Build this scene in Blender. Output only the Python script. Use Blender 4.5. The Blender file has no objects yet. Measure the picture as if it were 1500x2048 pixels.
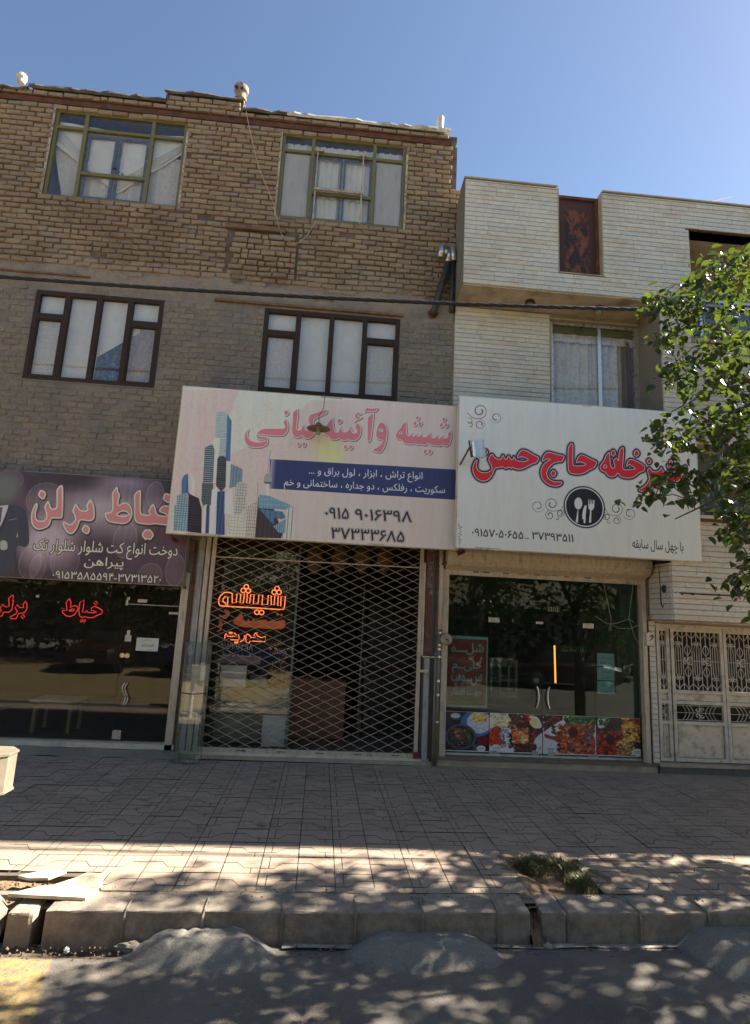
import bpy, math, random
import numpy as np
from mathutils import Vector, Matrix
random.seed(7); RNG = np.random.RandomState(11)
S = bpy.context.scene
COL = S.collection
# ------------------------------------------------------------ camera
FPX = 1120.4; PITCH, ROLL, YAW = .17775, .04936, -.06853; CAMZ = 2.15
_cy, _sy = math.cos(YAW), math.sin(YAW); _cp, _sp = math.cos(PITCH), math.sin(PITCH)
FWD = np.array([-_sy*_cp, _cy*_cp, _sp]); _r = np.array([_cy, _sy, 0.]); _u = np.cross(_r, FWD)
RGT = _r*math.cos(ROLL)+_u*math.sin(ROLL); UPV = -_r*math.sin(ROLL)+_u*math.cos(ROLL)
CAMP = np.array([0, 0, CAMZ])
cam = bpy.data.cameras.new('camera'); camo = bpy.data.objects.new('camera', cam); COL.objects.link(camo)
M = Matrix.Identity(4)
for i in range(3):
    M[i][0] = RGT[i]; M[i][1] = UPV[i]; M[i][2] = -FWD[i]; M[i][3] = CAMP[i]
camo.matrix_world = M
cam.sensor_fit = 'HORIZONTAL'; cam.sensor_width = 36; cam.lens = 36*FPX/1500
cam.clip_end = 800; cam.clip_start = .05
S.camera = camo
# ------------------------------------------------------------ light
SUNDIR = Vector((1.1, .253, 1)).normalized()          # towards the sun: behind the buildings, from the right
EL = math.asin(SUNDIR.z); ROT = math.atan2(SUNDIR.x, SUNDIR.y)
w = bpy.data.worlds.new('World'); S.world = w; w.use_nodes = True
wn = w.node_tree; bg = wn.nodes['Background']; sky = wn.nodes.new('ShaderNodeTexSky')
sky.sky_type = 'NISHITA'; sky.sun_disc = False; sky.sun_elevation = EL; sky.sun_rotation = ROT
sky.air_density = 1.0; sky.dust_density = .8; sky.ozone_density = .9; sky.altitude = 900
wn.links.new(sky.outputs[0], bg.inputs[0]); bg.inputs[1].default_value = .049
sl = bpy.data.lights.new('sun', 'SUN'); sl.energy = 5.0; sl.angle = math.radians(.53); sl.color = (1, .95, .87)
slo = bpy.data.objects.new('sun', sl); COL.objects.link(slo); slo.rotation_euler = SUNDIR.to_track_quat('Z', 'Y').to_euler()
S.view_settings.view_transform = 'Standard'; S.view_settings.look = 'None'
S.view_settings.exposure = 2.1; S.view_settings.gamma = 1; S.view_settings.use_curve_mapping = False
try:
    S.cycles.max_bounces = 8; S.cycles.transparent_max_bounces = 24; S.cycles.sample_clamp_indirect = 6
    S.cycles.caustics_reflective = False; S.cycles.caustics_refractive = False
except Exception: pass

# ------------------------------------------------------------ picture <-> place
def ray(x, y): return FWD+(x-750)/FPX*RGT+(1024-y)/FPX*UPV
def at(x, y, Y):                    # the point of the plane at distance Y seen at photo pixel x, y
    d = ray(x, y); return CAMP+d*(Y/d[1])
def gr(x, y, z=0):
    d = ray(x, y); return CAMP+d*((z-CAMZ)/d[2])
def pr(p):
    d = np.array(p)-CAMP; q = d@FWD
    return (750+FPX*(d@RGT)/q, 1024-FPX*(d@UPV)/q, q)
def rect(corners, Y):               # TL TR BL BR pixels -> x0,x1,z0,z1
    a, b, c, d = [at(x, y, Y) for x, y in corners]
    return ((a[0]+c[0])/2, (b[0]+d[0])/2, (c[2]+d[2])/2, (a[2]+b[2])/2)
def lin(c):
    c = np.array(c, float)/255.
    return np.where(c <= .04045, c/12.92, ((c+.055)/1.055)**2.4)
KSH = np.array([.58, .60, .66])                           # light reaching the shaded facade
def alb(r, g, b, k=None):
    v = np.clip(lin((r, g, b))/(k or KSH), 0, .85); return (float(v[0]), float(v[1]), float(v[2]), 1)

# ------------------------------------------------------------ materials
class NT:
    def __init__(s, name):
        s.m = bpy.data.materials.new(name); s.m.use_nodes = True; s.t = s.m.node_tree
        s.b = s.t.nodes['Principled BSDF']; s.out = s.t.nodes['Material Output']
    def n(s, t, **k):
        x = s.t.nodes.new('ShaderNode'+t)
        for a, v in k.items(): setattr(x, a, v)
        return x
    def put(s, i, v):
        if hasattr(v, 'is_output') or isinstance(v, bpy.types.NodeSocket): s.t.links.new(v, i)
        elif v is not None: i.default_value = v
    def noise(s, scale, detail=4, rough=.6, vec=None, dist=0):
        x = s.n('TexNoise'); x.inputs['Scale'].default_value = scale; x.inputs['Detail'].default_value = detail
        x.inputs['Roughness'].default_value = rough; x.inputs['Distortion'].default_value = dist
        s.put(x.inputs['Vector'], vec or s.pos()); return x.outputs[0]
    def pos(s):
        if not hasattr(s, '_p'): s._p = s.n('NewGeometry').outputs['Position']
        return s._p
    def scl(s, v, k):
        x = s.n('VectorMath', operation='MULTIPLY'); s.put(x.inputs[0], v); x.inputs[1].default_value = k; return x.outputs[0]
    def ramp(s, v, a, b, lo=0, hi=1):
        x = s.n('MapRange'); s.put(x.inputs[0], v); x.inputs[1].default_value = a; x.inputs[2].default_value = b
        x.inputs[3].default_value = lo; x.inputs[4].default_value = hi; return x.outputs[0]
    def mix(s, f, a, b, mode='MIX'):
        x = s.n('Mix', data_type='RGBA', blend_type=mode); s.put(x.inputs[0], f); s.put(x.inputs[6], a); s.put(x.inputs[7], b); return x.outputs[2]
    def math(s, op, a, b=None):
        x = s.n('Math', operation=op); s.put(x.inputs[0], a)
        if b is not None: s.put(x.inputs[1], b)
        return x.outputs[0]
    def sep(s, v, i):
        x = s.n('SeparateXYZ'); s.put(x.inputs[0], v); return x.outputs[i]
    def vor(s, scale, vec=None, out=0, feature='F1'):
        x = s.n('TexVoronoi', feature=feature); x.inputs['Scale'].default_value = scale; s.put(x.inputs['Vector'], vec or s.pos()); return x.outputs[out]
    def hsv(s, col, h=.5, sat=1, val=1):
        x = s.n('HueSaturation'); s.put(x.inputs['Hue'], h); s.put(x.inputs['Saturation'], sat); s.put(x.inputs['Value'], val); s.put(x.inputs['Color'], col); return x.outputs[0]
    def col(s, c): s.put(s.b.inputs['Base Color'], c)
    def rough(s, v): s.put(s.b.inputs['Roughness'], v)
    def metal(s, v): s.put(s.b.inputs['Metallic'], v)
    def bump(s, h, strength=.5, dist=.01):
        x = s.n('Bump'); x.inputs['Strength'].default_value = strength; x.inputs['Distance'].default_value = dist
        s.put(x.inputs['Height'], h); s.t.links.new(x.outputs[0], s.b.inputs['Normal'])
    def rnd(s, kind):
        if kind == 'obj': return s.n('ObjectInfo').outputs['Random']
        return s.n('NewGeometry').outputs['Random Per Island']

def plain(name, c, rough=.7, metal=0, var=.18, ns=9, bump=.15, bs=60, grime=None, gs=2.5, streak=False):
    m = NT(name); base = (min(.9, c[0]*1.09), c[1], c[2]*.85, 1)
    n1 = m.noise(ns, 6, .65)
    cc = m.mix(m.ramp(n1, .3, .7), tuple(v*(1-var) for v in base[:3])+(1,), tuple(min(1, v*(1+var)) for v in base[:3])+(1,))
    if grime:
        vec = m.scl(m.pos(), (6, 6, .8)) if streak else m.pos()
        cc = m.mix(m.ramp(m.noise(gs, 7, .7, vec), .5, .72, 0, .85), cc, (*grime[:3], 1))
    m.col(cc); m.rough(m.ramp(n1, .3, .7, max(rough-.1, .02), min(rough+.08, 1))); m.metal(metal)
    if bump: m.bump(m.noise(bs, 5, .6), bump, .004)
    return m.m
def emis(name, c, st):
    m = NT(name); e = m.n('Emission'); e.inputs[0].default_value = (*c, 1); e.inputs[1].default_value = st
    m.t.links.new(e.outputs[0], m.out.inputs[0]); return m.m
def glass(name, tint=(.9, .95, .93), refl=.08, streaks=0., dirt=(.3, .27, .22)):
    m = NT(name); lw = m.n('LayerWeight'); lw.inputs[0].default_value = .5
    f = m.math('POWER', lw.outputs['Facing'], 4.0); f = m.ramp(f, 0, 1, refl, .95)
    tr = m.n('BsdfTransparent'); tr.inputs[0].default_value = (*tint, 1)
    gl = m.n('BsdfGlossy'); gl.inputs['Roughness'].default_value = .012; gl.inputs[0].default_value = (.95, .96, .97, 1)
    nn = m.n('Bump'); nn.inputs['Strength'].default_value = .03; nn.inputs['Distance'].default_value = .03
    m.put(nn.inputs['Height'], m.noise(1.3, 2, .5)); m.t.links.new(nn.outputs[0], gl.inputs['Normal'])
    mx = m.n('MixShader'); m.put(mx.inputs[0], f); m.t.links.new(tr.outputs[0], mx.inputs[1]); m.t.links.new(gl.outputs[0], mx.inputs[2])
    df = m.n('BsdfDiffuse'); df.inputs[0].default_value = (*dirt, 1)
    m2 = m.n('MixShader'); m.put(m2.inputs[0], m.ramp(m.noise(2.2, 7, .75, m.scl(m.pos(), (1, 1, .6))), .35, .8, .01, .03+streaks))
    m.t.links.new(mx.outputs[0], m2.inputs[1]); m.t.links.new(df.outputs[0], m2.inputs[2])
    m.t.links.new(m2.outputs[0], m.out.inputs[0]); return m.m

# ------------------------------------------------------------ meshes
class MB:
    def __init__(s): s.v = []; s.f = []
    def add(s, vs, fs):
        o = len(s.v); s.v += [tuple(map(float, p)) for p in vs]; s.f += [tuple(o+i for i in f) for f in fs]; return s
    def box(s, x0, x1, y0, y1, z0, z1):
        return s.add([(x0, y0, z0), (x1, y0, z0), (x1, y1, z0), (x0, y1, z0), (x0, y0, z1), (x1, y0, z1), (x1, y1, z1), (x0, y1, z1)],
                     [(0, 1, 5, 4), (1, 2, 6, 5), (2, 3, 7, 6), (3, 0, 4, 7), (4, 5, 6, 7), (3, 2, 1, 0)])
    def bbox(s, x0, x1, y0, y1, z0, z1, b=.006):   # box whose front (-y) edges are chamfered
        return s.add([(x0, y0+b, z0), (x1, y0+b, z0), (x1, y1, z0), (x0, y1, z0), (x0, y0+b, z1), (x1, y0+b, z1), (x1, y1, z1), (x0, y1, z1),
                      (x0+b, y0, z0+b), (x1-b, y0, z0+b), (x1-b, y0, z1-b), (x0+b, y0, z1-b)],
                     [(8, 9, 10, 11), (0, 1, 9, 8), (1, 5, 10, 9), (5, 4, 11, 10), (4, 0, 8, 11), (1, 2, 6, 5), (2, 3, 7, 6), (3, 0, 4, 7), (4, 5, 6, 7), (3, 2, 1, 0)])
    def quad(s, a, b, c, d): return s.add([a, b, c, d], [(0, 1, 2, 3)])
    def bar(s, a, b, wx, wy=None, up=(0, 0, 1)):
        a = Vector(a); b = Vector(b); d = (b-a).normalized(); wy = wy or wx
        u = Vector(up)
        if abs(d.dot(u)) > .95: u = Vector((0, 1, 0))
        r = d.cross(u).normalized()*wx/2; q = r.normalized().cross(d).normalized()*wy/2
        return s.add([a-r-q, a+r-q, a+r+q, a-r+q, b-r-q, b+r-q, b+r+q, b-r+q], [(0, 1, 5, 4), (1, 2, 6, 5), (2, 3, 7, 6), (3, 0, 4, 7), (4, 5, 6, 7), (3, 2, 1, 0)])
    def tube(s, pts, r, n=6, closed=False, caps=True):
        pts = [Vector(p) for p in pts]; R = r if isinstance(r, (list, tuple)) else [r]*len(pts); m = len(pts); vs = []; prev = None
        for i, p in enumerate(pts):
            a = pts[(i-1) % m] if (closed or i > 0) else p; b = pts[(i+1) % m] if (closed or i < m-1) else p
            d = (b-a); d = d.normalized() if d.length > 1e-9 else Vector((0, 0, 1))
            if prev is None:
                u = Vector((0, 1, 0)) if abs(d.y) < .9 else Vector((1, 0, 0)); prev = d.cross(u).normalized()
            u = (prev-d*prev.dot(d)); u = u.normalized() if u.length > 1e-6 else d.orthogonal().normalized(); prev = u; q = d.cross(u)
            for k in range(n):
                t = 2*math.pi*k/n; vs.append(p+(u*math.cos(t)+q*math.sin(t))*R[i])
        fs = []
        for i in range(m if closed else m-1):
            j = (i+1) % m
            for k in range(n): fs.append((i*n+k, i*n+(k+1) % n, j*n+(k+1) % n, j*n+k))
        if caps and not closed: fs += [tuple(range(n))[::-1], tuple((m-1)*n+k for k in range(n))]
        return s.add(vs, fs)
    def lathe(s, c, prof, n=20, axis='z'):      # prof: (radius, height)
        vs = []; fs = []
        for r, h in prof:
            for k in range(n):
                t = 2*math.pi*k/n; p = (r*math.cos(t), r*math.sin(t), h)
                if axis == 'y': p = (p[0], p[2], p[1])
                if axis == 'x': p = (p[2], p[0], p[1])
                vs.append((c[0]+p[0], c[1]+p[1], c[2]+p[2]))
        for i in range(len(prof)-1):
            for k in range(n): fs.append((i*n+k, i*n+(k+1) % n, (i+1)*n+(k+1) % n, (i+1)*n+k))
        fs += [tuple(range(n))[::-1], tuple((len(prof)-1)*n+k for k in range(n))]
        return s.add(vs, fs)
    def prism(s, poly, y0, y1):                 # poly in x,z
        n = len(poly); vs = [(x, y0, z) for x, z in poly]+[(x, y1, z) for x, z in poly]
        return s.add(vs, [tuple(range(n)), tuple(range(n, 2*n))[::-1]]+[(i, (i+1) % n, n+(i+1) % n, n+i) for i in range(n)])
    def plan(s, poly, z0, z1):                  # poly in x,y
        n = len(poly); vs = [(x, y, z1) for x, y in poly]+[(x, y, z0) for x, y in poly]
        return s.add(vs, [tuple(range(n)), tuple(range(n, 2*n))[::-1]]+[(i, n+i, n+(i+1) % n, (i+1) % n) for i in range(n)])
    def grid(s, fn, nu, nv):
        vs = [fn(i/nu, j/nv) for j in range(nv+1) for i in range(nu+1)]
        return s.add(vs, [(j*(nu+1)+i, j*(nu+1)+i+1, (j+1)*(nu+1)+i+1, (j+1)*(nu+1)+i) for j in range(nv) for i in range(nu)])
    def mesh(s, name, m, off=(0, 0, 0), smooth=False):
        me = bpy.data.meshes.new(name)
        me.from_pydata([(a-off[0], b-off[1], c-off[2]) for a, b, c in s.v], [], s.f)
        if m: me.materials.append(m)
        if smooth: me.polygons.foreach_set('use_smooth', [True]*len(me.polygons))
        me.update(); return me
def root_loc(p):
    while p.parent: p = p.parent
    return p.location
def obj(name, mb, m, parent=None, kind=None, smooth=False, label=None):
    off = root_loc(parent) if parent else (0, 0, 0)
    o = bpy.data.objects.new(name, mb.mesh(name, m, off, smooth)); COL.objects.link(o)
    if parent: o.parent = parent
    if kind: o['kind'] = kind
    if label: o['label'] = label
    return o
def tag(o, label, cat, group=None):
    o['label'] = label; o['category'] = cat
    if group: o['group'] = group
    return o
def thing(name, label, cat, loc=(0, 0, 0), group=None):
    o = bpy.data.objects.new(name, None); COL.objects.link(o); o.location = loc; o.empty_display_size = .1
    return tag(o, label, cat, group)
def solo(name, mb, m, label, cat, group=None, smooth=False):
    c = np.array(mb.v); loc = (float(c[:, 0].mean()), float(c[:, 1].mean()), float(c[:, 2].min()))
    o = bpy.data.objects.new(name, mb.mesh(name, m, loc, smooth)); COL.objects.link(o); o.location = loc
    return tag(o, label, cat, group)
def struct(name, mb, m, smooth=False): return obj(name, mb, m, kind='structure', smooth=smooth)

def solid_rects(x0, x1, z0, z1, holes):
    xs = sorted({x0, x1, *[min(max(h[i], x0), x1) for h in holes for i in (0, 1)]})
    zs = sorted({z0, z1, *[min(max(h[i], z0), z1) for h in holes for i in (2, 3)]}); out = []
    for a, b in zip(zs, zs[1:]):
        run = None
        for c, d in zip(xs, xs[1:]):
            mx, mz = (c+d)/2, (a+b)/2
            if any(h[0] < mx < h[1] and h[2] < mz < h[3] for h in holes):
                if run: out.append((*run, a, b)); run = None
            else: run = (run[0], d) if run else (c, d)
        if run: out.append((*run, a, b))
    return out
def cut_spans(a, b, z0, z1, holes):      # spans of a row not covered by holes
    sp = [(a, b)]
    for h in holes:
        if h[2] < (z0+z1)/2 < h[3]:
            n = []
            for p, q in sp:
                if h[1] <= p or h[0] >= q: n.append((p, q))
                else:
                    if h[0] > p: n.append((p, h[0]))
                    if h[1] < q: n.append((h[1], q))
            sp = n
    return [(p, q) for p, q in sp if q-p > .02]
def pieces(name, items, variants, parent, m_obj, m_stuff, maker, limit=300, stuffname=None):
    """items: dict(c=centre, s=(sx,sy,sz)); the largest in the picture become single parts, the rest one joined part"""
    def area(it):
        x, y, q = pr(it['c'])
        if q < .3 or not (-10 < x < 1510 and -10 < y < 2058) or it.get('hid'): return 0
        return it['s'][0]*max(it['s'][2], it['s'][1] if it.get('flat') else 0)/q/q
    order = sorted(range(len(items)), key=lambda i: -area(items[i])); single = set(i for i in order[:limit] if area(items[i]) > 0)
    vm = []
    for k in range(variants):
        mb = MB(); maker(mb, (0, 0, 0), (1, 1, 1), k); vm.append(mb.mesh(name, m_obj))
    off = root_loc(parent); mb = MB()
    for i, it in enumerate(items):
        if i in single:
            o = bpy.data.objects.new(name, vm[it.get('v', i) % variants]); COL.objects.link(o); o.parent = parent
            o.location = Vector(it['c'])-Vector(off); o.scale = it['s']
        else: maker(mb, it['c'], it['s'], it.get('v', i) % variants)
    if mb.v: obj(stuffname or 'far_'+name+'s', mb, m_stuff, parent, kind='stuff')
# ------------------------------------------------------------ printed matter (drawn by this script)
def chaikin(p, n=2):
    p = np.array(p, float)
    for _ in range(n):
        q = np.roll(p, -1, 0); a = p*.78+q*.22; b = p*.22+q*.78
        p = np.stack([a, b], 1).reshape(-1, 2)
    return p
def zoomed(ox, oy, s, *polys): return [np.array(p, float)/s+np.array([ox, oy]) for p in polys]
def dia(cx, cy, w, h): return [(cx, cy-h), (cx+w, cy), (cx, cy+h), (cx-w, cy)]
_I = {'ا': 'ﺍﺎ', 'آ': 'ﺁﺂ', 'ب': 'ﺏﺐﺑﺒ', 'پ': 'ﭖﭗﭘﭙ', 'ت': 'ﺕﺖﺗﺘ', 'ج': 'ﺝﺞﺟﺠ', 'چ': 'ﭺﭻﭼﭽ', 'ح': 'ﺡﺢﺣﺤ', 'خ': 'ﺥﺦﺧﺨ',
      'د': 'ﺩﺪ', 'ذ': 'ﺫﺬ', 'ر': 'ﺭﺮ', 'ز': 'ﺯﺰ', 'س': 'ﺱﺲﺳﺴ', 'ش': 'ﺵﺶﺷﺸ', 'ص': 'ﺹﺺﺻﺼ', 'ط': 'ﻁﻂﻃﻄ', 'ع': 'ﻉﻊﻋﻌ', 'غ': 'ﻍﻎﻏﻐ', 'ف': 'ﻑﻒﻓﻔ',
      'ق': 'ﻕﻖﻗﻘ', 'ک': 'ﮎﮏﮐﮑ', 'گ': 'ﮒﮓﮔﮕ', 'ل': 'ﻝﻞﻟﻠ', 'م': 'ﻡﻢﻣﻤ', 'ن': 'ﻥﻦﻧﻨ', 'و': 'ﻭﻮ', 'ه': 'ﻩﻪﻫﻬ', 'ی': 'ﯼﯽﯾﯿ', 'ئ': 'ﺉﺊﺋﺌ'}
def shape_text(t):
    out = []
    for i, c in enumerate(t):
        if c not in _I: out.append(c); continue
        f = _I[c]; prev = i > 0 and t[i-1] in _I and len(_I[t[i-1]]) == 4; nxt = i+1 < len(t) and t[i+1] in _I and len(f) == 4
        out.append(f[3] if prev and nxt else f[1] if prev else f[2] if nxt else f[0])
    if all(c not in _I for c in t): return t
    return ''.join(out)[::-1]
_TC = {}
def outlines(t):
    """glyph outlines of a line of text, as closed polylines in font units"""
    if t in _TC: return _TC[t]
    k = bpy.data.curves.new('t', 'FONT'); k.body = shape_text(t); k.size = 1; k.resolution_u = 3
    o = bpy.data.objects.new('t', k); COL.objects.link(o); bpy.context.view_layer.update()
    c = o.to_curve(bpy.context.evaluated_depsgraph_get()); res = []
    for sp in c.splines:
        bp = sp.bezier_points; n = len(bp); P = []
        for i in range(n):
            a, b = bp[i], bp[(i+1) % n]; p0, p1, p2, p3 = [np.array(v[:2]) for v in (a.co, a.handle_right, b.handle_left, b.co)]
            for u in (0, .33, .67): P.append((1-u)**3*p0+3*(1-u)**2*u*p1+3*(1-u)*u*u*p2+u**3*p3)
        if n: res.append(np.array(P))
    o.to_curve_clear(); bpy.data.objects.remove(o); bpy.data.curves.remove(k); _TC[t] = res
    return res
def vnoise(h, w, cell, seed=0, octaves=4):
    r = np.random.RandomState(seed); out = np.zeros((h, w)); amp = 1; tot = 0
    for k in range(octaves):
        c = max(cell/2**k, 1.5); gh, gw = int(h/c)+3, int(w/c)+3; g = r.rand(gh, gw)
        y = np.arange(h)/c; x = np.arange(w)/c; yi = y.astype(int); xi = x.astype(int); fy = (y-yi)[:, None]; fx = (x-xi)[None]
        fy = fy*fy*(3-2*fy); fx = fx*fx*(3-2*fx)
        out += amp*((g[yi][:, xi]*(1-fy)+g[yi+1][:, xi]*fy)*(1-fx)+(g[yi][:, xi+1]*(1-fy)+g[yi+1][:, xi+1]*fy)*fx); tot += amp; amp *= .55
    return out/tot
class Art:
    """a flat print on the plane at distance Y: x0..x1, z0..z1; drawn in photo pixels"""
    def __init__(s, x0, x1, z0, z1, Y, ppm, bg):
        s.x0, s.x1, s.z0, s.z1, s.Y, s.k = x0, x1, z0, z1, Y, ppm
        s.w = max(8, int((x1-x0)*ppm)); s.h = max(8, int((z1-z0)*ppm)); s.a = np.zeros((s.h, s.w, 3)); s.a[:] = np.array(bg, float)
        s.yy, s.xx = np.mgrid[0:s.h, 0:s.w]+.5; s.t = None
    def px(s, pts):                     # photo px -> texture px
        o = []
        for x, y in pts:
            p = at(x, y, s.Y); o.append(((p[0]-s.x0)*s.k, (s.z1-p[2])*s.k))
        return np.array(o)
    def sdf(s, polys, lim=16, inside=True):
        d = np.full((s.h, s.w), 99.); W = np.zeros((s.h, s.w+1), int)
        for p in polys:
            q = np.roll(p, -1, 0) if inside else p[1:]
            for (ax, ay), (bx, by) in zip(p if inside else p[:-1], q):
                i0, i1 = max(int(min(ax, bx)-lim), 0), min(int(max(ax, bx)+lim)+2, s.w); j0, j1 = max(int(min(ay, by)-lim), 0), min(int(max(ay, by)+lim)+2, s.h)
                if i0 < i1 and j0 < j1:
                    X = s.xx[j0:j1, i0:i1]-ax; Y = s.yy[j0:j1, i0:i1]-ay; vx, vy = bx-ax, by-ay; L = vx*vx+vy*vy+1e-9
                    t = np.clip((X*vx+Y*vy)/L, 0, 1); dd = np.hypot(X-t*vx, Y-t*vy); d[j0:j1, i0:i1] = np.minimum(d[j0:j1, i0:i1], dd)
                if inside and ay != by:
                    lo, hi = (ay, by) if ay < by else (by, ay); r = np.arange(max(int(math.ceil(lo-.5)), 0), min(int(math.ceil(hi-.5)), s.h))
                    if len(r):
                        xc = ax+(r+.5-ay)*(bx-ax)/(by-ay); c = np.clip(np.ceil(xc-.5).astype(int), 0, s.w); np.add.at(W, (r, c), 1 if ay < by else -1)
        if inside:
            ins = np.cumsum(W, 1)[:, :s.w] != 0; d = np.where(ins, -d, d)
        return d
    def blend(s, al, col):
        al = np.clip(al, 0, 1)[..., None]; s.a = s.a*(1-al)+np.array(col, float)*al
    def fill(s, polys, col, raw=False, smooth=0, lim=2, op=1):
        P = [p if raw else s.px(p) for p in polys]
        if smooth: P = [chaikin(p, smooth) for p in P]
        s.blend((.5-s.sdf(P, lim))*op if op < 1 else .5-s.sdf(P, lim), col)
    def line(s, pts, wd, col, raw=False, op=1, soft=0):
        P = pts if raw else s.px(pts); d = s.sdf([P], int(wd+soft+3), False); s.blend(((wd/2-d)/(1+soft)+.5)*op, col)
    def layered(s, d, layers):          # layers: (offset px, softness, colour, opacity) from the outside in
        for off, soft, col, op in layers: s.blend(np.clip((off-d)/(1+soft)+.5, 0, 1)*op, col)
    def text(s, t, a, b, h, col, bold=.4, layers=None, squash=None):
        """fit a line of text between photo points a and b (its baseline), cap height h in photo px"""
        O = outlines(t); allp = np.concatenate(O); mn, mx = allp[:, 0].min(), allp[:, 0].max(); A, B = s.px([a, b]); dv = B-A; L = np.hypot(*dv); e = dv/L; f = np.array([e[1], -e[0]])
        k = L/(mx-mn); top = allp[:, 1].max(); hk = (s.px([(a[0], a[1]-h)])-A); hh = np.hypot(*hk[0]); ky = hh/top
        P = [A+np.outer((o[:, 0]-mn)*k, e)+np.outer(o[:, 1]*ky, f) for o in O]
        d = s.sdf(P, 10)
        if layers: s.layered(d, layers)
        s.blend(.5+bold-d, col)
    def ellipse(s, cx, cy, rx, ry, col, soft=.7, op=1, raw=False):
        if not raw: (cx, cy), = s.px([(cx, cy)]); rx *= s.k/130*1.0; ry *= s.k/130
        d = (np.hypot((s.xx-cx)/rx, (s.yy-cy)/ry)-1)*min(rx, ry); s.blend((.5-d/soft)*op, col)
    def material(s, name, rough=.45, k=None, wear=.05):
        img = bpy.data.images.new(name+'_print', s.w, s.h, alpha=False)
        g = np.clip(s.a, 0, 255)/255.; l = np.where(g <= .04045, g/12.92, ((g+.055)/1.055)**2.4)/(k or KSH); l = np.clip(l, 0, .88)
        g = np.where(l <= .0031308, l*12.92, 1.055*np.maximum(l, 1e-9)**(1/2.4)-.055)
        buf = np.ones((s.h, s.w, 4), np.float32); buf[..., :3] = g[::-1]; img.pixels.foreach_set(buf.ravel()); img.update(); img.pack()
        m = NT(name); ti = m.n('TexImage', image=img, extension='EXTEND'); m.put(ti.inputs[0], m.n('UVMap').outputs[0])
        dirt = m.ramp(m.noise(3, 7, .7, m.scl(m.pos(), (3, 3, .5))), .45, .8, 0, wear*3)
        m.col(m.mix(dirt, ti.outputs[0], (.25, .2, .15, 1))); m.rough(rough); m.bump(m.noise(4, 3, .5), .12, .02)
        return m.m
    def sheet(s, name, mat, parent, y=None, n=10, wob=.0):
        """the printed face, a little uneven like stretched banner"""
        y = s.Y if y is None else y; mb = MB(); r = random.Random(5)
        ph = [r.uniform(0, 6) for _ in range(4)]
        mb.grid(lambda u, v: (s.x0+(s.x1-s.x0)*u, y+wob*(math.sin(u*9+ph[0])*math.sin(v*4+ph[1])+.5*math.sin(u*23+ph[2]+v*3)), s.z0+(s.z1-s.z0)*v), n*2, n)
        o = obj(name, mb, mat, parent, smooth=True); uv = o.data.uv_layers.new(name='UVMap'); off = root_loc(parent) if parent else (0, 0, 0)
        for lp in o.data.loops:
            co = o.data.vertices[lp.vertex_index].co; uv.data[lp.index].uv = ((co.x+off[0]-s.x0)/(s.x1-s.x0), (co.z+off[2]-s.z0)/(s.z1-s.z0))
        return o
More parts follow.
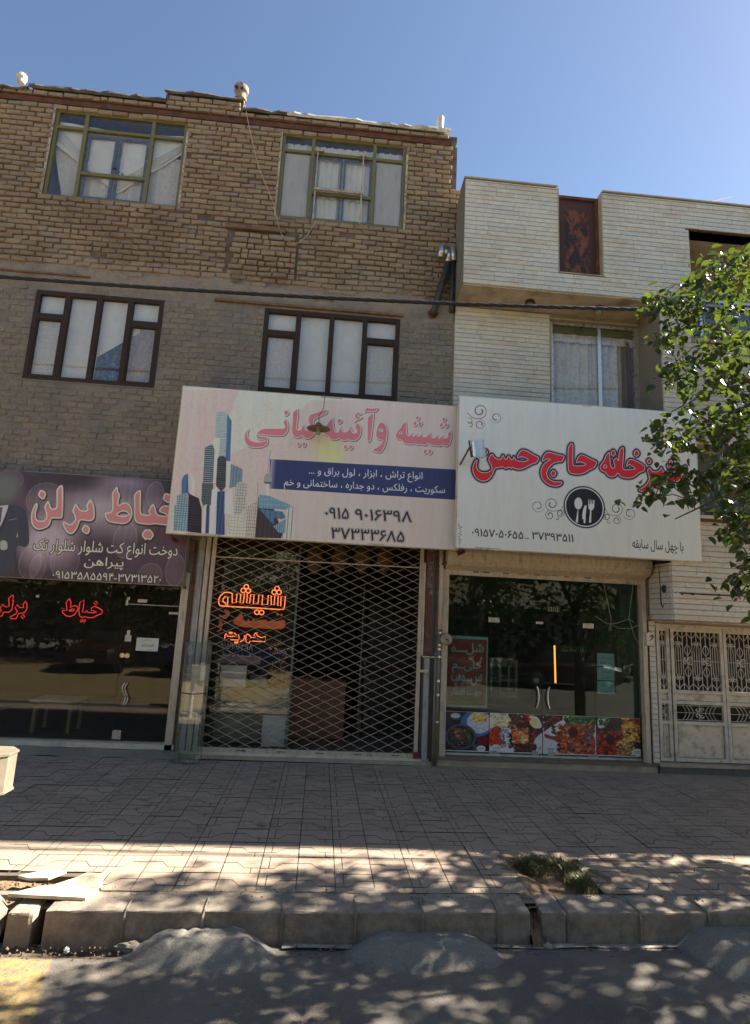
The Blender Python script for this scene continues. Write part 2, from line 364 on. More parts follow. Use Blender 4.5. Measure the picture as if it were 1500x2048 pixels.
# traced lettering, in photo pixels ------------------------------------------------
R1 = (480, 800, 6.818); R2 = (700, 800, 6.818); R3 = (930, 870, 6.522); R4 = (1160, 870, 6.25); R5 = (50, 960, 10); R6 = (200, 960, 10)
PINK = zoomed(*R1,
 [(628,250),(655,320),(660,380),(645,430),(615,475),(580,490),(470,487),(372,482),(300,468),(262,468),(250,480),(262,492),(330,497),(372,500),(386,530),(380,580),(345,625),(290,648),(200,655),(125,640),(72,595),(52,530),(62,460),(105,390),(122,405),(106,450),(112,510),(145,550),(200,570),(270,572),(345,558),(335,548),(270,545),(228,525),(215,490),(235,440),(280,400),(340,382),(480,385),(600,382),(610,370),(600,335),(582,305),(600,270)],
 [(630,118),(678,172),(625,228),(585,170)],
 [(795,105),(788,250),(773,385),(790,408),(825,402),(838,365),(852,322),(872,350),(888,395),(910,408),(970,405),(960,360),(930,300),(922,265),(940,205),(990,180),(1100,148),(1190,118),(1192,180),(1100,218),(1012,265),(1000,300),(1020,340),(1035,385),(1030,430),(1000,490),(950,525),(895,525),(865,510),(847,488),(820,510),(770,518),(728,498),(703,450),(700,380),(712,300),(712,165),(750,135)],
 dia(800,600,38,46), dia(872,604,38,48),
 [(1265,218),(1275,330),(1288,400),(1310,435),(1342,432),(1355,385),(1368,345),(1388,390),(1405,430),(1445,435),(1475,405),(1485,365),(1505,345),(1518,400),(1530,440),(1560,450),(1590,440),(1592,415),(1560,370),(1580,330),(1605,300),(1640,340),(1655,400),(1648,470),(1620,525),(1580,552),(1530,560),(1500,552),(1480,540),(1440,555),(1385,552),(1350,520),(1320,543),(1270,547),(1225,525),(1205,492),(1160,478),(1125,440),(1140,380),(1190,320),(1215,280)],
 dia(1355,283,46,50), dia(1440,641,40,48), dia(1508,641,40,48),
 [(1640,165),(1665,190),(1628,205),(1608,215),(1630,232),(1668,228),(1662,252),(1600,278),(1552,305),(1558,283),(1592,262),(1562,240),(1558,213),(1578,178),(1612,160)])+zoomed(*R2,
 [(330,175),(310,350),(290,530),(270,575),(240,575),(230,530),(233,380),(233,240),(268,205),(300,185)],
 [(190,182),(197,130),(225,100),(280,112),(340,108),(392,105),(375,140),(335,168),(270,165),(225,158)],
 [(430,295),(480,325),(508,400),(508,500),(490,600),(450,680),(420,722),(370,715),(285,690),(325,665),(400,625),(440,570),(445,550),(390,545),(352,510),(347,450),(368,370),(393,318)],
 [(765,285),(770,370),(775,460),(795,490),(815,480),(822,445),(840,445),(855,490),(880,490),(890,450),(905,450),(920,490),(945,495),(960,450),(975,450),(990,495),(1030,500),(1060,480),(1080,435),(1095,445),(1110,500),(1130,515),(1160,510),(1175,470),(1190,470),(1205,515),(1225,520),(1245,475),(1260,480),(1275,520),(1310,520),(1335,500),(1325,460),(1350,430),(1375,405),(1388,450),(1385,520),(1365,590),(1335,630),(1295,635),(1265,615),(1230,635),(1185,625),(1130,625),(1090,610),(1070,585),(1040,620),(1000,620),(960,605),(920,612),(880,598),(840,605),(780,605),(730,590),(705,560),(690,545),(650,535),(615,505),(615,470),(650,410),(690,380),(710,330),(740,300)],
 dia(920,247,36,44), dia(885,322,40,46), dia(952,322,40,46), dia(1280,265,36,44), dia(1245,342,40,46), dia(1310,345,40,46), dia(1028,702,42,48), dia(1088,705,42,50))
PINKH = zoomed(*R2, [(425,395),(395,412),(425,432),(448,418)], [(685,432),(668,460),(700,464),(708,450)])
WHITE = zoomed(*R3,
 [(135,330),(165,320),(155,370),(155,430),(185,475),(240,490),(300,485),(350,455),(345,410),(320,360),(300,320),(320,280),(350,240),(385,290),(420,315),(470,315),(485,265),(500,262),(520,310),(545,315),(560,270),(578,275),(595,320),(625,315),(635,275),(650,300),(670,330),(740,345),(800,335),(830,320),(770,290),(730,285),(690,305),(675,290),(700,230),(745,190),(800,200),(870,240),(930,275),(970,290),(955,330),(930,365),(880,375),(820,410),(760,440),(700,450),(640,440),(625,420),(600,440),(575,420),(540,440),(510,430),(490,415),(440,430),(395,430),(375,480),(340,550),(290,595),(220,605),(150,570),(105,500),(95,430),(115,370)],
 dia(272,225,30,42),
 [(1020,345),(1005,325),(1025,270),(1060,225),(1110,220),(1180,245),(1300,270),(1290,310),(1265,350),(1215,350),(1150,370),(1090,430),(1065,500),(1085,560),(1130,595),(1190,610),(1265,605),(1265,635),(1225,665),(1160,670),(1080,645),(1010,580),(985,500),(995,430),(1030,370),(1080,335),(1120,318),(1060,310),(1035,335)],
 dia(1152,500,44,54))+zoomed(*R4,
 [(-81,86),(-91,364),(-77,383),(0,383),(50,378),(75,365),(30,345),(-5,335),(-30,350),(-52,345),(-30,280),(10,240),(60,255),(140,300),(218,330),(200,375),(180,410),(120,435),(60,475),(0,490),(-57,493),(-125,479),(-153,431),(-153,134)],
 [(370,205),(375,290),(385,370),(400,410),(425,415),(435,370),(410,330),(440,285),(470,290),(480,330),(485,190),(545,140),(545,250),(530,400),(545,430),(600,432),(700,425),(640,385),(610,370),(585,400),(575,380),(590,330),(630,295),(700,325),(770,360),(815,400),(800,455),(740,470),(690,515),(640,540),(560,540),(500,520),(475,470),(450,510),(400,530),(345,510),(320,468),(270,450),(245,410),(255,370),(300,320),(320,260),(345,230)],
 dia(415,227,38,52), dia(703,230,42,52),
 [(835,440),(865,400),(900,455),(960,460),(990,440),(1015,395),(1035,440),(1050,470),(1080,480),(1100,440),(1120,445),(1135,485),(1160,485),(1180,440),(1200,450),(1215,490),(1250,480),(1245,430),(1265,390),(1285,420),(1280,500),(1250,560),(1215,590),(1180,575),(1140,590),(1090,580),(1030,575),(990,565),(950,570),(895,565),(880,620),(850,680),(800,710),(730,700),(750,670),(820,630),(865,560),(855,500)],
 [(1288,395),(1328,380),(1328,500),(1308,592),(1285,592),(1282,450)], [(1236,205),(1238,158),(1290,155),(1330,172),(1290,198)],
 dia(930,622,30,34), dia(985,634,30,34), dia(860,330,34,40), dia(1135,340,28,34), dia(1108,385,28,34), dia(1165,385,28,34))
WHITEH = zoomed(*R4, [(320,370),(295,395),(318,410),(335,395)])
PURP = zoomed(*R5,
 [(725,90),(765,120),(765,500),(755,720),(740,760),(690,775),(525,765),(515,850),(470,930),(370,980),(270,1000),(190,970),(130,890),(110,770),(125,640),(170,520),(215,455),(260,470),(255,540),(220,640),(215,740),(250,800),(310,815),(380,800),(420,750),(410,650),(375,550),(400,490),(440,420),(475,420),(505,480),(525,565),(620,570),(625,400),(620,200),(670,130)],
 [(305,175),(437,250),(375,418),(240,315)],
 [(1310,385),(1350,430),(1385,520),(1395,640),(1390,760),(1350,815),(1270,830),(1100,800),(1080,880),(1040,980),(970,1070),(910,1090),(840,1060),(770,960),(740,860),(770,820),(820,840),(880,880),(940,870),(1000,790),(980,700),(935,640),(960,560),(990,480),(1030,480),(1070,540),(1110,600),(1210,610),(1240,590),(1215,520),(1250,450),(1285,395)],
 [(1180,872),(1316,950),(1260,1112),(1112,1020)])+zoomed(*R6,
 [(330,125),(360,150),(365,230),(410,310),(375,400),(375,510),(430,460),(520,440),(600,490),(650,590),(650,720),(600,820),(520,880),(430,885),(180,850),(120,800),(90,720),(85,650),(235,640),(240,450),(230,270),(280,190)],
 [(790,195),(825,215),(820,450),(815,670),(900,685),(990,700),(960,620),(1000,540),(1040,480),(1075,475),(1110,550),(1140,690),(1250,710),(1350,715),(1290,680),(1230,660),(1180,640),(1175,600),(1220,530),(1300,500),(1400,520),(1500,600),(1600,690),(1560,800),(1450,920),(1300,910),(1070,880),(1040,900),(900,895),(740,870),(690,810),(670,700),(680,500),(670,310),(720,240)],
 [(1300,235),(1447,320),(1385,487),(1235,390)], [(905,970),(945,1000),(990,970),(1095,1090),(1000,1220),(950,1175),(910,1220),(815,1095)])
PURPH = zoomed(*R6, [(345,690),(400,710),(480,715),(570,685),(530,650),(465,630),(400,650)])
def spiral(cx, cy, r0, r1, a0, turns, w0, w1, n=26):
    out = []
    for i in range(n+1):
        t = i/n; a = a0+turns*2*math.pi*t; r = r0+(r1-r0)*t; out.append((cx+r*math.cos(a), cy+r*math.sin(a), w0+(w1-w0)*t))
    return out
def curl(s, sp, col, k=1.):
    P = s.px([(x, y) for x, y, _ in sp])
    for i in range(len(P)-1): s.blend((sp[i][2]*k/2-s.sdf([P[i:i+2]], 5, False))+.5, col)
from mathutils import noise as mnoise
# ------------------------------------------------------------ materials used all over
D = 8.6
def stone_mat(name, kind, base, tints, rough=.55, joint=False, stain=(.28, .19, .1), bumpk=.15):
    m = NT(name); r = m.rnd(kind); cr = m.n('ValToRGB'); e = cr.color_ramp.elements; cr.color_ramp.interpolation = 'CONSTANT'
    n = len(tints); e[0].color = (*tints[0], 1); e[1].color = (*tints[1], 1); e[1].position = 1/n
    for i in range(2, n): x = e.new(i/n); x.color = (*tints[i], 1)
    m.put(cr.inputs[0], r)
    n1 = m.noise(14, 7, .7, m.scl(m.pos(), (1, 1, 2.2))); n2 = m.noise(1.1, 6, .65)
    c = m.mix(m.ramp(n1, .25, .75), m.hsv(cr.outputs[0], val=.78), m.hsv(cr.outputs[0], val=1.14))
    c = m.mix(m.ramp(n2, .5, .78, 0, .45), c, (*stain, 1), 'MIX')
    m.col(c); m.rough(rough); m.bump(m.noise(70, 5, .7), bumpk, .006); return m.m
def brick_mat(name, kind):
    """yellow fired brick above, mud-smeared grey brown brick below: the two ages of the wall"""
    m = NT(name); r = m.rnd(kind) if kind != 'mortar' else None
    z = m.sep(m.pos(), 2); x = m.sep(m.pos(), 0)
    n0 = m.noise(1.7, 6, .65); n1 = m.noise(22, 7, .75); n2 = m.noise(.75, 5, .6); n3 = m.noise(6, 6, .7)
    edge = m.math('ADD', z, m.ramp(n0, .3, .7, -.3, .3)); up = m.ramp(edge, 7.2, 7.62)
    if kind == 'mortar':
        top = m.mix(m.ramp(n3, .35, .7), (.105, .078, .055, 1), (.22, .155, .1, 1))
        low = m.mix(m.ramp(n3, .3, .7), (.2, .165, .13, 1), (.3, .25, .19, 1))
    else:
        cr = m.n('ValToRGB'); e = cr.color_ramp.elements; pts = [(0, (.355, .25, .15)), (.25, (.41, .30, .18)), (.45, (.345, .235, .145)), (.62, (.435, .325, .2)), (.78, (.29, .205, .135)), (.9, (.36, .25, .16)), (1, (.33, .285, .22))]
        e[0].color = (*pts[0][1], 1); e[1].color = (*pts[-1][1], 1)
        for p, c in pts[1:-1]: q = e.new(p); q.color = (*c, 1)
        m.put(cr.inputs[0], r)
        top = m.mix(m.ramp(n1, .3, .72), m.hsv(cr.outputs[0], val=.78), m.hsv(cr.outputs[0], val=1.08))
        mud = m.mix(m.ramp(n1, .3, .7), (.19, .125, .078, 1), (.31, .215, .135, 1))
        below = m.ramp(z, 9.35, 8.3)                                   # more mud washed over the courses under the windows
        top = m.mix(m.math('MULTIPLY', m.ramp(n0, .42, .6), m.math('ADD', m.math('MULTIPLY', below, .75), .3)), top, mud)
        top = m.mix(m.ramp(n2, .56, .72, 0, .5), top, (.22, .19, .15, 1))
        lo = m.mix(r, (.235, .195, .145, 1), (.305, .25, .18, 1))
        low = m.mix(m.ramp(n1, .3, .72), m.hsv(lo, val=.6), m.hsv(lo, val=1.25))
    low = m.mix(m.ramp(m.noise(3.1, 7, .7), .55, .75, 0, .6), low, (.36, .26, .17, 1)); low = m.mix(m.ramp(m.noise(5, 8, .8, m.scl(m.pos(), (1, 1, 7)), .5), .56, .66, 0, .6), low, (.42, .34, .25, 1)); low = m.mix(m.ramp(m.noise(7, 8, .8, m.scl(m.pos(), (1, 1, 4))), .60, .68, 0, .55), low, (.11, .095, .075, 1))
    low = m.mix(m.ramp(m.noise(1.2, 4, .6, m.scl(m.pos(), (2.2, 1, .5))), .52, .7, 0, .5), low, (.17, .155, .14, 1))
    col = m.mix(up, low, top)
    band = m.math('MULTIPLY', m.ramp(m.math('ABSOLUTE', m.math('SUBTRACT', edge, 7.38)), .26, .1), m.ramp(n3, .3, .6, .3, .95))
    col = m.mix(band, col, m.mix(m.ramp(n1, .3, .7), (.3, .21, .135, 1), (.42, .31, .21, 1)))
    m.col(col); m.rough(.92)
    vec = m.scl(m.pos(), (1, 1, 1.8)); h = m.math('ADD', m.noise(45, 8, .75, vec), m.math('MULTIPLY', m.noise(9, 5, .7, vec), 1.6)); m.bump(h, .75, .012)
    return m.m
M_brick = brick_mat('brick_face', 'obj'); M_brick_s = brick_mat('brick_face_far', 'isl'); M_mortar = brick_mat('brick_mortar', 'mortar')
WT = [(.70, .63, .50), (.67, .61, .50), (.71, .63, .47), (.63, .59, .50), (.70, .64, .52), (.67, .57, .43), (.69, .63, .51), (.72, .65, .52)]
M_strip = stone_mat('travertine', 'obj', None, WT); M_strip_s = stone_mat('travertine_far', 'isl', None, WT)
M_joint = plain('stone_joint', (.34, .3, .24), .9, ns=12)
M_render = plain('cement_render', (.46, .42, .37), .9, ns=3, var=.25, bump=.4, bs=25, grime=(.2, .15, .1))
M_dkrend = plain('dark_render', (.16, .135, .11), .92, ns=3, var=.25, bump=.4, bs=25)
M_tar = plain('roof_tar', (.1, .1, .1), .85, var=.4, bump=.6, bs=20, grime=(.3, .29, .27))
M_foil = plain('bitumen_foil', (.62, .64, .66), .4, metal=.25, var=.2, bump=.8, bs=14, grime=(.12, .12, .12), gs=5)
M_rust = plain('rusty_steel', (.11, .045, .025), .85, var=.4, ns=6, bump=.4, grime=(.2, .09, .05), gs=7)
M_green = plain('olive_frame_paint', (.165, .165, .065), .6, var=.25, grime=(.12, .06, .03), gs=9)
M_brown = plain('dark_brown_frame', (.035, .02, .013), .85, var=.25)
M_case = plain('grey_blue_casement', (.07, .085, .09), .5, var=.3, grime=(.25, .24, .22), gs=12)
M_cream = plain('cream_steel', (.55, .5, .41), .5, var=.1, grime=(.22, .15, .1), gs=4, streak=True)
M_whitep = plain('dirty_white_paint', (.6, .57, .5), .5, var=.12, grime=(.2, .12, .07), gs=6)
M_gpost = plain('grey_white_post', (.36, .37, .37), .55, var=.15, grime=(.16, .1, .07), gs=5, streak=True)
M_alu = plain('aluminium', (.6, .62, .64), .3, metal=.8, var=.08)
M_galv = plain('galvanised', (.55, .58, .6), .32, metal=.85, var=.2, ns=18)
M_black = plain('black_plastic', (.02, .02, .021), .5)
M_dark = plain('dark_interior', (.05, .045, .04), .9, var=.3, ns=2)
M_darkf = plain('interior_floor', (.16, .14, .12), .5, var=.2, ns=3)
M_curtain = plain('white_cloth', (.8, .79, .78), .85, var=.06, ns=5, bump=.1)
M_net = plain('net_curtain', (.64, .6, .56), .9, var=.2, ns=30, bump=.3)
M_netp = plain('pink_net_curtain', (.4, .33, .3), .9, var=.3, ns=26, bump=.3)
M_bluec = plain('blue_patterned_curtain', (.09, .1, .17), .9, var=.7, ns=28, grime=(.4, .4, .42), gs=16)
M_kerb = plain('concrete_kerb', (.26, .225, .19), .93, var=.32, ns=11, bump=.9, bs=60, grime=(.11, .09, .08), gs=3.4)
M_conc = plain('rough_concrete', (.2, .185, .16), .93, var=.22, ns=6, bump=.8, bs=60, grime=(.12, .105, .09), gs=3)
M_soil = plain('dry_soil', (.2, .14, .09), .97, var=.35, ns=14, bump=1, bs=50)
M_marble = plain('marble_slab', (.62, .58, .5), .4, var=.15, ns=4, bump=.1, grime=(.35, .29, .22), gs=3)
M_sill = plain('stone_sill', (.4, .35, .27), .6, var=.15, ns=5, bump=.2, grime=(.2, .16, .12), gs=3)
M_gwin = glass('window_glass', (.97, .98, .98), .055, .06)
M_gshop = glass('shop_glass', (.8, .82, .8), .027, .008)
M_ggreen = glass('green_shop_glass', (.64, .78, .74), .036, .004)
M_gcab = glass('cabinet_glass', (.95, .975, .96), .06, .04, (.5, .53, .46))

# ------------------------------------------------------------ ground
KA = .018                              # kerb and paving run slightly askew of the housefronts
def kf(u, v, z=0):                     # along kerb, away from road
    return (-.14+u-KA*v, 4.80+v+KA*u, z)
mb = MB(); mb.quad((-300, -300, -.46), (300, -300, -.46), (300, 300, -.46), (-300, 300, -.46))
struct('ground', mb, plain('ground_earth', (.16, .13, .1), .95, var=.3, ns=.5))
def road_mat():
    m = NT('asphalt'); n = m.noise(110, 3, .8); v = m.vor(140, out=1); g = m.noise(1.5, 6, .65)
    c = m.mix(m.ramp(n, .35, .7), (.088, .072, .053, 1), (.2, .165, .125, 1)); c = m.mix(m.ramp(g, .35, .7, 0, .8), c, (.2, .172, .138, 1)); c = m.mix(m.math('MULTIPLY', m.ramp(m.sep(m.pos(), 1), 3.85, 4.35), m.ramp(m.noise(2.4, 6, .7), .35, .6)), c, m.mix(m.ramp(n, .35, .7), (.14, .116, .088, 1), (.27, .225, .17, 1)))
    c = m.mix(m.ramp(m.noise(.8, 3, .5), .5, .6, 0, .3), c, (.05, .047, .045, 1))
    # worn yellow paint of a crossing bar at the left
    x = m.sep(m.pos(), 0); y = m.sep(m.pos(), 1); e = m.math('ADD', x, m.math('MULTIPLY', m.noise(8, 4, .6), .12)); e = m.math('SUBTRACT', e, m.math('MULTIPLY', y, -.30))
    paint = m.math('MULTIPLY', m.ramp(e, -.33, -.36), m.ramp(y, 4.36, 4.33)); worn = m.ramp(m.noise(24, 6, .7), .4, .56, .15, 1)
    c = m.mix(m.math('MULTIPLY', paint, worn), c, (.36, .235, .075, 1))
    m.col(c); m.rough(.9); m.bump(m.math('ADD', n, m.math('MULTIPLY', m.noise(30, 4, .6), .7)), .9, .008); return m.m
def road_z(x, y):
    z = -.205+.006*math.sin(x*1.7+y)+.004*math.sin(x*4.3-y*2.1)
    
    if y > 4.36 and x > -.2: z -= .012
    return z
mb = MB(); NX, NY = 120, 60
def roadp(u, v):
    x = -14+30*u; ye = (4.40 if x < -1.03 else 4.60)+.012*math.sin(x*9)+.008*math.sin(x*23+1); y = -9.2+(ye+9.2)*v
    return (x, y+KA*x, road_z(x, y)-(.03 if v > .999 else 0))
mb.grid(roadp, 300, 110)
M_road = road_mat(); struct('road', mb, M_road, smooth=True)
# pavement: bed, tiles
holes = [(1.80, 2.34, 4.78, 5.47), (-9, -1.62, 4.5, 5.0)]
mb = MB()
for a, b, c, d in solid_rects(-12, 15, 4.72, 8.75, [(1.72, 2.40, 4.72, 5.5), (-12, -1.62, 4.72, 5.02)]):
    mb.box(a, b, c, d, -.3, -.012)
bed = struct('pavement', mb, plain('paving_bed', (.1, .085, .07), .95, var=.3, ns=20, bump=.6))
def tile_mat(name, kind):
    m = NT(name); r = m.rnd(kind); n = m.noise(1.3, 6, .65); f = m.noise(150, 3, .75); s = m.noise(4, 7, .7)
    c = m.mix(r, (.335, .25, .175, 1), (.405, .305, .215, 1)); c = m.mix(m.ramp(f, .35, .68), m.hsv(c, val=.6), m.hsv(c, val=1.3))
    c = m.mix(m.ramp(n, .45, .7, 0, .45), c, (.26, .2, .145, 1)); c = m.mix(m.ramp(s, .56, .7, 0, .7), c, (.13, .095, .065, 1)); c = m.mix(m.ramp(m.noise(48, 4, .8), .56, .7, 0, .5), c, (.14, .1, .07, 1)); c = m.mix(m.ramp(m.noise(2.3, 7, .75), .6, .7, 0, .45), c, (.42, .33, .24, 1))
    m.col(c); m.rough(.86); m.bump(m.math('ADD', f, m.noise(35, 4, .6)), .4, .004); return m.m
def tile_maker(mb, c, s, k):
    zz = c[2]; L = .5*s[0]; sy = s[1]; h = s[2]; g = .0045/max(s[0], 1e-6) if s[0] != 1 else .0145
    gx = .0042 if s[0] != 1 else .0135
    def tp(a, b):
        x = (a-.5)*s[0]; y = (b-.5)*s[1]; ca, sa = (1, KA)
        return (c[0]+x*1-y*KA*(s[1]/s[1]), c[1]+y+x*KA)
    lo, hi = (.62, .30) if k % 2 == 0 else (.30, .62)
    i = gx*.9; a0, a1 = (i, 1-i)
    path = [(a0, lo), (.36, lo), (.58, hi), (a1, hi)]
    e = i*1.4; h = i*.9; lu, hu, ld, hd = lo+e, hi+e, lo-e, hi-e
    up = [[(a0, lu), (.36, lu), (.58, hu), (a1, hu), (a1, a1), (a0, a1)]]; dn = [[(a0, a0), (a1, a0), (a1, hd), (.58, hd), (.36, ld), (a0, ld)]]
    if k % 2 == 0: dn = [[(a0, a0), (.76-h, a0), (.76-h, hd), (.58, hd), (.36, ld), (a0, ld)], [(.76+h, a0), (a1, a0), (a1, hd), (.76+h, hd)]]
    else: up = [[(a0, lu), (.22-h, lu), (.22-h, a1), (a0, a1)], [(.22+h, lu), (.36, lu), (.58, hu), (a1, hu), (a1, a1), (.22+h, a1)]]
    for poly in up+dn: mb.plan([tp(*p) for p in poly], zz-h, zz)
items = []
T = .311
for j in range(-1, 13):
    for i in range(-38, 44):
        u, v = i*T+T/2, j*T+T/2+.0; x, y, _ = kf(u, v)
        if y > 8.62 or y < 4.85: continue
        if any(h[0] < x < h[1] and h[2]-.2 < y < h[3] for h in holes): continue
        rr = random.Random(i*91+j); items.append(dict(c=(x, y, rr.uniform(-.0025, .0025)+(rr.random() > .94)*.004), s=(T, T, .03), v=i % 2, flat=True))
pieces('paving_tile', items, 2, bed, tile_mat('terrazzo_tile', 'obj'), tile_mat('terrazzo_tile_far', 'isl'), tile_maker)
# earth seen in the gaps
def hole(u, v):
    x, y = 1.55+1.05*u, 4.66+1.0*v; r = max(abs((x-2.08-.05*math.sin(y*9))/.42), abs((y-5.08)/.46)); q = mnoise.noise(Vector((x*7, y*7, 1)))+.5*mnoise.noise(Vector((x*19, y*19, 4)))
    return (x, y, -.055+.062*min(1, max(0, (r-.45)/.4))+.020*q-.16*max(0, r-.90-.16*q)-.03*(y < 4.78))
mb = MB(); mb.grid(hole, 60, 60)
struct('planting_hole', mb, M_soil, smooth=True)
mb = MB(); mb.grid(lambda u, v: (-9.5+7.95*u, 4.62+.42*v, -.055+.018*math.sin(u*90)*math.cos(v*9+u*50)+.012*math.sin(v*23+u*130)), 160, 10)
struct('bare_soil', mb, M_soil, smooth=True)
# mortar strip between kerb and tiles
mb = MB(); mb.grid(lambda u, v: (-1.62+13*u, 4.66+.235*v+KA*(-1.62+13*u), -.006+.007*math.sin(u*140+v*5)*math.sin(u*47)-(.05 if 1.60 < (-1.62+13*u) < 2.42 and v > .3 else 0)), 220, 4)
struct('kerb_mortar', mb, M_conc, smooth=True)
# kerb stones
kb = MB(); kb.box(-10, 14, 4.74, 4.80, -.3, -.02); kerb = struct('kerb', kb, M_conc)
def kerb_maker(mb, c, s, k):
    X0, X1 = c[0]-s[0]*.5, c[0]+s[0]*.5; n = 7; r = random.Random(int(k*7+3)); rows = []
    sy, sz = s[1], s[2]
    prof = [(.5, -1.15), (-.54, -1.15), (-.535, -.62), (-.52, -.3), (-.51, -.055), (-.495, -.014), (-.465, 0), (.5, 0)]
    vs = []
    for i in range(n+1):
        x = X0+(X1-X0)*i/n; e = 1 if i in (0, n) else 0
        for (a, b) in prof:
            w = .014*r.uniform(-1, 1); vs.append((x, c[1]+(a+w*.7+e*.035*(a < .3))*sy+KA*(x-c[0]), c[2]+(b+(w*.5 if b > -.5 else 0)-e*.03*(b > -.2))*sz))
    m = len(prof); fs = [(i*m+j, (i+1)*m+j, (i+1)*m+(j+1) % m, i*m+(j+1) % m) for i in range(n) for j in range(m)]
    fs += [tuple(range(m)), tuple(n*m+j for j in range(m))[::-1]]; mb.add(vs, fs)
js = [-1.86, -1.32, -.774, -.217, .317, .812, 1.383, 1.60, 1.918, 2.489, 3.042]
while js[-1] < 12: js.append(js[-1]+.555)
cnt = 0
for a, b in zip(js, js[1:]):
    if abs(a-1.383) < .01: b = 1.635
    if abs(a-1.60) < .01: a = 1.715
    mb = MB(); kerb_maker(mb, ((a+b)/2, 4.66+KA*(a+b)/2, .0), (b-a-.014, .27, .25), cnt); cnt += 1
    obj('kerb_stone', mb, M_kerb, kerb)
a = -2.55
while a > -9:
    mb = MB(); kerb_maker(mb, (a-.27, 4.66+KA*a, 0), (.54, .27, .25), cnt); cnt += 1; obj('kerb_stone', mb, M_kerb, kerb); a -= .555
# mortar fillets between the stones
mb = MB()
for x in js[1:-1]:
    if 1.5 < x < 1.75: continue
    r = random.Random(int(x*100)); mb.tube([(x+r.uniform(-.004, .004), 4.66+KA*x+dy, dz) for dy, dz in ((-.139, -.27), (-.137, -.15), (-.135, -.04), (-.118, -.004), (.05, .0))], [.011, .013, .011, .009, .008], 5)
obj('mortar_joint', mb, M_conc, kerb, kind='stuff')
# gutter bottom and channel edge
mb = MB(); mb.grid(lambda u, v: (-9+22*u, 4.38+.2*v+KA*(-9+22*u), -.235+.012*math.sin(u*200)*math.sin(v*4)-.015*math.sin(v*3.1)), 260, 6)
struct('gutter', mb, plain('wet_gutter', (.1, .075, .055), .55, var=.4, ns=7, bump=.6, bs=40, grime=(.2, .14, .09), gs=5), smooth=True)
mb = MB(); mb.grid(lambda u, v: (-.2+12*u, 4.455+.05*v+KA*(-.2+12*u)+.002*math.sin(u*70), -.203+.004*math.sin(u*111+v)), 200, 2)
obj('channel_edge', mb, plain('pale_cement_edge', (.24, .225, .2), .95, var=.5, ns=9, bump=.8), None, kind='structure')

# ------------------------------------------------------------ brick building
BB = thing('brick_building', 'old three-storey brick building, yellow brick above and mud-grey brick below, shops at its foot', 'building', (-3, D, 0))
W1 = (-5.19, -2.98, 8.67, 10.36); W2 = (-1.35, .835, 8.69, 10.36); W3 = (-5.0, -3.0, 5.46, 6.97); W4 = (-1.385, .855, 5.54, 6.99)
SHOP = [(-9.5, -2.14, -.1, 2.45), (-2.02, 1.46, -.1, 3.2)]
bh = [W1, W2, W3, W4]+SHOP
XR = 1.745
mb = MB()
for a, b, c, d in solid_rects(-10, XR, 0, 7.3, bh)+solid_rects(-10, XR, 7.3, 10.42, bh): mb.box(a, b, D+.022 if c > 7.29 else D+.010, D+.35, c, d)
mb.box(-10, XR, D+.36, D+9, 3.3, 10.3)
mb.box(XR, 1.9, D+.03, D+6, 7.2, 9.5)
obj('wall', mb, M_mortar, BB)
mb = MB(); mb.box(-10, XR, D+.05, D+.35, 10.56, 10.66); mb.box(-10, XR, D+.4, D+9, 10.3, 10.5)
obj('roof_slab', mb, M_tar, BB)
mb = MB(); mb.box(-10, 1.64, D-.012, D+.03, 10.42, 10.44); mb.box(-10, 1.64, D-.012, D+.03, 10.54, 10.56); mb.box(-10, 1.64, D+.012, D+.06, 10.44, 10.54)
obj('roof_beam', mb, M_rust, BB)
def brick_maker(mb, c, s, k):
    r = random.Random(k*13+5); X, Y, Z = [v/2 for v in s]; cx, cy, cz = c
    unit = s[0] == 1
    bx = .055*s[0]; bz = .2*s[2]; j = lambda q: r.uniform(-1, 1)*q
    vs = [(cx-X+j(.012*s[0]), cy-Y+.22*s[1]+j(.1*s[1]), cz-Z+j(.09*s[2])), (cx+X+j(.012*s[0]), cy-Y+.22*s[1]+j(.1*s[1]), cz-Z+j(.09*s[2])),
          (cx+X+j(.012*s[0]), cy-Y+.22*s[1]+j(.1*s[1]), cz+Z+j(.09*s[2])), (cx-X+j(.012*s[0]), cy-Y+.22*s[1]+j(.1*s[1]), cz+Z+j(.09*s[2])),
          (cx-X, cy+Y, cz-Z), (cx+X, cy+Y, cz-Z), (cx+X, cy+Y, cz+Z), (cx-X, cy+Y, cz+Z)]
    q = [(cx-X+bx+j(bx*.4), cy-Y+j(.1*s[1]), cz-Z+bz+j(bz*.4)), (cx+X-bx+j(bx*.4), cy-Y+j(.1*s[1]), cz-Z+bz+j(bz*.4)), (cx+X-bx+j(bx*.4), cy-Y+j(.1*s[1]), cz+Z-bz+j(bz*.4)), (cx-X+bx+j(bx*.4), cy-Y+j(.1*s[1]), cz+Z-bz+j(bz*.4))]
    mb.add(vs+q, [(8, 9, 10, 11), (0, 1, 9, 8), (1, 2, 10, 9), (2, 3, 11, 10), (3, 0, 8, 11), (0, 4, 5, 1), (1, 5, 6, 2), (2, 6, 7, 3), (3, 7, 4, 0)])
items = []; CH = .096; row = 0; z = 2.45
patch = (-2.1, -.93, 7.53, 8.36)
bandz = (7.0, 7.42)
rb = random.Random(3)
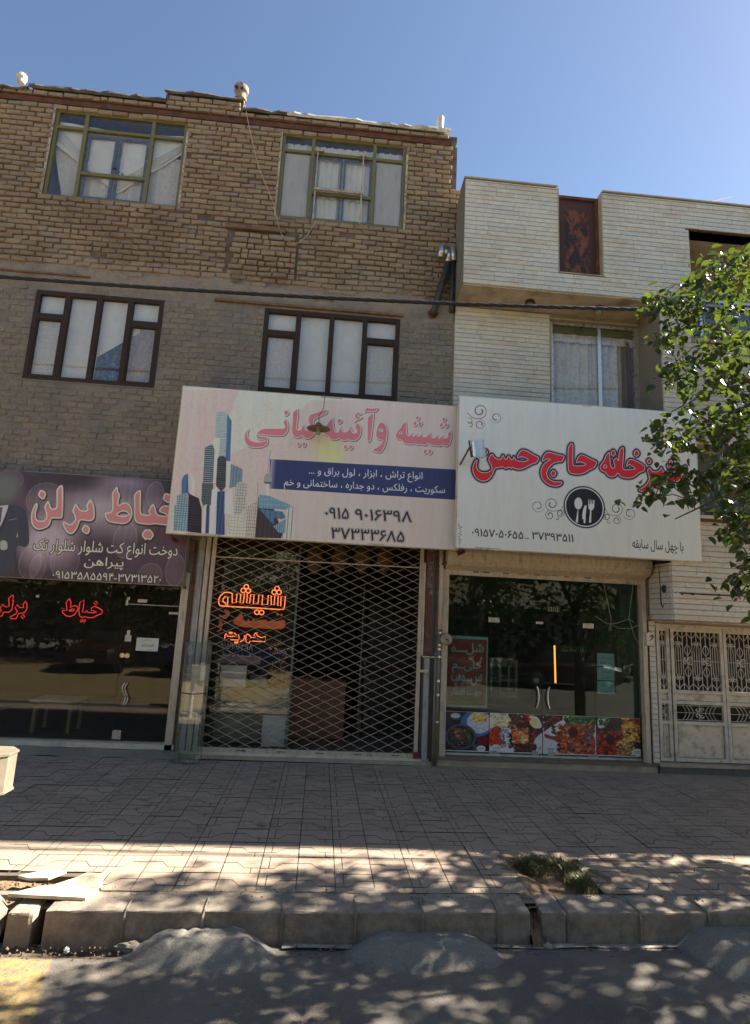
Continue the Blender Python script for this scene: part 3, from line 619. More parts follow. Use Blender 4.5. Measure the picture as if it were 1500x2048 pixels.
while z < 10.9:
    zc = z+CH/2
    if zc > 10.42 and zc < 10.56: z = 10.565; continue
    top = z > 10.5
    if top: spans = [(-10, -5.72)] if False else ([(-10, 1.60)] if zc < 10.66 else ([(-3.4, -2.12)] if zc < 10.86 else []))
    else: spans = cut_spans(-10, 1.66 if zc > 9.55 else (1.88 if zc > 7.35 else XR), z, z+CH, bh+[patch])
    off = (row % 2)*.125+rb.uniform(-.02, .02)
    for a, b in spans:
        x = math.floor((a-off)/.25)*.25+off
        while x < b:
            L = .25
            x0, x1 = max(x, a), min(x+L, b); x += L
            if x1-x0 < .05: continue
            q = rb.random(); recess = 0
            if q < .03 and zc > 7.5: x_m = (x0+x1)/2; segs = [(x0, x_m), (x_m, x1)]
            else: segs = [(x0, x1)]
            lowp = zc < 7.35; inband = bandz[0] < zc < bandz[1]
            for p0, p1 in segs:
                if inband and rb.random() < .72: continue
                if rb.random() < .012: continue
                pz = .004 if lowp else .0; dep = rb.uniform(-.006, .006)*(1 if not lowp else .6)+(0.004 if lowp else 0)
                jt = .009 if not lowp else .007
                xm = (p0+p1)/2; wv = (.010*math.sin(xm*1.9+row*.35)+.006*math.sin(xm*4.7+row*1.3))*(.0 if (any(h[2]-.1 < zc < h[3]+.1 for h in bh[:4])) else 1)
                items.append(dict(c=(xm+rb.uniform(-.006, .006), D+.02+dep+(.022 if rb.random() < .05 else 0), zc+wv+rb.uniform(-.005, .005)),
                                  s=(p1-p0-jt-(.018*(rb.random() < .35)), .06 if not lowp else .055, CH-(.019+rb.uniform(0, .012)*(rb.random() < .4) if not lowp else .006)), v=rb.randint(0, 11)))
    z += CH; row += 1
# the blocked-up opening: rougher bricks standing proud
z = patch[2]
while z < patch[3]-.05:
    x = patch[0]+.03+rb.uniform(0, .1)
    while x < patch[1]-.05:
        L = rb.choice([.25, .25, .2, .12]); x1 = min(x+L, patch[1]-.02)
        items.append(dict(c=((x+x1)/2, D+.005+rb.uniform(-.012, .012), z+CH/2+rb.uniform(-.006, .006)), s=(x1-x-.014, .075, CH-.016), v=rb.randint(0, 11))); x = x1
    z += CH*1.03
# ends of the wall by the neighbour and window reveals get half bricks from the same bond
pieces('brick', items, 12, BB, M_brick, M_brick_s, brick_maker, stuffname='upper_brickwork')
# smeared mud render band between the two brickworks
mb = MB()
def band(u, v):
    x = -10+(XR+10-.01)*u; e = math.sin(v*math.pi); r = math.sin(x*7+v*5)*.004+math.sin(x*19-v*9)*.003
    return (x, D+.018-.035*e-r*e, 7.0+.42*v+.05*math.sin(x*2.3)*(v > .5)+.03*math.sin(x*5.1)*(v > .5))
mb.grid(band, 220, 8); obj('mud_render_band', mb, M_mortar, BB, smooth=True)
M_lint = plain('weathered_lintel', (.17, .105, .065), .9, var=.4, ns=7, grime=(.26, .2, .14), gs=6)
mb = MB(); mb.box(-10, -4.2, D-.05, D, 7.235, 7.26); obj('steel_strip', mb, M_lint, BB)
mb = MB(); mb.box(-2.15, -1.16, D-.045, D+.01, 8.37, 8.44); obj('steel_strip', mb, M_lint, BB)
mb = MB(); mb.box(-2.2, .9, D-.045, D, 7.03, 7.065); obj('steel_strip', mb, M_lint, BB)
# coping: mud and tar with strips of silver bitumen foil
def coping(x0, x1, zb, th, m, name, y0=-.06, y1=.36):
    mb = MB(); r = random.Random(int(x0*10)); n = max(4, int((x1-x0)/.12)); hs = [r.uniform(-.014, .014) for _ in range(n+1)]; ys = [r.uniform(-.02, .02) for _ in range(n+1)]
    def f(u, v):
        i = min(int(u*n+.001), n); x = x0+(x1-x0)*u
        P = [(y0+.03, zb), (y0+ys[i], zb+th*.35), (y0+.02+ys[i], zb+th+hs[i]), ((y0+y1)/2, zb+th*1.2+hs[i]), (y1, zb+th*.8)][int(round(v*4))]
        return (x, D+P[0], P[1])
    mb.grid(f, n, 4); obj(name, mb, m, BB, smooth=False)
coping(-10, -5.68, 10.60, .05, M_tar, 'coping'); coping(-5.68, -3.38, 10.66, .07, M_tar, 'coping'); coping(-3.42, -2.08, 10.855, .055, M_tar, 'coping'); coping(-2.08, -1.3, 10.66, .06, M_tar, 'coping')
coping(-1.3, 1.62, 10.66, .075, M_foil, 'foil_coping')
mb = MB(); mb.box(-3.42, -2.08, D+.03, D+.3, 10.66, 10.87); mb.box(-10, 1.6, D+.03, D+.3, 10.55, 10.68); obj('parapet_core', mb, M_mortar, BB)

def pane_room(parent, X0, X1, Z0, Z1, depth=1.2):
    mb = MB(); y = D+.36
    mb.box(X0-.3, X1+.3, y+depth, y+depth+.05, Z0-.3, Z1+.3); mb.box(X0-.3, X0-.25, y, y+depth, Z0-.3, Z1+.3); mb.box(X1+.25, X1+.3, y, y+depth, Z0-.3, Z1+.3)
    mb.box(X0-.3, X1+.3, y, y+depth, Z1+.3, Z1+.35); mb.box(X0-.3, X1+.3, y, y+depth, Z0-.35, Z0-.3)
    obj('room', mb, plain('room_wall', (.3, .29, .27), .9), parent)
def cloth(mb, poly, y, amp=.02, freq=26, n=26, taper=None, ph=0):
    """hanging cloth filling a polygon given as top and bottom edges: [(x,z)...] tl,tr,br,bl"""
    tl, tr, br, bl = poly
    def f(u, v):
        x = (tl[0]*(1-u)+tr[0]*u)*(1-v)+(bl[0]*(1-u)+br[0]*u)*v; z = (tl[1]*(1-u)+tr[1]*u)*(1-v)+(bl[1]*(1-u)+br[1]*u)*v
        return (x, y+amp*math.sin(x*freq+ph+.7*math.sin(v*3))*(.4+.6*v)+.3*amp*math.sin(x*freq*2.3+1), z)
    mb.grid(f, n, 8)
def frame_rect(mb, x0, x1, z0, z1, w, y0, y1):
    mb.box(x0, x1, y0, y1, z1-w, z1); mb.box(x0, x1, y0, y1, z0, z0+w); mb.box(x0, x0+w, y0, y1, z0+w, z1-w); mb.box(x1-w, x1, y0, y1, z0+w, z1-w)
def upper_window(Wd, u1, u2, vt, vm, label, drape, rail):
    X0, X1, Z0, Z1 = Wd; X = lambda u: X0+(X1-X0)*u; Z = lambda v: Z1-(Z1-Z0)*v
    mb = MB(); fw = .055; y0, y1 = D+.035, D+.09
    frame_rect(mb, X0, X1, Z0, Z1, fw, y0, y1)
    for u in (u1, u2): mb.box(X(u)-.03, X(u)+.03, y0-.004, y1, Z0+fw, Z1-fw)
    for a, b in ((X0+fw, X(u1)-.03), (X(u1)+.03, X(u2)-.03), (X(u2)+.03, X1-fw)): mb.box(a, b, y0, y1, Z(vt)-.025, Z(vt)+.025)
    mb.box(X(u1)+.03, X(u2)-.03, y0, y1, Z(vm)-.028, Z(vm)+.028)
    Wn = obj('window', mb, M_green, BB, label=label)
    mb = MB(); m2 = MB()
    for a, b in ((X(u1)+.03, (X(u1)+X(u2))/2-.0), ((X(u1)+X(u2))/2, X(u2)-.03)):
        if drape: frame_rect(m2, a+.01, b-.01, Z0+fw, Z(vt)-.07, .05, D+.072, D+.098)
        else: frame_rect(m2, a+.01, b-.01, Z0+fw, Z(vt)-.03, .035, D+.072, D+.098)
    obj('casement', m2, M_case, Wn)
    for a, b, c, d in ((X0+fw, X(u1)-.03, Z0+fw, Z(vt)-.025), (X(u2)+.03, X1-fw, Z0+fw, Z(vt)-.025), (X(u1)+.03, X(u2)-.03, Z0+fw, Z(vm)-.028), (X(u1)+.03, X(u2)-.03, Z(vm)+.028, Z(vt)-.025),
                       (X0+fw, X(u1)-.03, Z(vt)+.025, Z1-fw), (X(u1)+.03, X(u2)-.03, Z(vt)+.025, Z1-fw), (X(u2)+.03, X1-fw, Z(vt)+.025, Z1-fw)):
        mb = MB(); mb.box(a, b, D+.06, D+.066, c, d); obj('pane', mb, M_gwin, Wn)
    mb = MB()
    if drape:
        cloth(mb, ((X(.0), Z(.38)), (X(1), Z(.38)), (X(1), Z0), (X(.12), Z0)), D+.15, .02, 30, 80); obj('net_curtain', mb, M_net, Wn, smooth=True)
        mb = MB()
        cloth(mb, ((X(0), Z(.1)), (X(.55), Z(.16)), (X(.52), Z(.86)), (X(.0), Z(.36))), D+.115, .008, 8, 30); cloth(mb, ((X(.55), Z(.16)), (X(1), Z(.12)), (X(1), Z(.30)), (X(.52), Z(.86))), D+.117, .008, 9, 30)
        for i in range(5):
            t = i*.028; mb.tube([(X(.0), D+.105, Z(.16+t)), (X(.25), D+.103, Z(.5+t)), (X(.5), D+.105, Z(.84-.02*i)), (X(.75), D+.103, Z(.56-t)), (X(1), D+.105, Z(.26-t*.6))], .012, 5)
        obj('draped_sheet', mb, M_curtain, Wn, smooth=True)
        mb = MB(); mb.tube([(X(.52), D+.09, Z(.63)), (X(.5), D+.06, Z(.6)), (X(.47), D+.06, Z(.61))], .01, 6); mb.tube([(X(.54), D+.09, Z(.64)), (X(.555), D+.06, Z(.66)), (X(.555), D+.06, Z(.7))], .01, 6)
        obj('handle', mb, M_black, Wn)
    else:
        cloth(mb, ((X(.0), Z(.06)), (X(1), Z(.06)), (X(1), Z0), (X(0), Z0)), D+.15, .025, 42, 120); obj('net_curtain', mb, M_curtain, Wn, smooth=True)
        for a, b in ((.03, u1-.02), (u2+.02, .97)):
            mb = MB(); mb.box(X(a), X(b), D+.075, D+.085, Z0+.07, Z(vt)-.03); obj('white_board', mb, plain('sun_faded_board', (.56, .53, .5), .8, var=.06, ns=3, grime=(.4, .36, .33), gs=2, streak=True), Wn)
        mb = MB()
        for u in (.29, .655): mb.bar((X(u), D-.02, Z(vt)+.03), (X(u), D-.02, Z0-.02), .022)
        mb.bar((X(.28), D-.03, Z(vm-.01)), (X(.67), D-.03, Z(vm-.01)), .04)
        mb.bar((X(.27), D-.0, Z(vt)+.02), (X(.34), D-.0, Z(vt)+.02), .03); mb.bar((X(.62), D, Z(vt)+.01), (X(.68), D, Z(vt)+.01), .03)
        obj('safety_rail', mb, plain('flaking_white_rail', (.42, .38, .34), .8, var=.3, ns=12, grime=(.13, .05, .03), gs=8), Wn)
    pane_room(Wn, X0, X1, Z0, Z1)
    return Wn
upper_window(W1, .235, .74, .2, .7, 'olive framed window with a draped white sheet', True, False)
upper_window(W2, .25, .745, .2, .67, 'olive framed window with white boards in its side lights', False, True)
# plaster beside the window frames
for X0, X1, Z0, Z1 in (W1, W2):
    for b in ((X1, X1+.035, D-.003, D+.1, Z0-.02, Z1-.2), (X0-.03, X0, D-.002, D+.1, Z0, Z1)): mb = MB(); mb.box(*b); obj('window_plaster', mb, M_render, BB)
for X0, X1, Z0, Z1 in (W3, W4):
    for b in ((X0-.018, X0, D-.002, D+.1, Z0-.0, Z1), (X0-.02, X1+.02, D-.004, D+.1, Z0-.016, Z0)): mb = MB(); mb.box(*b); obj('window_plaster', mb, M_mortar, BB)
def lower_window(Wd, cl, label):
    X0, X1, Z0, Z1 = Wd; X = lambda u: X0+(X1-X0)*u; Z = lambda v: Z1-(Z1-Z0)*v; mb = MB(); y0, y1 = D+.0, D+.07
    frame_rect(mb, X0, X1, Z0, Z1, .07, y0, y1); us = (.25, .495, .74)
    for u in us: mb.box(X(u)-.04, X(u)+.04, y0-.006, y1, Z0+.07, Z1-.07)
    ed = [X0+.07, X(us[0])-.04, X(us[0])+.04, X(us[1])-.04, X(us[1])+.04, X(us[2])-.04, X(us[2])+.04, X1-.07]
    for a, b in ((ed[0], ed[1]), (ed[6], ed[7])):
        mb.box(a, b, y0, y1, Z(.29)-.045, Z(.29)+.045); frame_rect(mb, a-.001, b+.001, Z0+.069, Z(.29)-.044, .02, y0+.006, y1-.01)
    Wn = obj('window', mb, M_brown, BB, label=label)
    for i in range(4):
        a, b = ed[2*i], ed[2*i+1]
        cells = [(Z0+.07, Z1-.07)] if i in (1, 2) else [(Z0+.07, Z(.29)-.045), (Z(.29)+.045, Z1-.07)]
        for c, d in cells: m2 = MB(); m2.box(a, b, D+.035, D+.041, c, d); obj('pane', m2, M_gwin, Wn)
    for poly, y, amp, fr, mt, nm in cl:
        m2 = MB(); cloth(m2, [(X(u), Z(v)) for u, v in poly], y, amp, fr, 30); obj(nm, m2, mt, Wn, smooth=True)
    pane_room(Wn, X0, X1, Z0, Z1)
    return Wn
q = [((0, 0), (.5, 0), (.5, 1), (0, 1))]
lower_window(W3, [(((0, 0), (.52, 0), (.52, 1), (0, 1)), D+.085, .012, 7, M_curtain, 'white_sheet'), (((.5, 0), (1, 0), (1, .2), (.48, .72)), D+.08, .008, 6, M_curtain, 'white_sheet'),
                  (((.46, .2), (.76, .2), (.76, 1), (.46, 1)), D+.105, .02, 40, M_bluec, 'blue_curtain'), (((.74, .3), (1, .3), (1, 1), (.74, 1)), D+.07, .01, 20, M_netp, 'net_curtain'),
                  (((0, .3), (.25, .3), (.25, 1), (0, 1)), D+.065, .004, 5, M_net, 'net_curtain')], 'dark brown four-light window with a white sheet and blue curtain')
lower_window(W4, [(((0, 0), (1, 0), (1, 1), (0, 1)), D+.085, .014, 8, M_curtain, 'white_sheet'), (((0, .3), (.25, .3), (.25, 1), (0, 1)), D+.065, .004, 5, M_net, 'net_curtain'), (((.74, .3), (1, .3), (1, 1), (.74, 1)), D+.065, .004, 5, M_net, 'net_curtain')],
             'dark brown four-light window wholly hung with white cloth')
# roof pipes
def pot(name, px, py, h, r, label, cat, mat, prof=None):
    p = at(px, py, D+.2); t = MB(); pr_ = prof or [(r, 0), (r, h*.93), (r*.8, h)]
    t.lathe((p[0], p[1], p[2]), pr_, 16); o = solo(name, t, mat, label, cat, smooth=False); return o
pot('vent_pipe', 42, 166, .17, .07, 'short white rounded vent pipe at the left end of the roof', 'pipe', M_whitep, [(.06, 0), (.065, .05), (.085, .1), (.075, .16), (.03, .2)])
M_pot = plain('weathered_clay', (.3, .24, .2), .9, var=.3, ns=8, grime=(.1, .09, .08), gs=6)
pot('chimney_pot', 480, 208, .35, .08, 'clay chimney pot with holes under its cap on the parapet', 'chimney', M_pot, [(.08, -.1), (.08, .06), (.105, .07), (.105, .12), (.085, .14), (.09, .2), (.125, .24), (.13, .33), (.09, .36)])
mb = MB(); p = at(480, 190, D+.2)
for dx in (-.05, .05): mb.lathe((p[0]+dx, p[1]-.128+abs(dx)*.3, p[2]+.05), [(.032, -.004), (.032, .02)], 10, 'y')
o = solo('soot_opening', mb, M_black, 'dark smoke holes of the clay chimney pot', 'opening')
o.parent = bpy.data.objects['chimney_pot']; o.location = o.location-bpy.data.objects['chimney_pot'].location
for k in ('label', 'category'): del o[k]
pot('vent_pipe', 880, 258, .3, .065, 'plain straight white vent pipe at the right end of the roof', 'pipe', M_whitep, [(.065, -.1), (.065, .24), (.05, .255)])
# ------------------------------------------------------------ white stone building
WB = thing('stone_clad_building', 'white building clad in narrow travertine strips, with a projecting upper storey', 'building', (5, D, 0))
YB = 7.97; XL = 1.765; XS = 5.0; ZB = 7.36
WIN = (3.43, 4.985, 3.0, 7.25); REST = (1.72, 4.93, -.1, 3.2); NOTCH = (3.32, 4.075, 7.70, 9.6); BALC = (5.56, 8.6, 6.74, 8.70); RWIN = (5.5, 7.6, 3.80, 4.965); GATE = (5.09, 8.8, -.1, 2.17)
mb = MB()
for a, b, c, d in solid_rects(1.75, 5.0, 0, ZB, [WIN, REST]): mb.box(a, b, D+.03, D+.3, c, d)
for a, b, c, d in solid_rects(5.0, 15, 2.26, ZB-.001, [RWIN, BALC]): mb.box(a, b, YB+.03, D+.3, c, d)
for a, b, c, d in solid_rects(XL+.03, 15, ZB, 9.24, [NOTCH, BALC]): mb.box(a, b, YB+.03, YB+.25, c, d)
for a, b, c, d in solid_rects(4.94, 15, 0, 2.26, [GATE]): mb.box(a, b, D+.03, D+.3, c, d)
mb.box(XL, XL+.03, YB+.03, D+3, ZB, 9.24); mb.box(XL+.03, 15, YB+.26, D+8, 9.1, 9.2)
obj('wall', mb, M_joint, WB)
mb = MB(); mb.box(XL, 5.0, YB+.03, D+.03, ZB-.02, ZB); obj('soffit', mb, M_render, WB)
mb = MB(); mb.box(5.03, 15, YB+.03, D+.03, 2.235, 2.255); obj('soffit', mb, M_render, WB)
mb = MB(); mb.box(XL-.004, XL-.001, YB+.01, D+2, ZB-.02, 9.24); obj('side_render', mb, plain('grey_side_render', (.2, .19, .165), .92, ns=4, bump=.4, bs=20, grime=(.12, .1, .085)), WB)
mb = MB(); mb.box(4.985, 5.0, YB+.03, D+.03, 3.1, ZB-.02); obj('window_jamb', mb, plain('grey_jamb', (.2, .185, .165), .7), WB)
def strip_maker(mb, c, s, k):
    r = random.Random(k); X, Y, Z = [v/2 for v in s]; cx, cy, cz = c
    bx = .006 if s[0] != 1 else .012; bz = .07*s[2]
    mb.add([(cx-X, cy-Y+.2*s[1], cz-Z), (cx+X, cy-Y+.2*s[1], cz-Z), (cx+X, cy-Y+.2*s[1], cz+Z), (cx-X, cy-Y+.2*s[1], cz+Z), (cx-X, cy+Y, cz-Z), (cx+X, cy+Y, cz-Z), (cx+X, cy+Y, cz+Z), (cx-X, cy+Y, cz+Z),
            (cx-X+bx*.4, cy-Y, cz-Z+bz), (cx+X-bx*.4, cy-Y, cz-Z+bz), (cx+X-bx*.4, cy-Y, cz+Z-bz), (cx-X+bx*.4, cy-Y, cz+Z-bz)],
           [(8, 9, 10, 11), (0, 1, 9, 8), (1, 2, 10, 9), (2, 3, 11, 10), (3, 0, 8, 11), (0, 4, 5, 1), (1, 5, 6, 2), (2, 6, 7, 3), (3, 7, 4, 0)])
def strips(x0, x1, z0, z1, Y, holes, seed, hid=False, rh=.08, out=None):
    r = random.Random(seed); z = z0
    while z < z1-.02:
        zt = min(z+rh, z1)
        for a, b in cut_spans(x0, x1, z, zt, holes):
            x = a
            while x < b-.005:
                L = r.choice([.2, .3, .38, .45, .52, .6]); xe = min(x+L, b)
                if b-xe < .08: xe = b
                out.append(dict(c=((x+xe)/2, Y+.016+r.uniform(-.0015, .0015), (z+zt)/2), s=(xe-x-.002, .032, zt-z-.0055), v=0, hid=hid)); x = xe
        z = zt
its = []
strips(XL, 15, ZB, 9.23, YB, [NOTCH, BALC], 4, out=its)
strips(1.78, 3.415, 5.0, ZB-.02, D, [], 5, out=its); strips(1.78, 3.415, 3.1, 5.0, D, [], 6, hid=True, out=its)
strips(5.0, 15, 2.26, ZB-.001, YB, [RWIN, (5.5, 8.66, 6.68, 8.7)], 7, out=its)
strips(4.975, 5.075, .13, 2.235, D-.0, [], 8, rh=.078, out=its)
pieces('stone_strip', its, 1, WB, M_strip, M_strip_s, strip_maker, stuffname='stone_cladding')
# strips turning the corner into the side of the right-hand bay, over the shop's end
mb = MB(); z = 2.26; k = 0
while z < 3.4:
    y = YB+.03
    for w_ in ((.27, .3) if k % 2 else (.4, .17)):
        mb.box(4.985, 5.0, y, min(y+w_-.003, D+.01), z, z+.07); y += w_
    z += .08; k += 1
obj('return_cladding', mb, M_strip_s, WB, kind='stuff')
M_cap = plain('pale_coping', (.42, .36, .26), .6, var=.12, grime=(.25, .2, .15))
for a, b in ((XL-.02, 3.31), (4.08, 15)): mb = MB(); mb.box(a, b, YB-.02, YB+.3, 9.24, 9.265); obj('coping', mb, M_cap, WB)
# notch with rusty panel
mb = MB(); mb.box(3.32, 3.335, YB+.0, YB+.26, 7.70, 9.24); obj('notch_trim', mb, M_cap, WB)
mb = MB(); mb.box(4.06, 4.078, YB+.0, YB+.26, 7.70, 9.24); obj('notch_trim', mb, M_cap, WB)
mb = MB(); mb.box(3.31, 4.085, YB-.01, YB+.26, 7.685, 7.70); obj('notch_trim', mb, M_cap, WB)
m = NT('flaking_rust_panel'); n = m.noise(7, 8, .75, m.scl(m.pos(), (1, 1, .55)), .6); xx = m.sep(m.pos(), 0); zz = m.sep(m.pos(), 2)
msk = m.math('MULTIPLY', m.ramp(m.math('ABSOLUTE', m.math('SUBTRACT', xx, 3.70)), .22, .19), m.ramp(zz, 8.98, 8.93))
c = m.mix(m.ramp(n, .46, .54), (.21, .06, .025, 1), (.03, .018, .015, 1)); c = m.mix(m.ramp(n, .36, .42), (.26, .1, .045, 1), c)
c = m.mix(msk, (.075, .03, .022, 1), c); m.col(c); m.rough(.75); m.bump(n, .5, .01)
mb = MB(); mb.box(3.335, 4.06, YB+.15, YB+.17, 7.70, 9.18); obj('rusty_panel', mb, m.m, WB)
mb = MB(); frame_rect(mb, 3.335, 4.06, 7.70, 9.2, .05, YB+.11, YB+.15); obj('panel_frame', mb, M_rust, WB)
# balcony recess
mb = MB(); mb.box(5.56, 8.6, D+.75, D+.8, 6.7, 8.7); mb.box(5.52, 5.56, YB+.26, D+.8, 6.7, 8.72); mb.box(5.5, 8.66, YB+.03, D+.8, 8.70, 8.74)
obj('recess', mb, M_render, WB)
mb = MB(); mb.box(5.5, 8.66, YB-.015, YB+.03, 8.69, 8.705); obj('lintel_angle', mb, M_rust, WB)
mb = MB(); mb.box(5.56, 8.6, YB-.03, YB+.2, 6.69, 6.735); obj('sill', mb, M_cap, WB)
mb = MB(); frame_rect(mb, 5.6, 7.4, 6.74, 8.0, .05, D+.2, D+.26); mb.box(6.25, 6.3, D+.2, D+.26, 6.8, 7.95); wf = obj('window', mb, M_alu, WB)
mb = MB(); mb.box(5.65, 7.35, D+.22, D+.226, 6.79, 7.95); obj('pane', mb, M_gwin, wf); mb = MB(); mb.box(5.6, 7.4, D+.4, D+.42, 6.74, 8.0); obj('room', mb, M_dark, wf)
# main window
def sash(X0, X1, Z0, Z1, y, muls, m, parent, label=None, w_=.05, gm=None):
    mb = MB(); frame_rect(mb, X0, X1, Z0, Z1, w_, y, y+.05)
    for x in muls: mb.box(x-.03, x+.03, y-.004, y+.05, Z0+w_, Z1-w_)
    f = obj('window', mb, m, parent, label=label); e = [X0+w_]+[v for x in muls for v in (x-.03, x+.03)]+[X1-w_]
    for i in range(0, len(e), 2): q = MB(); q.box(e[i], e[i+1], y+.02, y+.026, Z0+w_, Z1-w_); obj('pane', q, gm or M_gwin, f)
    return f
f = sash(3.44, 4.98, 3.2, 7.23, D+.06, [4.31], M_alu, WB, 'aluminium window with gathered net curtains and pot plants')
mb = MB(); mb.box(3.42, 3.45, D-.01, D+.1, 4.9, 7.13); mb.box(3.42, 4.985, D-.01, D+.06, 7.235, 7.26); obj('window_trim', mb, M_cap, f)
mb = MB(); mb.box(3.46, 4.96, D+.1, D+.13, 7.05, 7.17); obj('pelmet', mb, plain('green_pelmet', (.1, .12, .03), .6), f)
mb = MB(); cloth(mb, ((3.46, 7.05), (4.96, 7.05), (4.96, 4.6), (3.46, 4.6)), D+.18, .04, 36, 140); obj('net_curtain', mb, plain('lace_curtain', (.72, .67, .58), .9, var=.16, ns=22, bump=.3, grime=(.42, .39, .33), gs=9), f, smooth=True)
mb = MB(); cloth(mb, ((3.46, 7.07), (4.96, 7.07), (4.96, 6.9), (3.46, 6.9)), D+.13, .02, 22, 100); obj('valance', mb, M_net, f, smooth=True)
mb = MB(); cloth(mb, ((4.75, 7.0), (4.96, 7.0), (4.96, 4.6), (4.72, 4.6)), D+.14, .02, 40, 30); obj('side_curtain', mb, plain('mauve_curtain', (.2, .15, .17), .9, var=.25), f, smooth=True)
mb = MB(); y = D+.35
mb.box(3.2, 5.2, y+1.2, y+1.25, 3, 7.3); mb.box(3.2, 5.2, y, y+1.2, 7.2, 7.25); mb.box(3.2, 5.2, y, y+1.2, 3, 3.05); mb.box(3.2, 3.25, y, y+1.2, 3, 7.3); mb.box(5.15, 5.2, y, y+1.2, 3, 7.3)
obj('room', mb, plain('room_wall2', (.25, .23, .2), .9), f)
# right hand window
f = sash(5.5, 7.6, 3.84, 4.95, YB+.22, [6.05, 6.8], M_alu, WB, 'aluminium window half hidden by the mulberry leaves')
mb = MB(); mb.box(5.4, 7.7, YB+.3, YB+.32, 3.7, 5.0); obj('curtain', mb, plain('grey_curtain', (.2, .21, .21), .9, ns=30, var=.2), f)
mb = MB(); mb.box(5.44, 7.7, YB-.05, YB+.24, 3.79, 3.84); obj('sill', mb, M_marble, WB); mb = MB(); mb.box(5.46, 7.7, YB-.04, YB+.02, 3.745, 3.79); obj('sill_edge', mb, M_rust, WB)
# soffit lamps
for i, (px, py) in enumerate(((1060, 607), (1197, 627))):
    p = at(px, py, 8.3); t = thing('soffit_lamp', ['glass dome ceiling lamp under the overhang, nearer the brick wall', 'glass dome ceiling lamp under the overhang, above the curtained window'][i], 'lamp', (p[0], 8.3, ZB-.02), 'lamps under the overhang')
    mb = MB(); mb.lathe((p[0], 8.3, ZB-.06), [(.075, .04), (.08, .0), (.06, -.01)], 16); obj('base', mb, M_brown, t)
    mb = MB(); mb.lathe((p[0], 8.3, ZB-.17), [(.02, -.03), (.055, -.01), (.07, .05), (.06, .11)], 16); obj('dome', mb, plain('dusty_dome', (.2, .17, .13), .35), t, smooth=True)
# antenna scrap on the roof edge
mb = MB(); p = at(1415, 400, YB+.1); mb.box(p[0]-.08, p[0]+.12, YB+.05, YB+.2, 9.265, 9.30); a = solo('roof_tile', mb, M_cap, 'small tan slab lying on the white parapet at the right', 'slab')
p2 = at(1424, 404, YB+.1); p3 = at(1466, 392, YB+.1); mb = MB(); mb.tube([(p2[0]-.1, YB+.1, p2[2]-.02), (p3[0], YB+.1, p3[2])], .008, 5); solo('aerial_rod', mb, M_galv, 'thin metal rod sticking out over the white parapet', 'rod')
# step in front of restaurant and gate
mb = MB(); mb.box(1.66, 5.02, D-.03, D+.3, .0, .095); st = obj('shop_step', mb, M_sill, WB)
mb = MB(); mb.box(1.64, 5.04, D-.05, D+.32, .095, .13); obj('tread', mb, plain('step_tread', (.17, .15, .125), .6, grime=(.1, .085, .07)), st)
mb = MB(); mb.box(5.04, 15, D-.06, D+.34, .0, .10); g_ = obj('gate_step', mb, plain('slate_step', (.11, .11, .12), .6, var=.3, ns=9), WB)
mb = MB(); mb.box(5.04, 15, D-.08, D+.34, .10, .145); obj('tread', mb, M_sill, g_)

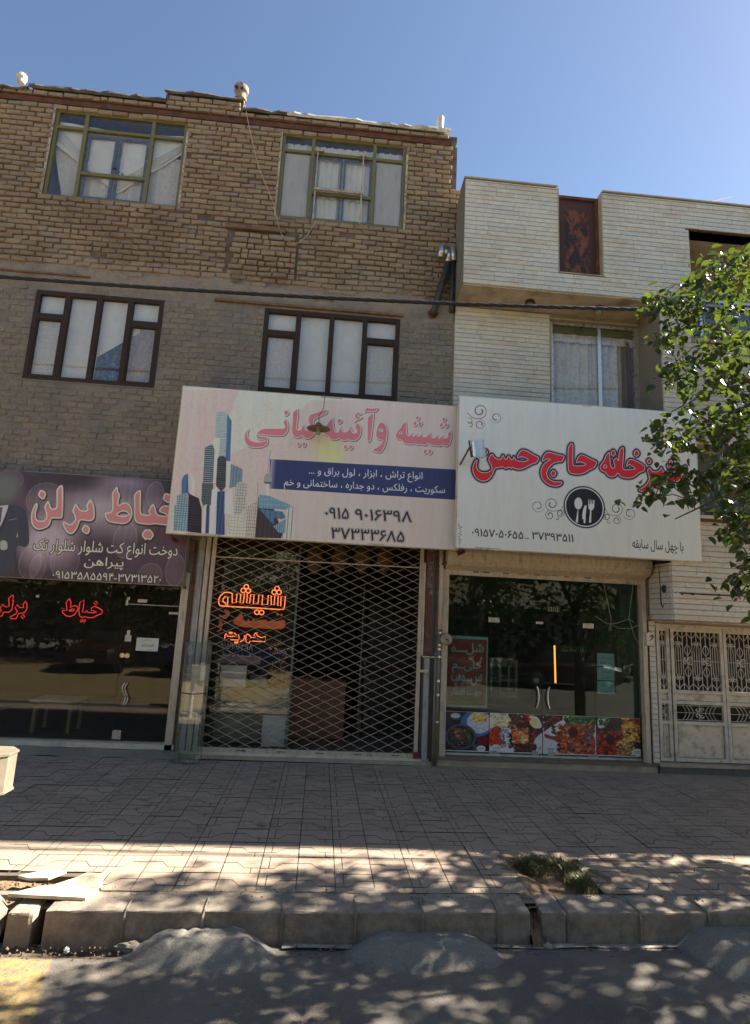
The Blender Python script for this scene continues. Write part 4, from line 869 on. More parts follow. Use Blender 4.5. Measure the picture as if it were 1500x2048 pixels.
# ------------------------------------------------------------ gate
M_gate = plain('gate_paint', (.56, .55, .51), .5, var=.1, grime=(.25, .18, .12), gs=5)
GT = thing('iron_gate', 'cream painted iron double gate with scrollwork grilles over solid lower panels', 'gate', (6.5, D, .145))
yg = D+.02
def scroll(mb, cx, cz, r, a0, turns, th=.009):
    mb.tube([(cx+(r*(1-.75*t))*math.cos(a0+turns*6.283*t), yg+.02, cz+(r*(1-.75*t))*math.sin(a0+turns*6.283*t)) for t in [i/12 for i in range(13)]], th, 5)
def leaf(x0, x1, side, label):
    z0, z1 = .16, 2.14; mb = MB(); w_ = .05
    frame_rect(mb, x0, x1, z0, z1, w_, yg, yg+.05)
    zz = [.74, .98, 1.13]                    # bottom panel top, small grille top, mid panel top
    za, zb, zc = z0+.56, z0+.86, z0+1.02
    for z in (za, zb, zc): mb.box(x0+w_, x1-w_, yg+.001, yg+.049, z-.025, z+.025)
    lf = obj('gate_leaf', mb, M_gate, GT, label=label)
    q = MB(); q.bbox(x0+w_, x1-w_, yg+.025, yg+.04, z0+w_, za-.025, .01); frame_rect(q, x0+w_+.02, x1-w_-.02, z0+w_+.02, za-.045, .012, yg+.015, yg+.026); obj('lower_panel', q, M_whitep, lf)
    q = MB(); q.bbox(x0+w_, x1-w_, yg+.025, yg+.04, zb+.025, zc-.025, .01); obj('middle_panel', q, M_whitep, lf)
    q = MB(); a, b = x0+w_, x1-w_; n = max(1, round((b-a)/.15)); dx = (b-a)/n; y = yg+.02
    lo, hi = zc+.025, z1-w_; mid = (lo+hi)/2
    for i in range(1, n): q.tube([(a+i*dx, y, lo), (a+i*dx, y, hi)], .006, 5)
    q.tube([(a, y, mid), (b, y, mid)], .005, 5)
    for i in range(n):
        c = a+(i+.5)*dx; h = dx/2; q.tube([(c, y, lo), (c, y, hi)], .006, 5)
        for sg in (1, -1):
            e = hi if sg > 0 else lo
            for s2 in (1, -1): q.tube([(c+s2*h*math.sin(t*1.57), y, e-sg*(.02+.13*(1-math.cos(t*1.57)) if False else .13*(1-t)+.0*t)-sg*.0) if False else (c+s2*h*t, y, e-sg*(.0+.10*t**.6)) for t in (0, .25, .5, .75, 1)], .006, 5)
            if i % 2 == 0:
                for s2 in (1, -1): scroll(q, c+s2*.036, e-sg*.17, .032, 0 if s2 > 0 else math.pi, sg*s2*-.9); q.tube([(c+s2*.012, y, e-sg*.18), (c+s2*.04, y, e-sg*.26), (c+s2*.04, y, mid)], .006, 5)
            else:
                for s2 in (1, -1): scroll(q, c+s2*.036, mid+sg*.035, .032, 0, sg*s2*.9); q.tube([(c+s2*.05*math.sin(t*3.14), y, mid+sg*(.08+.17*t)) for t in (0, .2, .4, .6, .8, 1)], .006, 5)
    obj('upper_grille', q, M_gate, lf)
    q = MB(); lo, hi = za+.025, zb-.025; mid = (lo+hi)/2; c = (a+b)/2
    for t in (lo+.02, hi-.02, mid): q.tube([(a, y, t), (b, y, t)], .005, 5)
    q.tube([(c, y, lo), (c, y, hi)], .006, 5)
    for s1 in (1, -1):
        for s2 in (1, -1): scroll(q, c+s1*.035, mid+s2*.045, .035, 0, s1*s2*.9)
        if b-a > .3:
            for k in range(3): q.tube([(c+s1*(.09+k*.06+.07*t), y, mid+(.0+.11*t**.7)) for t in (0, .5, 1)], .005, 5); q.tube([(c+s1*(.09+k*.06+.07*t), y, mid-(.0+.11*t**.7)) for t in (0, .5, 1)], .005, 5)
    obj('middle_grille', q, M_gate, lf)
leaf(5.10, 5.31, 0, 'narrow fixed side panel of the gate'); leaf(5.335, 6.19, 1, None); leaf(6.2, 7.06, 1, None); leaf(7.07, 7.93, 1, None); leaf(7.94, 8.78, 1, None)
mb = MB(); mb.box(5.09, 8.8, yg-.005, yg+.06, 2.14, 2.2); obj('head_rail', mb, M_gate, GT)
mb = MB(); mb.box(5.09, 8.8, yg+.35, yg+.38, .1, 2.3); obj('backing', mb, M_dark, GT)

# ------------------------------------------------------------ restaurant front
RF = thing('restaurant_front', 'glazed restaurant front with cream roller shutter box and green tinted glass', 'shopfront', (3.3, D, .13))
mb = MB(); prof = [(D+.2, 2.86), (D-.0, 2.86), (D-.16, 2.93), (D-.24, 3.02), (D-.25, 3.12), (D-.2, 3.3), (D+.2, 3.3)]; n = len(prof)
mb.add([(1.72, y, z) for y, z in prof]+[(4.93, y, z) for y, z in prof], [tuple(range(n))[::-1], tuple(range(n, 2*n))]+[(i, (i+1) % n, n+(i+1) % n, n+i) for i in range(n)])
obj('shutter_box', mb, M_cream, RF)
for z in (2.96, 3.05): mb = MB(); mb.tube([(1.72, D-.235 if z > 3 else D-.19, z), (4.93, D-.235 if z > 3 else D-.19, z)], .006, 5); obj('box_bead', mb, M_cream, RF)
mb = MB(); mb.box(1.78, 4.87, D+.0, D+.06, 2.79, 2.86); hdr = obj('header_rail', mb, M_cream, RF)
mb = MB(); mb.box(1.70, 1.79, D-.01, D+.1, .13, 2.87); obj('shutter_guide', mb, M_cream, RF)
mb = MB(); mb.box(4.865, 4.935, D-.01, D+.1, .13, 2.87); obj('shutter_guide', mb, M_cream, RF)
mb = MB(); mb.tube([(4.93, D-.1, 2.95), (4.95, D-.1, 2.95), (4.955, D-.1, 3.1)], .012, 6); obj('box_cable', mb, M_black, RF)
YG = 8.75
ge = [1.79, 2.49, 3.315, 4.16, 4.865]
for i in range(4):
    mb = MB(); mb.box(ge[i]+.003, ge[i+1]-.003, YG, YG+.01, .16, 2.12); d_ = obj('glass_door' if i in (1, 2) else 'glass_panel', mb, M_ggreen, RF)
    if i in (1, 2):
        h = MB(); s1 = 1 if i == 1 else -1; hx = 3.315-s1*.09
        h.tube([(hx+s1*(.05*math.cos(t)-.03), YG-.04, 1.0+.17*math.sin(t)) for t in [-1.2+.3*k for k in range(9)]], .011, 8); obj('door_handle', h, M_alu, d_)
mb = MB(); mb.box(1.79, 4.865, YG, YG+.01, 2.126, 2.79); obj('glass_transom', mb, M_ggreen, RF)
for x0, z0, w_, h_ in ((2.46, 2.09, .17, .08), (3.22, 2.1, .11, .04), (3.98, 2.07, .17, .08), (2.49, .14, .15, .06), (3.15, .14, .1, .08), (3.4, .14, .1, .08), (4.02, .14, .16, .05)):
    mb = MB(); mb.bbox(x0, x0+w_, YG-.015, YG+.02, z0, z0+h_, .004); obj('glass_clamp', mb, M_alu, RF)
mb = MB(); mb.box(1.8, 4.9, YG-.03, YG+.04, .13, .155); obj('threshold', mb, M_whitep, RF)
def room(parent, x0, x1, z0, z1, y0, y1, m, mf, name='interior'):
    mb = MB(); mb.box(x0-.1, x0, y0, y1, z0, z1); mb.box(x1, x1+.1, y0, y1, z0, z1); mb.box(x0, x1, y1, y1+.1, z0, z1); mb.box(x0, x1, y0, y1, z1, z1+.1); obj(name, mb, m, parent)
    mb = MB(); mb.box(x0, x1, y0, y1, z0-.1, z0); obj(name+'_floor', mb, mf, parent)
room(RF, 1.7, 4.95, .13, 3.0, YG+.02, YG+5, plain('restaurant_wall', (.2, .24, .2), .9, var=.2, ns=1), M_darkf)
# stickers on the header
for i, (px, w_, c) in enumerate(((952, 11, (.12, .12, .14)), (972, 15, (.1, .1, .1)), (1012, 13, (.15, .15, .15)), (1043, 12, (.4, .15, .08)), (1074, 15, (.12, .12, .12)), (1092, 14, (.2, .18, .14)), (1109, 13, (.1, .1, .1)), (1133, 12, (.45, .1, .13)), (1175, 15, (.06, .17, .2)))):
    p = at(px, 1143+(px-950)*.045, D); mb = MB(); mb.box(p[0]-w_/260, p[0]+w_/260, D-.003, D, p[2]-.018-(.015 if i > 6 else 0), p[2]+.02+(.01 if i > 6 else 0)); obj('sticker', mb, plain('sticker_%d' % i, c, .5, var=.4, ns=50), hdr)
# ------------------------------------------------------------ tailor front
TF = thing('tailor_shopfront', 'dark glazed tailor shopfront with a frameless glass door at its right', 'shopfront', (-3.5, D, .15))
YT = D+.09
ed = [-8.0, -6.6, -5.15, -3.02, -2.36]
for i in range(len(ed)-1):
    if i < 3: mb = MB(); mb.box(ed[i]+.003, ed[i+1]-.003, YT, YT+.01, .17, 2.16 if i > 1 else 2.16); obj('glass_panel', mb, M_gshop, TF)
mb = MB(); mb.box(-3.017, -2.23, YT, YT+.01, .19, 2.16); dr = obj('glass_door', mb, M_gshop, TF)
mb = MB(); mb.box(-8, -2.23, YT, YT+.01, 2.166, 2.45); obj('glass_transom', mb, M_gshop, TF)
h = MB()
for s1 in (0, .035): h.tube([(-2.9+s1-.03*math.sin(t*6.28), YT-.035, .98-.3*t) for t in [k/8 for k in range(9)]], .008, 7)
obj('door_handle', h, M_galv, dr)
h = MB()
for dx in (-.035, .035): h.lathe((-2.96+dx, YT-.006, 1.36), [(.035, -.01), (.035, .006)], 16, 'y')
obj('lock', h, M_alu, dr)
h = MB(); h.box(-2.99, -2.9, YT-.01, YT, 1.56, 1.65); h.box(-2.97, -2.925, YT-.012, YT-.002, 1.65, 1.72); obj('latch_plate', h, M_whitep, dr)
for x0, z0, w_, h_ in ((-2.87, 2.13, .13, .05), (-3.04, 2.08, .03, .09), (-4.33, 2.13, .04, .04), (-3.03, 2.16, .04, .04), (-3.0, .2, .12, .12), (-2.4, 1.98, .14, .035)):
    h = MB(); h.bbox(x0, x0+w_, YT-.014, YT+.02, z0, z0+h_, .003); obj('glass_clamp', h, M_alu, TF)
h = MB(); h.tube([(-3.0, YT-.02, 2.1), (-2.2, YT-.02, 2.1)], .008, 6); obj('closer_rail', h, M_alu, TF)
h = MB(); h.box(-2.23, -2.125, D-.03, D+.14, .1, 2.6); obj('door_post', h, M_cream, TF)
h = MB(); h.box(-9, -2.1, D-.03, D+.14, .1, .17); obj('sill', h, M_marble, TF)
h = MB(); h.grid(lambda u, v: (-9.2+7.2*u, D-.03-.1*v-.02*math.sin(u*40)*v, .1*(1-v)**.7+.008*math.sin(u*55+v*4)), 80, 4); obj('mortar_fillet', h, M_conc, TF, smooth=True)
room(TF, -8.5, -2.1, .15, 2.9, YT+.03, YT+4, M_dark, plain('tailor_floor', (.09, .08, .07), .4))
h = MB(); h.box(-9, -2.1, D+.02, D+.08, 2.42, 2.62); obj('header', h, M_dark, TF)
# ------------------------------------------------------------ glazier front behind the grille
GF = thing('glazier_shopfront', 'glass front of the glazier shop behind the folding grille', 'shopfront', (-.3, D+.3, .1))
YZ = D+.32
for a, b in ((-1.98, -.55),): mb = MB(); mb.box(a, b, YZ, YZ+.008, .12, 3.1); obj('glass_panel', mb, glass('glazier_glass', (.9, .92, .92), .05, .01), GF)
mb = MB(); mb.box(-.56, -.53, YZ-.01, YZ+.03, .12, 3.1); mb.box(.55, .565, YZ+.9, YZ+.92, .12, 2.6); obj('glass_edge', mb, plain('glass_edge_green', (.1, .16, .15), .3), GF)
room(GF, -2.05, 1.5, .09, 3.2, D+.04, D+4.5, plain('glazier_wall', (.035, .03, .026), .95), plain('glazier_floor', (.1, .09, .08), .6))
mb = MB(); mb.box(-2.15, 1.62, D-.03, D+.35, .0, .055); obj('sill', mb, M_sill, GF); mb = MB(); mb.box(-2.0, 1.56, D-.01, D+.3, .055, .09); obj('upper_sill', mb, M_marble, GF)
# ------------------------------------------------------------ the three shop signs
def sign_box(name, label, x0, x1, z0, z1, Y, mface, art, mside, depth=.09, wob=.007, wear=None):
    t = thing(name, label, 'shop sign', ((x0+x1)/2, Y, z0), 'printed signs over the shops')
    art.sheet('printed_banner', mface, t, Y, wob=wob)
    mb = MB(); frame_rect(mb, x0-.012, x1+.012, z0-.012, z1+.012, .03, Y+.006, Y+depth); obj('frame', mb, mside, t)
    mb = MB(); mb.box(x0+.018, x1-.018, Y+.03, Y+.04, z0+.018, z1-.018); obj('back_sheet', mb, M_galv, t)
    return t
# --- pink
PX = dict(x0=-2.40, x1=1.80, z0=3.125, z1=5.335, Y=8.1)
A = Art(PX['x0'], PX['x1'], PX['z0'], PX['z1'], 8.1, 300, (206, 184, 174))
h, wd = A.h, A.w; U = A.xx/wd; V = A.yy/h
stre = vnoise(1, wd, 14, 3, 5)[0][None]*.6+vnoise(h, wd, 260, 8, 3)*.4
A.a = np.array([216, 194, 181.])+np.zeros_like(A.a); pk = np.clip((V-.45)*1.6, 0, 1)*.8+np.clip(.22-U, 0, 1)*2; pk = np.clip(pk, 0, 1)
for _p, c, o in (([(341, 1063), (341, 960), (560, 865), (620, 800), (760, 800), (925, 812), (925, 1100)], (214, 178, 172), .35), ([(590, 1070), (760, 1010), (925, 940), (925, 1100)], (214, 180, 172), .5), ([(360, 780), (480, 780), (440, 880), (345, 1000)], (210, 176, 172), .5)):
    A.fill([A.px(_p)], c, raw=True, lim=3, op=o)
A.a = A.a*(1-.55*pk[..., None])+np.array([222, 178, 172.])*.55*pk[..., None]
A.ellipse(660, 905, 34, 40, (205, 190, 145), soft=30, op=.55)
A.a *= (.95+.09*stre[..., None])
band_ = [(540, 918), (925, 940), (921, 1000), (538, 977)]; A.fill([A.px(band_)], (44, 52, 94), raw=True)
fade = A.px([(540, 950)])[0][0]; fm = np.clip((fade+26-A.xx)/26, 0, 1)*(A.xx > fade-1)*(A.sdf([A.px(band_)], 3) < 0); A.blend(fm*.8, (190, 175, 185))
# skyline print
sk = (340, 810, 5.769)
def zp(*p): return zoomed(*sk, *p)
def bld(poly, base, rows=0, cols=0, dk=(30, 40, 55), th=1.6, op=.75):
    th *= 1.5; rows = int(rows*.8); cols = int(cols*.75); P = A.px(zp(poly)[0]); A.fill([P], base, raw=True, lim=2); d = A.sdf([P], 2) < 0
    x0, y0 = P.min(0); x1, y1 = P.max(0)
    if rows: A.blend(d*((A.yy-y0) % ((y1-y0)/rows) < th)*op, dk)
    if cols: A.blend(d*((A.xx-x0) % ((x1-x0)/cols) < th)*op*.8, dk)
CR = (205, 198, 180); BL = (78, 122, 150); DB = (44, 66, 100); DKB = (38, 32, 38)
bld([(520,370),(540,90),(600,70),(660,95),(710,180),(695,650),(560,650),(560,390)], (165, 176, 172), 40, 0, (70, 100, 125), 1.4, .6); bld([(640,640),(665,110),(712,190),(695,650)], (72, 108, 145), 0, 3)
bld([(375,890),(400,480),(490,430),(525,375),(580,380),(560,640),(520,900)], CR, 0, 0); bld([(378,900),(402,490),(490,450),(515,520),(495,890)], (120, 135, 145), 24, 0, (35, 42, 55), 2.6, .9)
bld([(530,930),(548,620),(570,590),(625,590),(650,620),(645,940),(590,1000)], (50, 48, 52), 22, 0, (120, 140, 155), 1.2, .6)
bld([(130,1020),(135,870),(160,810),(205,790),(215,1010),(240,1040)], (70, 105, 140), 0, 3); bld([(250,880),(240,800),(215,790),(260,800),(290,860),(275,1060),(250,1050)], (195, 192, 184))
bld([(60,1450),(80,1040),(200,1010),(215,1460)], (138, 165, 172), 22, 9, (55, 75, 95), 1.8, .7); bld([(200,1460),(212,1020),(330,1075),(365,1200),(360,1480)], DKB, 18, 0, (75, 65, 70), 1, .5); bld([(40,1450),(50,1160),(72,1160),(68,1450)], (120, 150, 165), 14)
bld([(360,1100),(368,900),(500,900),(480,1150),(390,1180)], (90, 100, 100), 14, 8, (35, 40, 45)); bld([(365,1475),(390,1160),(425,1140),(440,1480)], CR); bld([(405,1480),(420,1160),(455,1160),(445,1480)], DB)
bld([(450,1480),(480,980),(540,940),(560,1490)], (215, 210, 195), 0, 3, (150, 150, 150)); bld([(525,1490),(545,1000),(630,990),(630,1500)], DB, 0, 4, (110, 130, 150)); 
bld([(640,980),(650,660),(700,650),(720,690),(690,970)], CR); bld([(685,960),(705,680),(840,740),(830,900),(760,940)], (110, 130, 145), 0, 6, (60, 70, 80)); bld([(625,1250),(635,990),(720,965),(730,1270)], (215, 208, 192), 0, 0)
bld([(735,1270),(760,910),(815,880),(890,920),(880,1180),(800,1260)], (180, 178, 168), 16, 7, (90, 100, 105), 1.3); bld([(655,1500),(690,1310),(870,1230),(875,1520),(650,1510)], (200, 194, 178), 10, 8, (120, 120, 120), 1.2, .5)
bld([(870,1520),(880,1180),(1010,1100),(1030,1180),(985,1530)], (188, 180, 165), 14, 10, (95, 90, 90), 1.4, .7); bld([(980,1530),(1020,1060),(1200,1200),(1300,1480),(1280,1540)], (58, 46, 50), 0, 8, (110, 100, 98), 1.3, .5)
bld([(1025,1090),(1030,1030),(1150,1050),(1380,1150),(1430,1190),(1400,1210),(1020,1190)], (100, 138, 160), 4, 16, (175, 185, 185), 1, .6); bld([(1030,1200),(1300,1230),(1340,1300),(1290,1320),(1200,1300),(1190,1380)], (75, 110, 140), 0, 7); bld([(1290,1530),(1350,1190),(1400,1170),(1440,1260),(1435,1545),(1290,1535)], (190, 188, 178), 0, 5, (60, 85, 105), 3)
bld([(1190,1400),(1340,1310),(1330,1480),(1250,1470)], (120, 150, 165), 0, 9)
bld([(1105,1030),(1110,890),(1145,890),(1140,1040)], (208, 202, 188)); A.fill([A.px(zp([(1080,880),(1085,830),(1110,790),(1155,795),(1175,850),(1170,900),(1120,890)])[0])], (150, 148, 145), raw=True); bld([(1080,885),(1178,890),(1160,912),(1095,905)], (80, 80, 90))
for a_, b_ in (((1125, 790), (1160, 520)), ((1010, 1090), (1013, 900))): A.line(zoomed(*sk, [a_, b_])[0], 1.6, (110, 95, 100))
A.a *= (1-.05*(vnoise(h, wd, 6, 31, 2)[..., None] > .62)*(U[..., None] < .42))
# lettering
PP = [chaikin(A.px(p), 2) for p in PINK]; d = A.sdf(PP, 16); dh = A.sdf([chaikin(A.px(p), 1) for p in PINKH], 16)
dd = np.maximum(d, -dh)
sh = np.roll(np.roll(dd, 3, 0), 3, 1); A.blend(np.clip((2.2-sh)/2.5+.3, 0, 1)*.85, (62, 62, 52)); A.layered(dd, [(1.2, .3, (228, 204, 190), 1), (-2.6, .3, (203, 110, 118), 1)])
W_ = (222, 214, 204)
A.text('انواع تراش ، ابزار ، لول براق و ...', (618, 947), (845, 958), 14, W_, .3); A.text('سکوریت ، رفلکس ، دو جداره ، ساختمانی و خم', (568, 970), (890, 986), 14, W_, .3)
num = [(3.2, .6, (150, 132, 126), .9), (1.6, .3, (232, 215, 200), 1)]
A.text('۰۹۱۵', (650, 1036), (697, 1038), 21, (44, 38, 38), 1.3, [(4.6, .6, (60, 52, 50), .8), (3.4, .3, (226, 208, 196), 1)]); A.text('۹۰۱۶۳۹۸', (710, 1039), (823, 1044), 21, (44, 38, 38), 1.3, [(4.6, .6, (60, 52, 50), .8), (3.4, .3, (226, 208, 196), 1)])
A.text('۳۷۳۳۳۶۸۵', (662, 1076), (808, 1084), 21, (44, 38, 38), 1.3, [(4.6, .6, (60, 52, 50), .8), (3.4, .3, (226, 208, 196), 1)])
lc = A.px([(361, 900)])[0][0]; A.blend(np.clip((lc*.55-A.xx)/3, 0, 1)*.8, (190, 180, 165))
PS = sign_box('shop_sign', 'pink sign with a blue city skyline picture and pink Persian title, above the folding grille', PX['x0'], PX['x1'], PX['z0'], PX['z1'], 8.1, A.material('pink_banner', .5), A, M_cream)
for a_, b_ in (((1.8, 8.12, 3.12), (1.95, 8.58, 3.1)), ((1.95, 8.3, 3.13), (1.62, 8.58, 2.9)), ((-2.35, 8.15, 3.1), (-2.35, 8.6, 3.0)), ((1.4, 8.15, 5.3), (1.4, 8.62, 5.1))):
    mb = MB(); mb.bar(a_, b_, .035); obj('bracket', mb, M_rust, PS)
# --- white
QX = dict(x0=1.735, x1=5.43, z0=3.135, z1=5.43, Y=7.9)
A = Art(QX['x0'], QX['x1'], QX['z0'], QX['z1'], 7.9, 300, (197, 194, 190)); h, wd = A.h, A.w
A.a *= (.97+.05*vnoise(1, wd, 30, 5, 4)[0][None, :, None]); 
for px_ in (1094, 1256): A.line([(px_, 790), (px_+2, 1130)], 1.2, (176, 174, 172))
PP = [chaikin(A.px(p), 2) for p in WHITE]; d = np.maximum(A.sdf(PP, 18), -A.sdf([A.px(p) for p in WHITEH], 18))
A.layered(d, [(9, 7, (96, 78, 104), .75), (7.2, 2.5, (34, 30, 42), 1), (.6, .3, (225, 214, 204), 1), (-2.2, .3, (187, 30, 40), 1)])
# emblem: plate with cutlery and scrolls
c0 = A.px([(1168.6, 1014)])[0]; cx, cz = 1168.6, 1014; rr = A.px([(1208.6, 1014)])[0][0]-c0[0]
def disc(r, col, soft=.7): dq = np.hypot(A.xx-c0[0], A.yy-c0[1])-r; A.blend(.5-dq/soft, col)
BK = (26, 24, 26); disc(rr*1.04, (40, 42, 52)); disc(rr*.97, (222, 220, 214)); disc(rr*.915, BK)
E_ = zoomed(1050, 960, 6.25, [(655, 375),(630, 520),(638, 530),(660, 532),(664, 375)], [(745, 318),(725, 360),(712, 430),(712, 485),(728, 492),(730, 540),(752, 540),(756, 440),(768, 320),(755, 312)], [(812, 375),(795, 535),(825, 530),(828, 375)],
            [(790, 240),(797, 240),(800, 300),(806, 300),(810, 242),(816, 242),(820, 302),(826, 302),(832, 244),(838, 244),(842, 304),(848, 304),(854, 248),(868, 250),(862, 345),(845, 372),(825, 382),(800, 370),(788, 340)])
A.fill([A.px(p) for p in E_[:3]], (208, 206, 200), raw=True, smooth=0); A.fill([A.px(E_[3])], (208, 206, 200), raw=True)
A.fill([A.px(p) for p in zoomed(1050, 960, 6.25, [(664+50*math.cos(t)*1., 292+(76 if math.sin(t) > 0 else 74)*math.sin(t)) for t in [k*.314 for k in range(20)]])], (208, 206, 200), raw=True)
def Z2(x, y): return 1050+x/6.25, 960+y/6.25
NV = (40, 38, 52)
for cx_, cy_, r0, r1, a0, tn, w0, w1 in ((335, 300, 88, 28, 1.6, 1.35, 1.6, 5.5), (160, 325, 82, 30, .3, 1.25, .9, 4.2), (310, 440, 62, 22, -1.2, -1.3, 1.2, 5), (440, 410, 52, 20, -.8, 1.3, 2, 5), (405, 475, 22, 12, 2.6, -.7, 2.5, 2),
                                         (1145, 360, 84, 28, 1.6, -1.35, 1.6, 5.5), (1310, 420, 82, 30, 2.9, -1.25, .9, 4.2), (1145, 500, 58, 22, -1.9, 1.3, 1.2, 5), (1020, 455, 48, 20, -2.2, -1.3, 2, 5), (1045, 520, 20, 12, .4, .7, 2.5, 2)):
    x_, y_ = Z2(cx_, cy_); curl(A, [(x_+(x-cx_)/6.25, y_+(y-cy_)/6.25, w_) for x, y, w_ in spiral(cx_, cy_, r0, r1, a0, tn, w0, w1)], NV, .85)
for s_ in ([(480, 320), (450, 370), (400, 385), (335, 388)], [(995, 350), (1040, 420), (1090, 440), (1145, 445)]): A.line([Z2(*p) for p in s_], 1.6, NV)
def Z3(x, y): return 920+x/15.755, 800+y/15.755
for cx_, cy_, r0, r1, a0, tn, w0, w1 in ((620, 350, 235, 75, 1.7, -1.35, 2.6, 9), (1130, 560, 185, 75, 2.9, -1.25, 1, 6.5), (620, 770, 165, 70, -1.6, 1.3, 1.6, 7), (300, 660, 95, 60, -2.2, .75, 2, 5), (320, 790, 80, 50, -1.6, .6, 4, 3)):
    x_, y_ = Z3(cx_, cy_); curl(A, [(x_+(x-cx_)/15.755, y_+(y-cy_)/15.755, w_) for x, y, w_ in spiral(cx_, cy_, r0, r1, a0, tn, w0, w1)], (120, 88, 72), .85)
A.line([Z3(240, 410), Z3(330, 510), Z3(450, 585), Z3(640, 600), Z3(780, 520)], 3, (120, 88, 72))
A.text('۰۹۱۵۷۰۵۰۶۵۵', (944, 1071), (1046, 1078), 15, BK, .5); A.text('–', (1050, 1080), (1058, 1080.5), 4, BK, .3); A.text('۳۷۳۹۳۵۱۱', (1064, 1078), (1146, 1084), 15, BK, .5)
A.text('با چهل سال سابقه', (1265, 1095), (1367, 1102), 18, BK, .2)
for k in range(9): A.line([(919+random.uniform(-3, 3), 1092-k*5), (921+random.uniform(-2, 4), 1089-k*5), (917+random.uniform(-2, 4), 1087-k*5)], 1.4, (50, 45, 50))
WS = sign_box('shop_sign', 'white sign with red Persian title and a black cutlery emblem, above the restaurant', QX['x0'], QX['x1'], QX['z0'], QX['z1'], 7.9, A.material('white_banner', .42), A, M_whitep, wob=.006)
for a_, b_ in (((1.85, 7.97, 3.12), (1.8, 8.6, 3.2)), ((3.4, 7.97, 5.38), (3.4, 8.63, 5.3))): mb = MB(); mb.bar(a_, b_, .03); obj('bracket', mb, M_rust, WS)
# --- purple
RX = dict(x0=-6.6, x1=-2.18, z0=2.40, z1=3.945, Y=8.4)
A = Art(-5.3, RX['x1'], RX['z0'], RX['z1'], 8.4, 300, (95, 80, 88)); h, wd = A.h, A.w
n1 = vnoise(h, wd, 240, 21, 3); n2 = vnoise(h, wd, 120, 22, 3)
A.a = np.array([30, 23, 27.])*(1-n1[..., None])+np.array([98, 74, 86.])*n1[..., None]
A.ellipse(215, 1020, 120, 45, (150, 140, 146), soft=90, op=.75); A.ellipse(95, 1080, 60, 50, (165, 150, 158), soft=60, op=.6); A.ellipse(255, 965, 60, 20, (130, 118, 136), soft=40, op=.6); A.ellipse(140, 955, 50, 22, (48, 38, 42), soft=45, op=.8); A.ellipse(335, 1080, 45, 60, (82, 62, 72), soft=50, op=.7)
for cx_, cy_, rx, ry in ((250, 1080, 22, 34), (60, 1125, 20, 30), (130, 1120, 26, 34), (300, 1150, 22, 22), (90, 1000, 34, 34), (75, 1135, 14, 24), (20, 960, 24, 20), (350, 1140, 18, 30), (310, 990, 16, 26)):
    c_ = A.px([(cx_, cy_)])[0]; kx = A.k/130; q_ = np.hypot((A.xx-c_[0])/(rx*kx), (A.yy-c_[1])/(ry*kx)); A.blend((q_ < 1)*.13, (200, 180, 195)); A.blend(np.clip(1-np.abs(q_-1)*rx*kx/2.2, 0, 1)*.35, (205, 190, 200))
A.a *= (.92+.14*vnoise(1, wd, 9, 6, 4)[0][None, :, None])
# suited figure print, its head out of focus
Zs = lambda *p: [(x/3.571, 920+y/3.571) for x, y in p]
A.ellipse(10, 978, 28, 30, (92, 94, 88), soft=50, op=.9)
A.fill([Zs((-160, 330), (60, 318), (150, 330), (190, 370), (205, 480), (210, 600), (175, 625), (115, 600), (112, 830), (-160, 830))], (50, 54, 66), smooth=2)
A.fill([Zs((-30, 330), (62, 320), (40, 400), (5, 470), (-30, 500))], (165, 165, 168)); A.fill([Zs((-10, 340), (18, 335), (5, 440), (-14, 470))], (80, 62, 82)); A.fill([Zs((66, 325), (50, 400), (18, 480), (-12, 560), (-30, 560), (20, 440))], (38, 42, 52))
A.line(Zs((65, 428), (92, 424), (118, 418)), 3, (160, 110, 115)); A.fill([Zs((0, 572), (50, 575), (55, 640), (0, 645))], (150, 152, 150), smooth=1); A.fill([Zs((124, 515), (130, 545), (118, 556))], (170, 160, 160)); A.line(Zs((118, 350), (150, 420), (140, 520), (112, 600)), 2.2, (36, 40, 50)); A.line(Zs((112, 650), (114, 830)), 2, (38, 40, 50))
PP = [chaikin(A.px(p), 2) for p in PURP]; d = np.maximum(A.sdf(PP, 16), -A.sdf([A.px(p) for p in PURPH], 16))
sh = np.roll(np.roll(d, 4, 0), 3, 1); A.blend(np.clip((3.5-sh)/4+.2, 0, 1)*.9, (36, 22, 28)); A.layered(d, [(0, .3, (196, 182, 162), 1), (-3.2, .5, (212, 200, 182), 1), (-6.2, .4, (150, 100, 96), 1), (-7.2, .4, (186, 120, 122), 1)])
IV = (208, 200, 176); hl = [(3.6, 1, (52, 38, 42), .95)]
A.text('دوخت انواع کت شلوار شلوار تک', (66, 1099), (354, 1111), 22, IV, .6, hl); A.text('پیراهن', (168, 1130), (246, 1133), 17, IV, .6, hl); A.text('۰۹۱۵۳۵۸۵۵۹۴-۳۷۳۱۳۵۲۰', (104, 1156), (321, 1166), 15, IV, .5, hl)
t = thing('shop_sign', 'purple sign with a suited figure and pale Persian title, left of the pink sign', 'shop sign', (-4, 8.4, 2.4), 'printed signs over the shops')
A.sheet('printed_banner', A.material('purple_banner', .4), t, 8.4, wob=.004)
mb = MB(); mb.box(-7.5, -5.3, 8.4, 8.41, 2.4, 3.945); obj('printed_banner', mb, plain('purple_plain', (.13, .09, .11), .5), t)
mb = MB(); frame_rect(mb, -7.5, RX['x1']+.01, 2.39, 3.955, .025, 8.405, 8.55); obj('frame', mb, plain('sign_edge', (.3, .25, .2), .6), t)
mb = MB(); mb.bar((-2.2, 8.5, 2.42), (-2.16, 8.6, 2.36), .03); obj('bracket', mb, M_rust, t)

